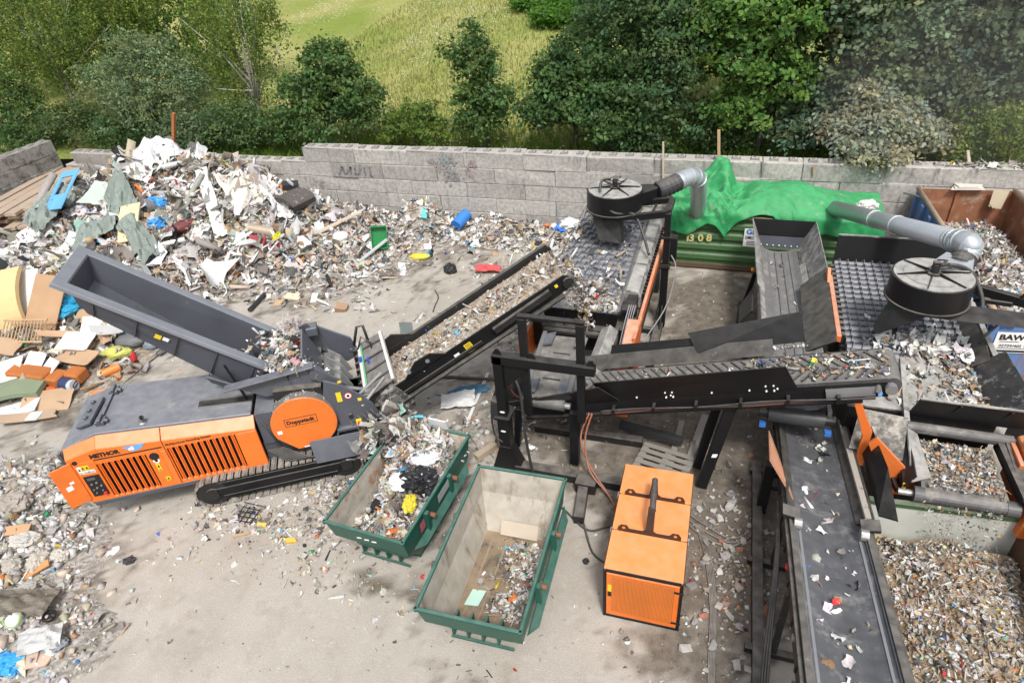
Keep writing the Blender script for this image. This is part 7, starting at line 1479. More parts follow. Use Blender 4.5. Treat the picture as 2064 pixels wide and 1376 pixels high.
n = len(x); litter('floor_litter', on_ground(x, y), sizes(rg, n, .01, .085, 4), rg, W_WHITE + W_STONE, .3, (.45, .15, .4), 'sparse specks of litter across the yard floor')
x, y = area(5200, -1, 2.2, 4.5, 12, lambda x, y: .95 * np.exp(-((x - .75) / .55) ** 2 - ((y - 8.4) / 1.5) ** 2) + .05)
n = len(x); litter('stone_spread', on_ground(x, y), sizes(rg, n, .02, .11, 1.6), rg, W_STONE, .7, (.06, .06, .88), 'spread of small grey stones right of the generator')
x, y = area(1500, -5, -2, 3.4, 7, lambda x, y: .35 * np.exp(-((x + 3.2) / .4) ** 2 - ((y - 4.9) / .5) ** 2) + .02)
n = len(x); litter('wire_bits', on_ground(x, y), sizes(rg, n, .03, .1, 2), rg, np.array([0, 0, 0, 0, 0, 0, 3, 6, 6, 4] + [0.01] * 9), .3, (.1, .9, .1), 'dark bits of wire and fibre lying in front of the nearly empty skip')
# single stones among the spread beside the generator
def stone_mesh(seed):
    r2 = random.Random(seed + 40); bm = bmesh.new()
    for _ in range(11): bm.verts.new(Vector((r2.uniform(-.5, .5), r2.uniform(-.45, .45), r2.uniform(-.38, .38))))
    bmesh.ops.convex_hull(bm, input=bm.verts); bmesh.ops.delete(bm, geom=[v for v in bm.verts if not v.link_faces], context='VERTS')
    me = bpy.data.meshes.new('rubble_stone'); bm.to_mesh(me); bm.free(); return me
STM = [stone_mesh(k) for k in range(6)]
for k, me in enumerate(STM): me.materials.append(mat('stone_%d' % k, ((.3, .29, .28), (.22, .215, .21), (.37, .355, .33), (.28, .25, .215), (.3, .13, .085), (.42, .41, .39))[k], .9, var=.25, vscale=8, bump=.3, bscale=30))
for k in range(70):
    x, y = rg.normal(.75, .45), rg.normal(8.5, 1.2)
    if x < .15 and y < 9.4: continue
    o = bpy.data.objects.new('rubble_stone', STM[k % 6]); COL.objects.link(o); s = rg.uniform(.1, .24)
    o.location = (x, y, s * .3); o.scale = (s * rg.uniform(.8, 1.3), s, s * rg.uniform(.6, .9)); o.rotation_euler = (0, 0, rg.uniform(0, 6))
    tag(o, ('larger grey broken stone', 'darker grey broken stone', 'pale grey angular stone', 'sandy brown broken stone', 'brick-red broken piece', 'whitish broken stone')[k % 6] + ' in the rubble spread beside the orange generator', 'stone', 'larger stones beside the generator')

# ================================================================== SINGLE THINGS ON THE HEAPS
def PL_(name, col, rough=.5, **k): return mat(name, col, rough, **k)
def item(o, label, cat): return tag(o, label, cat)
def cloth(name, px, py, w, l, rz, col, label, cat, seed=0, amp=.25, up=.12, tilt=(0, 0), dome=.0, rough=.6, n=16, follow=True):
    """crumpled sheet or bag lying over the heap"""
    c = G(px, py); E = Euler((tilt[0], tilt[1], rz)).to_matrix(); b = MB()
    def f(a, q):
        v = E @ Vector(((a - .5) * w, (q - .5) * l, 0)); x, y = c.x + v.x, c.y + v.y
        e = float(fbm(np.array([a * w * 3.2 + seed * 7.3]), np.array([q * l * 3.2 + seed * 3.1]), seed, 4)[0]) - .45
        e2 = float(vnoise(np.array([a * w * 5 + q * 6 + seed]), np.array([q * l * 2 - a * 3]), seed + 5)) - .5
        edge = 4 * a * (1 - a) * 4 * q * (1 - q)
        base = Hs(x, y) if follow else c.z + v.z
        return (x + e2 * amp * .4, y + e * amp * .35, base + v.z * (1 if not follow else .6) + up + .12 + (e * 1.3 + e2 * .5) * amp + dome * edge ** .5)
    b.grid(f, n, n); o = b.build(name, PL_('sheet_%s_%d' % (name, seed), col, rough, dirt=tuple(q * .55 for q in col), dirt_amt=.25, dirt_scale=5, var=.15), None, recalc=False, smooth=False)
    s = o.modifiers.new('thick', 'SOLIDIFY'); s.thickness = .008
    return item(o, label, cat)
def board(name, px, py, w, l, t, rot, col, label, cat, up=.06, bend=0.0, torn=False, seed=1, dirty=.15):
    c = G(px, py); M = Matrix.Translation((c.x, c.y, c.z + up)) @ Euler(rot).to_matrix().to_4x4(); b = MB(M); r2 = random.Random(seed)
    if torn:
        cs = [(-1, -1), (1, -1), (1, 1), (-1, 1)]; pts = []; sk = r2.uniform(-.25, .25); cut = r2.randrange(4)
        for e in range(4):
            (xa, ya), (xb, yb) = cs[e], cs[(e + 1) % 4]; rag = .16 if e == cut else .03
            for i in range(5):
                f = (i + (r2.uniform(-.3, .3) if i else 0)) / 5; x, y = xa + (xb - xa) * f, ya + (yb - ya) * f; sc = 1 - (r2.uniform(0, rag) if i else r2.uniform(0, .12))
                pts.append((w / 2 * (x * sc + sk * y), l / 2 * y * sc, 0))
        n = len(pts); ca = r2.uniform(0, 3); bz_ = lambda x, y: .9 * bendy * (x * math.cos(ca) + y * math.sin(ca)) ** 2
        bendy = r2.uniform(-.25, .35); c0 = (0, 0, 0)
        mids = [(p[0] * .5, p[1] * .5, 0) for p in pts]; lay = []
        for zz in (-t / 2, t / 2): lay += [(p[0], p[1], zz + bz_(p[0], p[1])) for p in pts] + [(p[0], p[1], zz + bz_(p[0], p[1])) for p in mids] + [(0, 0, zz)]
        m = 2 * n + 1; fs = []
        for i in range(n):
            j = (i + 1) % n
            for o_ in (0, m): fs += [(o_ + i, o_ + j, o_ + n + j, o_ + n + i), (o_ + n + i, o_ + n + j, o_ + 2 * n)]
            fs.append((i, j, m + j, m + i))
        b.add(lay, fs)
    elif bend:
        g = 8
        top = lambda a, q: (w * (a - .5), l * (q - .5), t / 2 + bend * (1 - (2 * q - 1) ** 2))
        bo = lambda a, q: (w * (a - .5), l * (q - .5), -t / 2 + bend * (1 - (2 * q - 1) ** 2))
        for i in range(g):
            q0, q1 = i / g, (i + 1) / g; b.hexa([bo(0, q0), bo(1, q0), bo(1, q1), bo(0, q1), top(0, q0), top(1, q0), top(1, q1), top(0, q1)])
    else: b.box(-w / 2, w / 2, -l / 2, l / 2, -t / 2, t / 2)
    return item(b.build(name, PL_('board_%s_%d' % (name, seed), col, .7, dirt=tuple(q * .6 for q in col), dirt_amt=dirty, dirt_scale=4, var=.1), None, bevel=0), label, cat)
def lump(name, px, py, r, sq, rz, col, label, cat, seed=0, rough=.45, up=0.0, amp=.28):
    """tied bag or soft cushion: creased rounded body"""
    c = G(px, py); bm = bmesh.new(); bmesh.ops.create_icosphere(bm, subdivisions=4, radius=1)
    from mathutils import noise
    for v in bm.verts:
        p = v.co * 2.2 + Vector((seed * 3.7, seed * 1.9, 0)); f = 1 + amp * (noise.fractal(p, 1, 2, 3) + .7 * (abs(noise.noise(p * 1.7)) - .25))
        v.co *= f
    me = bpy.data.meshes.new(name); M = Matrix.Rotation(rz, 4, 'Z') @ Matrix.Diagonal((r * sq[0], r * sq[1], r * sq[2], 1)); bm.transform(M); bm.to_mesh(me); bm.free()
    me.materials.append(PL_('lump_%s_%d' % (name, seed), col, rough, var=.15, dirt=tuple(q * .6 + .03 for q in col), dirt_amt=.15, dirt_scale=6))
    me.shade_smooth() if amp < .2 else None
    o = link(name, me); o.location = c + Vector((0, 0, r * sq[2] * .55 + up)); return item(o, label, cat)
def pipe(name, px, py, px2, py2, r, col, label, cat, z=0.1, hollow=True, n=16):
    a, c = G(px, py, z), G(px2, py2, z); b = MB(); d = (c - a).normalized()
    b.tube([a + d * .02, a, c, c - d * .02] if hollow else [a, c], r, n, not hollow, rs=[r * .82, r, r, r * .82] if hollow else None)
    if hollow: b.tube([a + d * .02, a + d * .3], r * .82, n, False)
    return item(smooth_by_angle(b.build(name, PL_('pipe_%s_%d' % (name, int(px)), col, .45, dirt=tuple(q * .5 + .05 for q in col), dirt_amt=.2, dirt_scale=5), None, recalc=False)), label, cat)
def pot(name, px, py, r, h, col, label, cat, tilt=(.4, .3), r2=None):
    c = G(px, py); M = Matrix.Translation(c + Vector((0, 0, r * .7))) @ Euler((*tilt, 0)).to_matrix().to_4x4(); b = MB(M); r2 = r2 or r * .75; k = 16
    b.tube([(0, 0, h), (0, 0, h), (0, 0, 0), (0, 0, .02), (0, 0, h)], 1, k, False, rs=[r, r * 1.06, r2, r2 * .9, r * .93])
    return item(b.build(name, PL_('pot_%s_%d' % (name, int(px)), col, .45, var=.08, dirt=(.3, .27, .23), dirt_amt=.12), None, recalc=False), label, cat)
WH, TAN, CARD, GRN = (.5, .49, .475), (.5, .36, .22), (.4, .27, .16), (.24, .29, .26)
cloth('white_sheeting', 268, 312, 1.7, 1.5, .3, WH, 'white crumpled sheeting at the left of the heap top', 'sheeting', 1, .4, .1, dome=.25)
cloth('white_sheeting', 318, 312, 1.7, 1.5, 1.0, (.6, .6, .6), 'white sack-like sheeting in the middle of the heap top behind the black piece', 'sheeting', 2, .4, .1, dome=.3)
cloth('white_sheeting', 405, 310, 2.1, 1.7, -.4, (.64, .63, .59), 'large white sheeting spilling down the right of the heap top', 'sheeting', 3, .4, .1, dome=.3)
cloth('white_sheeting', 430, 420, .45, 2.6, .75, (.7, .7, .69), 'long twisted strip of white sheeting running down the front of the heap', 'sheeting', 4, .2, .15)
cloth('white_sheeting', 270, 350, .5, 2.4, 1.35, (.6, .6, .58), 'white twisted strip of sheeting lying across below the heap top', 'sheeting', 5, .3, .15)
cloth('white_sheeting', 505, 395, 1.3, 1.9, -.5, (.6, .56, .5), 'beige and white sheeting hanging down the right flank of the heap', 'sheeting', 6, .4, .2)
cloth('white_sheeting', 560, 415, .7, 1.6, 1.0, (.66, .65, .62), 'white sheet flap lying above the dark rolled carpet', 'sheeting', 7, .25, .2)
cloth('white_sheeting', 150, 500, .8, 2.0, .2, (.64, .62, .6), 'white sheeting strip at the left below the grey-green tarpaulin', 'sheeting', 8, .35, .15)
cloth('white_sheeting', 50, 490, .9, 2.6, -.9, (.62, .6, .58), 'long dirty white sheeting at the left edge of the heap', 'sheeting', 9, .35, .15)
for k, (px, py, w, l, rz, lb) in enumerate(((85, 400, 1.6, 1.8, .3, 'grey-green crumpled tarpaulin at the left shoulder of the heap'), (110, 440, 1.6, 1.9, -.4, 'grey-green crumpled tarpaulin below the blue frame board'), (205, 480, 1.8, 1.6, .5, 'grey-green crumpled tarpaulin left of the yellow foam sheet'), (255, 425, .9, 2.2, 1.0, 'grey-green tarpaulin strip right of the pale square panel'), (290, 500, .8, 2.2, 1.1, 'grey-green tarpaulin trailing below the yellow foam sheet'), (200, 345, 1.2, 1.4, .2, 'grey-green tarpaulin gathered behind the blue frame board'))):
    cloth('grey_green_tarpaulin', px, py, w, l, rz, (.2, .235, .21), lb, 'tarpaulin', 20 + k, .5, .42, n=22)
# blue frame board: a panel with a cut-out
c = G(150, 415); M = Matrix.Translation(c + Vector((0, -.2, .75))) @ Euler((rad(38), rad(-12), rad(-12))).to_matrix().to_4x4(); b = MB(M)
b.box(-.75, -.5, -.9, .9, -.02, .02); b.box(.5, .75, -.9, .9, -.02, .02); b.box(-.5, .5, .62, .9, -.02, .02); b.box(-.5, .5, -.9, -.2, -.02, .02)
item(b.build('blue_frame_board', PL_('sky_blue_board', (.13, .4, .72), .45, dirt=(.5, .55, .6), dirt_amt=.15), None), 'light blue board with a square opening leaning on the heap', 'board')
board('pale_panel', 212, 410, 1.25, 1.15, .03, (rad(30), rad(10), .2), (.42, .47, .43), 'pale grey-green square panel beside the blue frame board', 'panel', .35, torn=True, seed=2)
board('foam_sheet', 267, 462, .75, 1.7, .06, (rad(30), rad(-6), rad(25)), (.72, .6, .33), 'pale yellow foam sheet lying on the front of the heap', 'foam', .25, bend=.06, seed=3)
lump('maroon_cushion', 374, 470, .42, (.55, 1.5, .5), rad(-20), (.17, .05, .05), 'maroon leather cushion standing in the front of the heap', 'cushion', 1, .4, .1, .12)
for k, (px, py, r, lb) in enumerate(((318, 420, .42, 'blue plastic bag in the middle of the heap front'), (322, 455, .32, 'crumpled blue bag below the larger blue bag'), (18, 462, .4, 'blue bag at the left picture edge on the heap'), (225, 325, .45, 'pale blue sack half covered below the white sheeting'), (20, 1345, .28, 'bright blue plastic bag at the lower left corner on the rubble'), (145, 625, .5, 'heap of turquoise blue bags between the hopper end and the brown panel'), (1130, 464, .22, 'blue rag against the wall left of the roll deck'), (70, 568, .2, 'small blue netting left of the hopper end'))):
    lump('blue_bag', px, py, r, (1.2, .8, .6), k * .9, ((.06, .3, .7), (.07, .32, .7), (.08, .34, .7), (.25, .4, .6), (.05, .35, .75), (.03, .3, .5), (.04, .2, .7), (.04, .2, .65))[k], lb, 'bag', 10 + k, .35, 0, .4)
# rolled carpet: dark open roll
c = G(575, 440); b = MB(); d = Vector((.95, -.25, 0)).normalized()
for k, r in enumerate((.42, .34, .26)):
    sp_pts = []
    p0 = c + Vector((0, 0, .42)); nrm_ = Vector((.25, .95, 0)).normalized()
    rin = [(p0 + d * (r * math.cos(a) * 1.6) + Vector((0, 0, r * .8 * math.sin(a)))) for a in np.linspace(-.4, 3.6, 16)]
    for a_, b_ in zip(rin[:-1], rin[1:]): b.hexa([a_, b_, b_ + nrm_ * 1.2, a_ + nrm_ * 1.2, a_ + Vector((0, 0, .03)), b_ + Vector((0, 0, .03)), b_ + nrm_ * 1.2 + Vector((0, 0, .03)), a_ + nrm_ * 1.2 + Vector((0, 0, .03))])
item(b.build('rolled_carpet', PL_('dark_carpet', (.09, .08, .07), .9, dirt=(.36, .33, .3), dirt_amt=.35, dirt_scale=6), None), 'dark rolled-up carpet with open layers on the right flank of the heap', 'carpet')
pipe('carpet_tube', 505, 472, 555, 482, .2, (.36, .29, .21), 'brown-grey cardboard tube below the dark rolled carpet', 'tube', .25, False)
board('black_box', 590, 392, .6, .4, .4, (.2, .1, .5), (.03, .03, .035), 'black plastic box lying by the wall above the rolled carpet', 'box', .3, seed=4)
board('red_crate', 522, 497, .6, .4, .22, (.5, .2, .3), (.3, .04, .05), 'dark red plastic crate below the rolled carpet', 'crate', .2, seed=5)
lump('red_bag', 555, 500, .25, (1.2, .7, .5), .4, (.3, .03, .05), 'dark red bag beside the red crate', 'bag', 31, .4)
pot('orange_pot', 508, 512, .2, .4, (.65, .22, .05), 'orange flower pot below the red crate', 'pot', (.2, .1))
lump('yellow_bag', 563, 492, .26, (.5, 1.1, .8), .2, (.6, .55, .02), 'bright yellow bag hanging in the litter right of the red bag', 'bag', 33, .4, .1, .45)
board('long_board', 672, 470, .22, 2.6, .05, (.25, .1, rad(-48)), (.5, .42, .32), 'long weathered board sloping up at the right of the heap', 'board', .3, seed=6)
c = G(768, 495); M = Matrix.Translation(c + Vector((0, 0, .35))) @ Euler((rad(75), .1, .5)).to_matrix().to_4x4(); b = MB(M)
b.box(-.3, .3, -.42, .42, 0, .03); b.box(-.3, -.27, -.42, .42, .03, .25); b.box(.27, .3, -.42, .42, .03, .25); b.box(-.27, .27, -.42, -.39, .03, .25); b.box(-.27, .27, .39, .42, .03, .25)
item(b.build('green_crate', PL_('green_plastic', (.02, .22, .06), .45), None), 'green plastic crate standing on edge beside the small waste mound', 'crate')
board('metal_profile', 752, 520, .14, 1.5, .05, (.35, 0, rad(-35)), (.45, .46, .47), 'grey metal profile leaning behind the green crate', 'profile', .25, seed=7)
board('metal_profile', 865, 448, .08, 1.7, .06, (-.55, 0, rad(25)), (.5, .5, .5), 'thin grey metal bar sloping off the small waste mound', 'profile', .3, seed=8)
pipe('blue_barrel', 921, 468, 942, 444, .24, (.04, .2, .6), 'blue plastic barrel without lid lying near the wall', 'barrel', .25)
pipe('grey_pipe', 808, 416, 828, 405, .16, (.3, .25, .2), 'grey-brown clay pipe on top of the small waste mound', 'pipe', .2)
pipe('orange_pipe', 786, 404, 788, 388, .08, (.5, .16, .04), 'orange pipe end sticking up on the small waste mound', 'pipe', .1)
lump('white_bowl', 688, 482, .32, (1, 1, .6), 0, (.7, .7, .7), 'white upturned bowl in the litter right of the long board', 'bowl', 40, .4, 0, .03)
lump('plastic_sack', 846, 521, .3, (1.3, .6, .4), .2, (.62, .5, .05), 'yellow and red plastic sack on the ground near the green crate', 'sack', 41, .4, 0, .15)
pot('black_tub', 903, 506, .42, .25, (.05, .055, .06), 'flat dark round tub with a green base lying on the ground', 'tub', (.1, .05), .38)
pot('orange_bucket', 795, 550, .2, .3, (.7, .2, .05), 'orange broken bucket lying at the edge of the litter', 'bucket', (1.2, .4))
pot('blue_tub', 755, 580, .2, .3, (.12, .35, .6), 'light blue tub lying on its side at the edge of the litter', 'tub', (1.3, -.4))
lump('black_bag', 908, 549, .28, (.8, .7, .8), .3, (.02, .02, .022), 'black bin bag standing alone on the ground', 'bag', 42, .3)
cloth('red_film', 985, 548, .9, .5, .2, (.6, .09, .09), 'red torn plastic film on the ground beside the conveyor', 'film', 43, .12, .03)
board('turquoise_piece', 857, 440, .22, .4, .04, (.6, .3, .4), (.1, .5, .5), 'turquoise plastic piece on the side of the small waste mound', 'plastic piece', .15, seed=9)
pipe('black_pipe', 505, 630, 535, 598, .08, (.03, .03, .03), 'short black pipe on the ground right of the raised hopper', 'pipe', .08)
board('cardboard_piece', 690, 626, .4, .3, .2, (.3, .2, .3), (.34, .22, .14), 'brown crumpled cardboard box alone on the bare ground', 'cardboard', .1, torn=True, seed=10)
for k, (px, py, w, l, rz, lb) in enumerate(((592, 602, .55, .3, .1, 'cream foam block at the front edge of the litter'), (635, 605, .2, .5, .4, 'white splinter of board beside the cream foam block'), (400, 545, 1.2, .3, .1, 'white window profile lying behind the hopper'), (340, 545, .8, .6, .6, 'brown cardboard sheet behind the far rim of the hopper'), (660, 480, .7, .4, .5, 'brown cardboard flap below the long weathered board'), (620, 525, .9, .6, .2, 'orange-brown board lying flat in the middle of the litter'))):
    board('board_piece', px, py, w, l, .06, (.1, .1, rz), ((.68, .6, .42), (.66, .64, .6), (.68, .68, .67), (.4, .27, .16), (.36, .24, .14), (.5, .28, .14))[k], lb, 'board', .08, torn=k in (3, 4), seed=20 + k)
# cardboard and furniture on the low left heap
board('foam_mattress', 42, 640, 1.05, 1.9, .14, (rad(52), rad(-8), rad(18)), (.62, .45, .22), 'curved tan foam mattress leaning on the low left heap', 'mattress', .7, bend=.25, seed=30)
board('foam_mattress', -5, 640, .9, 1.9, .14, (rad(55), 0, rad(25)), (.6, .42, .22), 'second tan foam mattress cut by the left picture edge', 'mattress', .7, bend=.18, seed=31)
board('white_mattress', 72, 632, .8, 1.9, .1, (rad(50), rad(-4), rad(12)), (.68, .67, .64), 'white board half hidden behind the curved tan mattress', 'board', .5, seed=32)
board('brown_board', 110, 640, 1.15, 1.7, .03, (rad(48), rad(5), rad(5)), (.4, .25, .14), 'large smooth brown panel leaning right of the mattresses', 'panel', .55, seed=33)
cot = thing('cot_side', 'wooden cot side with upright bars lying on the low left heap', 'cot', G(60, 690) + Vector((0, 0, .4)), 0); cM = wm(cot) @ Euler((rad(40), 0, rad(12))).to_matrix().to_4x4()
b = MB(cM); b.box(-.75, .75, .32, .38, -.02, .02); b.box(-.75, .75, -.38, -.32, -.02, .02); b.build('rail', WOOD(), cot)
for k in range(13): b = MB(cM); b.box(-.7 + k * .115, -.67 + k * .115, -.32, .32, -.01, .01); b.build('bar', WOOD(), cot)
for k, (px, py, w, l, rot, col, lb) in enumerate((
    (162, 705, .95, .8, (.15, .1, .3), (.7, .69, .67), 'white irregular board in the middle of the low left heap'),
    (82, 742, .5, .5, (.5, .2, .3), (.69, .68, .66), 'white square tile board above the orange sofa part'),
    (112, 755, .45, .45, (.55, .1, -.2), (.68, .67, .65), 'white board corner right of the white square tile board'),
    (225, 682, 1.0, .4, (.25, .05, .4), (.42, .42, .41), 'grey plasterboard strip beside the grey cushion'),
    (205, 672, .9, .7, (.3, .1, .5), (.66, .65, .62), 'white cardboard sheet at the right end of the low left heap'),
    (185, 655, .8, .5, (.4, .1, .2), (.4, .26, .15), 'brown carton flap with red print on the low left heap'),
    (165, 735, 1.1, .55, (.3, .1, .1), (.42, .28, .17), 'brown torn carton above the orange cylinder'),
    (125, 690, 1.2, .25, (.3, .3, .6), (.46, .3, .18), 'long brown cardboard strip crossing the cot side'),
    (25, 715, .8, .6, (.3, .2, .2), (.4, .27, .17), 'brown open carton at the left edge of the low heap'),
    (18, 765, 1.1, .8, (.4, -.2, .4), (.66, .65, .63), 'white board leaning at the left picture edge'),
    (100, 815, 1.3, .8, (.3, .1, .5), (.43, .29, .18), 'big torn brown cardboard at the front of the low left heap'),
    (60, 850, 1.5, .35, (.1, .1, .55), (.4, .29, .2), 'long brown cardboard strip pointing to the lower left'),
    (30, 835, .5, 1.4, (.1, .1, rad(-60)), (.58, .63, .72), 'pale blue-white board lying flat at the left edge'),
    (75, 848, .35, .35, (.05, .05, .4), (.5, .5, .48), 'grey plate below the torn brown cardboard'))):
    board('cardboard_sheet' if 'card' in lb or 'carton' in lb else 'board_piece', px, py, w, l, .03, rot, col, lb, 'cardboard' if 'card' in lb or 'carton' in lb else 'board', .3 if py < 800 else .15, torn=k not in (1, 2, 9, 12), seed=40 + k)
lump('grey_cushion', 265, 694, .42, (1.3, .8, .6), .2, (.13, .135, .14), 'dark grey cushion at the right end of the low left heap', 'cushion', 51, .6, 0, .08)
lump('yellow_sack', 238, 717, .33, (1.4, .7, .6), .35, (.5, .5, .12), 'yellow-green sack on the ground before the grey cushion', 'sack', 52, .5, 0, .14)
for k, (px, py, w, l, h, lb) in enumerate(((70, 765, 1.3, .5, .42, 'long orange-brown leather sofa body in the low left heap'), (118, 772, .6, .5, .42, 'orange-brown leather sofa arm beside the sofa body'), (160, 765, .5, .45, .36, 'orange-brown leather seat block right of the sofa arm'))):
    o = board('sofa_part', px, py, w, l, h, (.08, .05, .1), (.4, .13, .03), lb, 'sofa part', .15, seed=60 + k); o.modifiers.new('b', 'BEVEL').width = .05
pipe('orange_bolster', 212, 762, 245, 745, .12, (.72, .2, .04), 'bright orange foam cylinder lying at the right of the sofa parts', 'bolster', .12, False)
vc = thing('vacuum_cleaner', 'dark blue and grey vacuum cleaner body lying before the sofa arm', 'vacuum cleaner', G(150, 787), .3); vM = wm(vc)
b = MB(vM); b.cyl((0, 0, .18), (-.3, .1, .2), .19, 18); smooth_by_angle(b.build('body', PL_('navy_plastic', (.03, .04, .1), .35), vc)); b = MB(vM); b.cyl((.02, -.005, .18), (.12, -.03, .2), .19, 18, .15); smooth_by_angle(b.build('lid', PL_('grey_plastic', (.4, .42, .45), .35), vc)); b = MB(vM); b.tube([(.14, -.12, .16), (.16, -.12, .26), (.16, .06, .3), (.14, .08, .18), (.14, -.12, .16)], .016, 6); b.build('handle', PL_('dark_plastic', (.02, .02, .02), .4), vc)
board('green_mattress', 45, 800, .7, 1.5, .14, (.1, .1, rad(-68)), (.2, .24, .15), 'olive green folded mattress at the left edge below the sofa', 'mattress', .2, bend=.1, seed=70)
lump('orange_cloth', 98, 790, .2, (1.3, .6, .5), .3, (.55, .12, .03), 'orange-red cloth below the sofa arm', 'cloth', 71, .8)
lump('rolled_duct', 305, 702, .2, (1.2, .8, .8), .2, (.2, .23, .27), 'dark open bucket lying under the hopper by the grey cushion', 'bucket', 72, .5, 0, .1)
# rubble heap, lower left
for k, (px, py, r, sq, col, lb) in enumerate(((35, 1025, .3, (1.2, 1, .8), (.33, .29, .25), 'large grey boulder at the upper left of the rubble heap'), (28, 1048, .14, (1, 1, .8), (.2, .12, .06), 'brown stone below the large grey boulder'), (125, 1127, .17, (1, 1, .9), (.5, .47, .42), 'pale round stone at the right edge of the rubble heap'), (80, 1135, .22, (1.3, .8, .6), (.46, .42, .36), 'pale angular stone beside the orange-brown board'), (30, 1143, .2, (1.2, .9, .7), (.38, .35, .3), 'square grey concrete chunk on the rubble heap'), (50, 1090, .24, (1.3, .8, .5), (.45, .43, .39), 'flat broken slab near the top of the rubble heap'), (55, 1190, .18, (1.2, .8, .6), (.36, .34, .3), 'grey concrete piece above the brown cloth'), (110, 1300, .2, (.9, 1.2, .6), (.2, .21, .23), 'dark grey brick at the lower right of the rubble heap'))):
    lump('boulder' if 'boulder' in lb else 'stone', px, py, r, sq, k * .7, col, lb, 'stone', 80 + k, .9, -.02, .3)
board('orange_board', 78, 1158, .16, .55, .03, (.2, .1, rad(-38)), (.55, .26, .1), 'orange-brown board piece on the rubble heap', 'board', .1, seed=80)
board('orange_board', 40, 1075, .5, .22, .03, (.2, .1, .5), (.55, .3, .16), 'pale orange board piece below the large grey boulder', 'board', .12, seed=81)
cloth('brown_cloth', 40, 1222, 1.2, .7, .4, (.16, .14, .11), 'brown-grey cloth folded over the rubble heap', 'cloth', 82, .2, .08, n=20)
cloth('grey_film', 90, 1300, .7, .45, .7, (.42, .42, .41), 'grey plastic film at the lower right of the rubble heap', 'film', 83, .18, .06)
ball = lump('ball', 34, 1256, .15, (1, 1, 1), 0, (.66, .66, .62), 'white ball with a green band on the rubble heap', 'ball', 84, .4, 0, .0)
b = MB(); c = ball.location; b.tube([c + Vector((.152 * math.cos(a), .152 * math.sin(a) * .9, .05 + .05 * math.sin(a * 2))) for a in np.linspace(0, 6.28, 20)], .018, 5); WM[ball.name] = Matrix.Translation(c); b.build('green_band', PL_('ball_green', (.25, .4, .12), .5), ball)
c = G(104, 1246); b = MB(); b.tube([c + Vector((.1 * math.cos(a), .1 * math.sin(a), .08)) for a in np.linspace(0, 6.28, 18)], .035, 8); item(b.build('black_ring', PL_('black_plastic', (.02, .02, .02), .4), None, smooth=True), 'black plastic ring on the rubble heap', 'ring')
board('cardboard_piece', 55, 1330, .5, .35, .1, (.3, .1, .3), (.42, .32, .25), 'pale brown carton beside the bright blue bag at the lower left corner', 'cardboard', .08, torn=True, seed=85)
board('board_piece', 85, 1335, .4, .3, .03, (.05, .05, .5), (.5, .37, .28), 'flat pinkish board below the grey plastic film', 'board', .05, torn=True, seed=86)
# things on the bare yard
lump('black_lump', 262, 1132, .11, (1.1, .8, .7), .5, (.03, .03, .035), 'small black plastic lump alone on the concrete at the lower left', 'plastic lump', 90, .4)
board('yellow_piece', 588, 1093, .22, .1, .08, (.3, .2, .5), (.6, .4, .05), 'small yellow plastic piece on the concrete left of the filled skip', 'plastic piece', .04, torn=True, seed=91)
board('yellow_piece', 530, 1062, .2, .1, .06, (.2, .1, .3), (.62, .42, .08), 'yellow plastic piece in the litter below the shredder track', 'plastic piece', .04, torn=True, seed=92)
c = G(500, 1045); b = MB()
for k in range(5): b.tube([c + Vector((-.25 + .02 * k, -.15 + .09 * k, .02 + .05 * k)), c + Vector((.25, -.12 + .1 * k, .04 + .02 * k))], .012, 5)
for k in range(4): b.tube([c + Vector((-.2 + .13 * k, -.18, .02)), c + Vector((-.2 + .14 * k, .22, .1))], .012, 5)
item(b.build('wire_basket', PL_('black_wire', (.02, .02, .02), .4), None), 'flattened black wire basket in the litter before the shredder track', 'basket')
board('wood_stick', 488, 1080, .05, .35, .04, (0, 0, rad(-55)), (.45, .3, .18), 'short wooden stick below the black wire basket', 'stick', .03, seed=93)
lump('blue_cloth', 945, 985 - 195, .35, (1.5, .5, .25), .5, (.06, .16, .26), 'dark blue cloth on the ground below the discharge conveyor', 'cloth', 94, .9, 0, .5)
cloth('white_film', 925, 815, .9, .6, .4, (.62, .62, .6), 'white plastic film on the ground beside the dark blue cloth', 'film', 95, .15, .03)
cloth('green_rag', 835, 800, .35, 1.4, .1, (.17, .2, .19), 'grey-green rag hanging down below the discharge conveyor', 'rag', 96, .15, .9, follow=False, tilt=(rad(55), 0))
board('board_piece', 965, 800, .08, 2.0, .03, (0, 0, rad(5)), (.66, .66, .64), 'long white strip on the ground left of the black portal', 'strip', .03, seed=97)
pipe('dark_hose', 868, 762, 1000, 770, .045, (.06, .06, .055), 'dark hose lying between the conveyor and the portal', 'hose', .06, False)
board('wood_block', 980, 915, .16, .6, .14, (0, 0, rad(-30)), (.42, .34, .25), 'wooden beam on the ground left of the portal post', 'beam', .08, seed=98)
board('wood_block', 990, 895, .22, .22, .18, (0, 0, .3), (.42, .36, .28), 'square wooden block beside the portal post', 'block', .1, seed=99)
lump('black_lump', 1181, 1134, .07, (.9, .9, .8), .5, (.02, .02, .022), 'small black lump between the nearly empty skip and the generator', 'plastic lump', 100, .4)
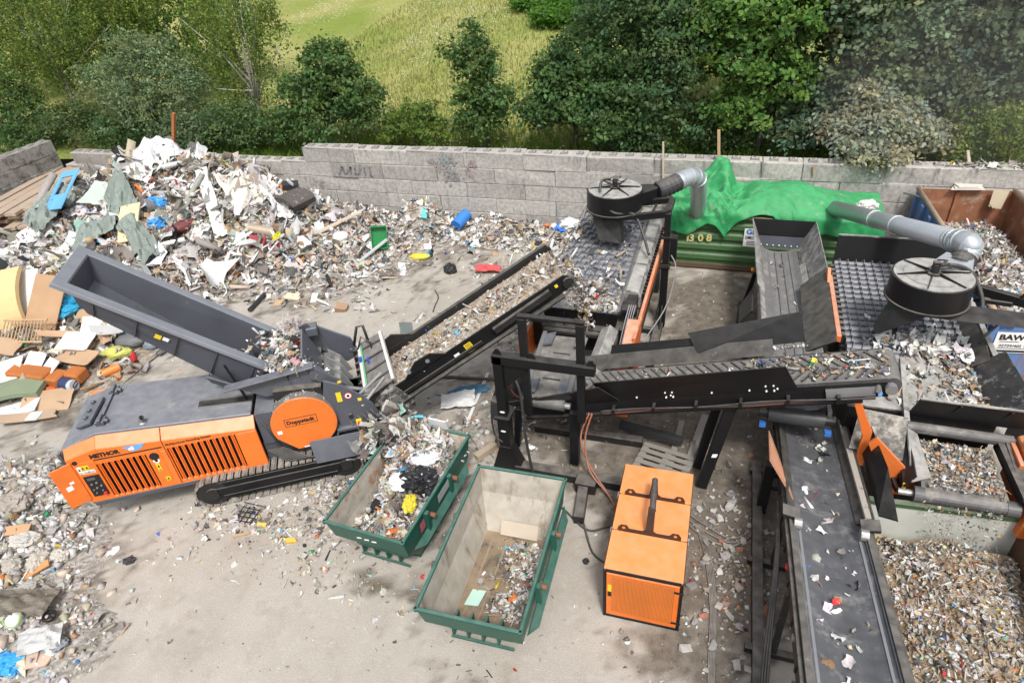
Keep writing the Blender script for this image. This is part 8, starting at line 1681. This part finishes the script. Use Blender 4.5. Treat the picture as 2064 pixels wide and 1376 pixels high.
# in the skips
def at(M, x, y, z): return M @ Vector((x, y, z))
def lump_at(name, p, r, sq, rz, col, label, cat, seed, rough=.4, amp=.4):
    o = lump(name, 1000, 1000, r, sq, rz, col, label, cat, seed, rough, 0, amp); o.location = p; return o
T1, T2 = wm(sk1), wm(sk2)
lump_at('black_bag', at(T1, 1.05, 1.75, 1.02), .36, (1, .85, .6), .4, (.018, .018, .02), 'shiny black bin bag on the waste in the filled skip', 'bag', 110, .25, .45)
lump_at('yellow_bag', at(T1, 1.12, 1.2, .98), .2, (.6, 1.2, .5), .3, (.65, .55, .05), 'yellow bag below the black bin bag in the filled skip', 'bag', 111)
lump_at('white_bag', at(T1, .7, 1.65, 1.02), .26, (1, .9, .5), .1, (.7, .7, .7), 'white bag left of the black bin bag in the filled skip', 'bag', 112)
lump_at('white_bag', at(T1, 1.0, 2.25, 1.2), .24, (1.2, .7, .5), .6, (.7, .7, .7), 'white bag behind the black bin bag in the filled skip', 'bag', 113)
b = MB(T1); b.plate([(.75, 2.95, 1.35), (1.2, 3.0, 1.3), (1.2, 2.9, 1.72), (.8, 2.88, 1.75)], .03); item(b.build('white_board', PL_('white_board', (.68, .68, .67), .6), None), 'white board standing at the back of the filled skip', 'board')
b = MB(T2); b.plate([(.36, .95, .24), (.62, .98, .24), (.68, 1.3, .26), (.42, 1.28, .26)], .02); item(b.build('mint_board', PL_('mint_board', (.4, .58, .5), .6), None), 'mint green board on the floor of the nearly empty skip', 'board')
b = MB(T2); b.cyl((.52, 1.45, .2), (.52, 1.45, .32), .06, 8); item(b.build('grey_block', PL_('grey_block', (.3, .29, .28), .8), None), 'small grey block behind the mint board in the skip', 'block')
n = 420; c_ = P(800, 880, 1.25); loc = np.stack([c_.x + rg.normal(0, .32, n), c_.y + rg.normal(0, .3, n), np.zeros(n)], 1); d2_ = ((loc[:, 0] - c_.x) / .5) ** 2 + ((loc[:, 1] - c_.y) / .5) ** 2; loc[:, 2] = .9 + 1.0 * np.exp(-d2_ * .6) * rg.uniform(.6, 1, n)
litter('film_heap', loc, sizes(rg, n, .08, .5, 2), rg, np.array([8, 14, 14, 4, 1, 1, 6, 10, 12, 4, .5, 1, .1, .1, .3, .1, .5, 3, .3]), 1.0, (.6, .0, .0, .4), 'grey film shreds heaped from the conveyor tail into the back of the filled skip')
# cloth caught in the hopper mouth
c = X @ Vector((2.55, 2.35, 2.75)); lump_at('grey_rag', c, .3, (.9, .7, 1.2), .3, (.38, .34, .32), 'grey rag caught at the lower end of the raised hopper', 'rag', 115, .9)
lump_at('orange_rag', X @ Vector((2.62, 2.1, 2.5)), .2, (.9, .7, .9), .3, (.45, .1, .05), 'orange rag below the grey rag at the hopper mouth', 'rag', 116, .9)
lump_at('white_film', Vector((-4.55, 17.7, 2.55)), .28, (1, .7, .6), .4, (.66, .66, .65), 'white film fluttering at the left edge of the roll deck below the small drum', 'film', 117)
# timber stack at the far left
tb_ = thing('timber_stack', 'stack of brown planks and formwork panels left of the waste heap', 'timber', (-28.9, 20.0, 0), rad(14)); tM = wm(tb_)
r2 = random.Random(9)
for k in range(11):
    for j in range(7):
        b = MB(tM); x0 = -1.9 + j * .58 + r2.uniform(-.03, .03); z0 = .0 + k * .16
        if k > 8 and j > 4: continue
        ty = r2.uniform(-.07, .07); ya, yb = -3.0 + r2.uniform(-.5, .5), 2.4 + r2.uniform(-.5, .5); b.hexa([(x0 - ty, ya, z0), (x0 + .5 - ty, ya, z0), (x0 + .5 + ty, yb, z0), (x0 + ty, yb, z0), (x0 - ty, ya, z0 + .12), (x0 + .5 - ty, ya, z0 + .12), (x0 + .5 + ty, yb, z0 + .12 + r2.uniform(-.02, .05)), (x0 + ty, yb, z0 + .12 + r2.uniform(-.02, .05))]); b.build('plank', PL_('plank_%d' % (k % 3), ((.33, .22, .15), (.4, .29, .2), (.27, .18, .12))[k % 3], .8, dirt=(.42, .36, .3), dirt_amt=.35, dirt_scale=3, dust=.4), tb_)
board('rusty_beam', 40, 340, .25, 2.4, .3, (.0, .1, rad(-62)), (.13, .05, .03), 'rust-brown steel beam lying on the timber stack', 'beam', 1.6, seed=120)
# pallets and black profile under the cross conveyor
pal = thing('pallet', 'grey weathered wooden pallet lying under the cross conveyor', 'pallet', (-.75, 10.75, 0), rad(-12)); pM = wm(pal)
for k in range(5): b = MB(pM); b.box(-.6, .6, -.4 + k * .19, -.28 + k * .19, .12, .145); b.build('board', PL_('grey_wood', (.24, .22, .19), .85, dirt=(.14, .12, .1), dirt_amt=.3), pal)
for k in range(3): b = MB(pM); b.box(-.6 + k * .53, -.46 + k * .53, -.4, .5, .02, .12); b.build('block', PL_('grey_wood', (.24, .22, .19)), pal)
board('black_profile', 1310, 890, 1.5, .2, .14, (0, 0, rad(-10)), (.035, .035, .034), 'black dusty steel profile lying across the pallet', 'profile', .26, seed=121, dirty=.4)
board('grey_plank', 1400, 900, .16, 2.2, .06, (0, 0, rad(-8)), (.3, .28, .25), 'grey plank on the ground right of the pallet', 'plank', .04, seed=122)
board('grey_plank', 1360, 905, .14, 1.9, .06, (0, 0, rad(-4)), (.27, .25, .22), 'second grey plank between pallet and conveyor leg', 'plank', .05, seed=123)
# cables and hoses on the ground
def cable(label, pts, r, m, name='cable'):
    b = MB(); b.tube(smooth_path([Vector((*p[:2], p[2] if len(p) > 2 else r + .005)) for p in pts], 8), r, 6); return item(b.build(name, m, None, smooth=True), label, 'cable')
BH = mat('brown_hose_dusty', (.3, .11, .06), .6, dust=.3)
for k in range(2): cable(('first', 'second')[k] + ' orange-brown hose hanging from the cross conveyor towards the generator' if False else ('orange-brown hose running from the cross conveyor to the generator corner' if k == 0 else 'orange-brown hose drooping lower beside the generator back'), [(-2.35 + .06 * k, 10.4, 1.6), (-2.5 + .1 * k, 10.2, 1.0), (-2.2, 9.9 - .1 * k, .45), (-1.7 + .1 * k, 9.5 - .2 * k, .12), (-1.38, 8.9 - .9 * k, .3 - .2 * k)], .022, BH, 'hose')
cable('black cable looping from the portal base to the generator', [(-3.2, 9.4), (-2.6, 9.0), (-2.0, 8.6), (-1.6, 8.8), (-1.3, 8.9)], .025, RUBDK())
cable('black cable lying in a bow left of the generator', [(-2.4, 9.4), (-2.1, 8.7), (-1.8, 8.1), (-1.5, 7.9)], .022, RUBDK())
for k in range(5): cable(('outer', 'second', 'third', 'fourth', 'inner')[k] + ' strand of the black cable bundle running along the right side of the generator', [(.05 + .03 * k, 9.35), (.32 + .03 * k, 8.6), (.5 + .025 * k, 7.5), (.55 + .025 * k, 6.4), (.62 + .02 * k, 5.2), (.78 + .02 * k, 3.6)], .016, mat('dusty_cable', (.06, .055, .05), .7, dust=.7))
for k in range(3): cable(('upper', 'middle', 'lower')[k] + ' black cable curling on the ground behind the generator towards the belt conveyor', [(-.2, 9.6 - .12 * k), (.3, 9.3 - .15 * k), (.8, 9.1 - .1 * k), (1.2, 9.4 - .05 * k)], .022, mat('dusty_cable', (.06, .055, .05)))
cable('thin black cable lying on the bare ground right of the litter', [(-9.2, 17.2), (-8.9, 16.8), (-8.8, 16.3), (-8.7, 15.9)], .02, RUBDK())
# rubble lying on the wall top at the right
n = 90; x = rg.uniform(6.2, 9.5, n); litter('wall_top_rubble', np.stack([x, WALL_Y + rg.uniform(.1, .5, n), np.full(n, 3.02)], 1), sizes(rg, n, .08, .3, 1.5), rg, W_STONE, .4, (.5, .3, .2), 'bits of board and rubble lying on the wall top at the right')
lump_at('white_film', Vector((3.9, 20.4, 2.5)), .3, (1, .7, .5), .4, (.6, .58, .55), 'dirty white film at the right end of the green tarpaulin', 'film', 118)
for k, (px, w, lb) in enumerate(((1950, .9, 'torn white and brown boards lying over the back rim of the blue container'), (2020, .4, 'folded beige flap hooked on the back rim of the blue container'))):
    p = PY(px, 376, 22.15); b = MB(); r2 = random.Random(k)
    for j in range(3): b.plate([(p.x - w / 2 + j * .1, 22.0, 2.48 + .04 * j), (p.x + w / 2 - .1 * j, 22.05, 2.5 + .04 * j), (p.x + w / 2, 22.35, 2.46 + .04 * j), (p.x - w / 2 + .15, 22.4, 2.44 + .04 * j)] if k == 0 else [(p.x - .2, 22.1, 2.5), (p.x + .2, 22.05, 2.48), (p.x + .1 - .1 * j, 21.95, 1.95), (p.x - .22, 22.0, 2.0 + .05 * j)], .03)
    item(b.build('board_scraps' if k == 0 else 'flap', PL_('rim_scrap_%d' % k, ((.6, .56, .5), (.45, .38, .27))[k], .8), None), lb, 'board' if k == 0 else 'flap')
# grey bag caught in the oak
p = PY(592, 262, 24.6); o = lump_at('grey_bag', p, .3, (.5, .4, 1.2), .2, (.36, .36, .36), 'torn grey plastic bag caught in the branches left of the round oak', 'bag', 130, .5, .6)
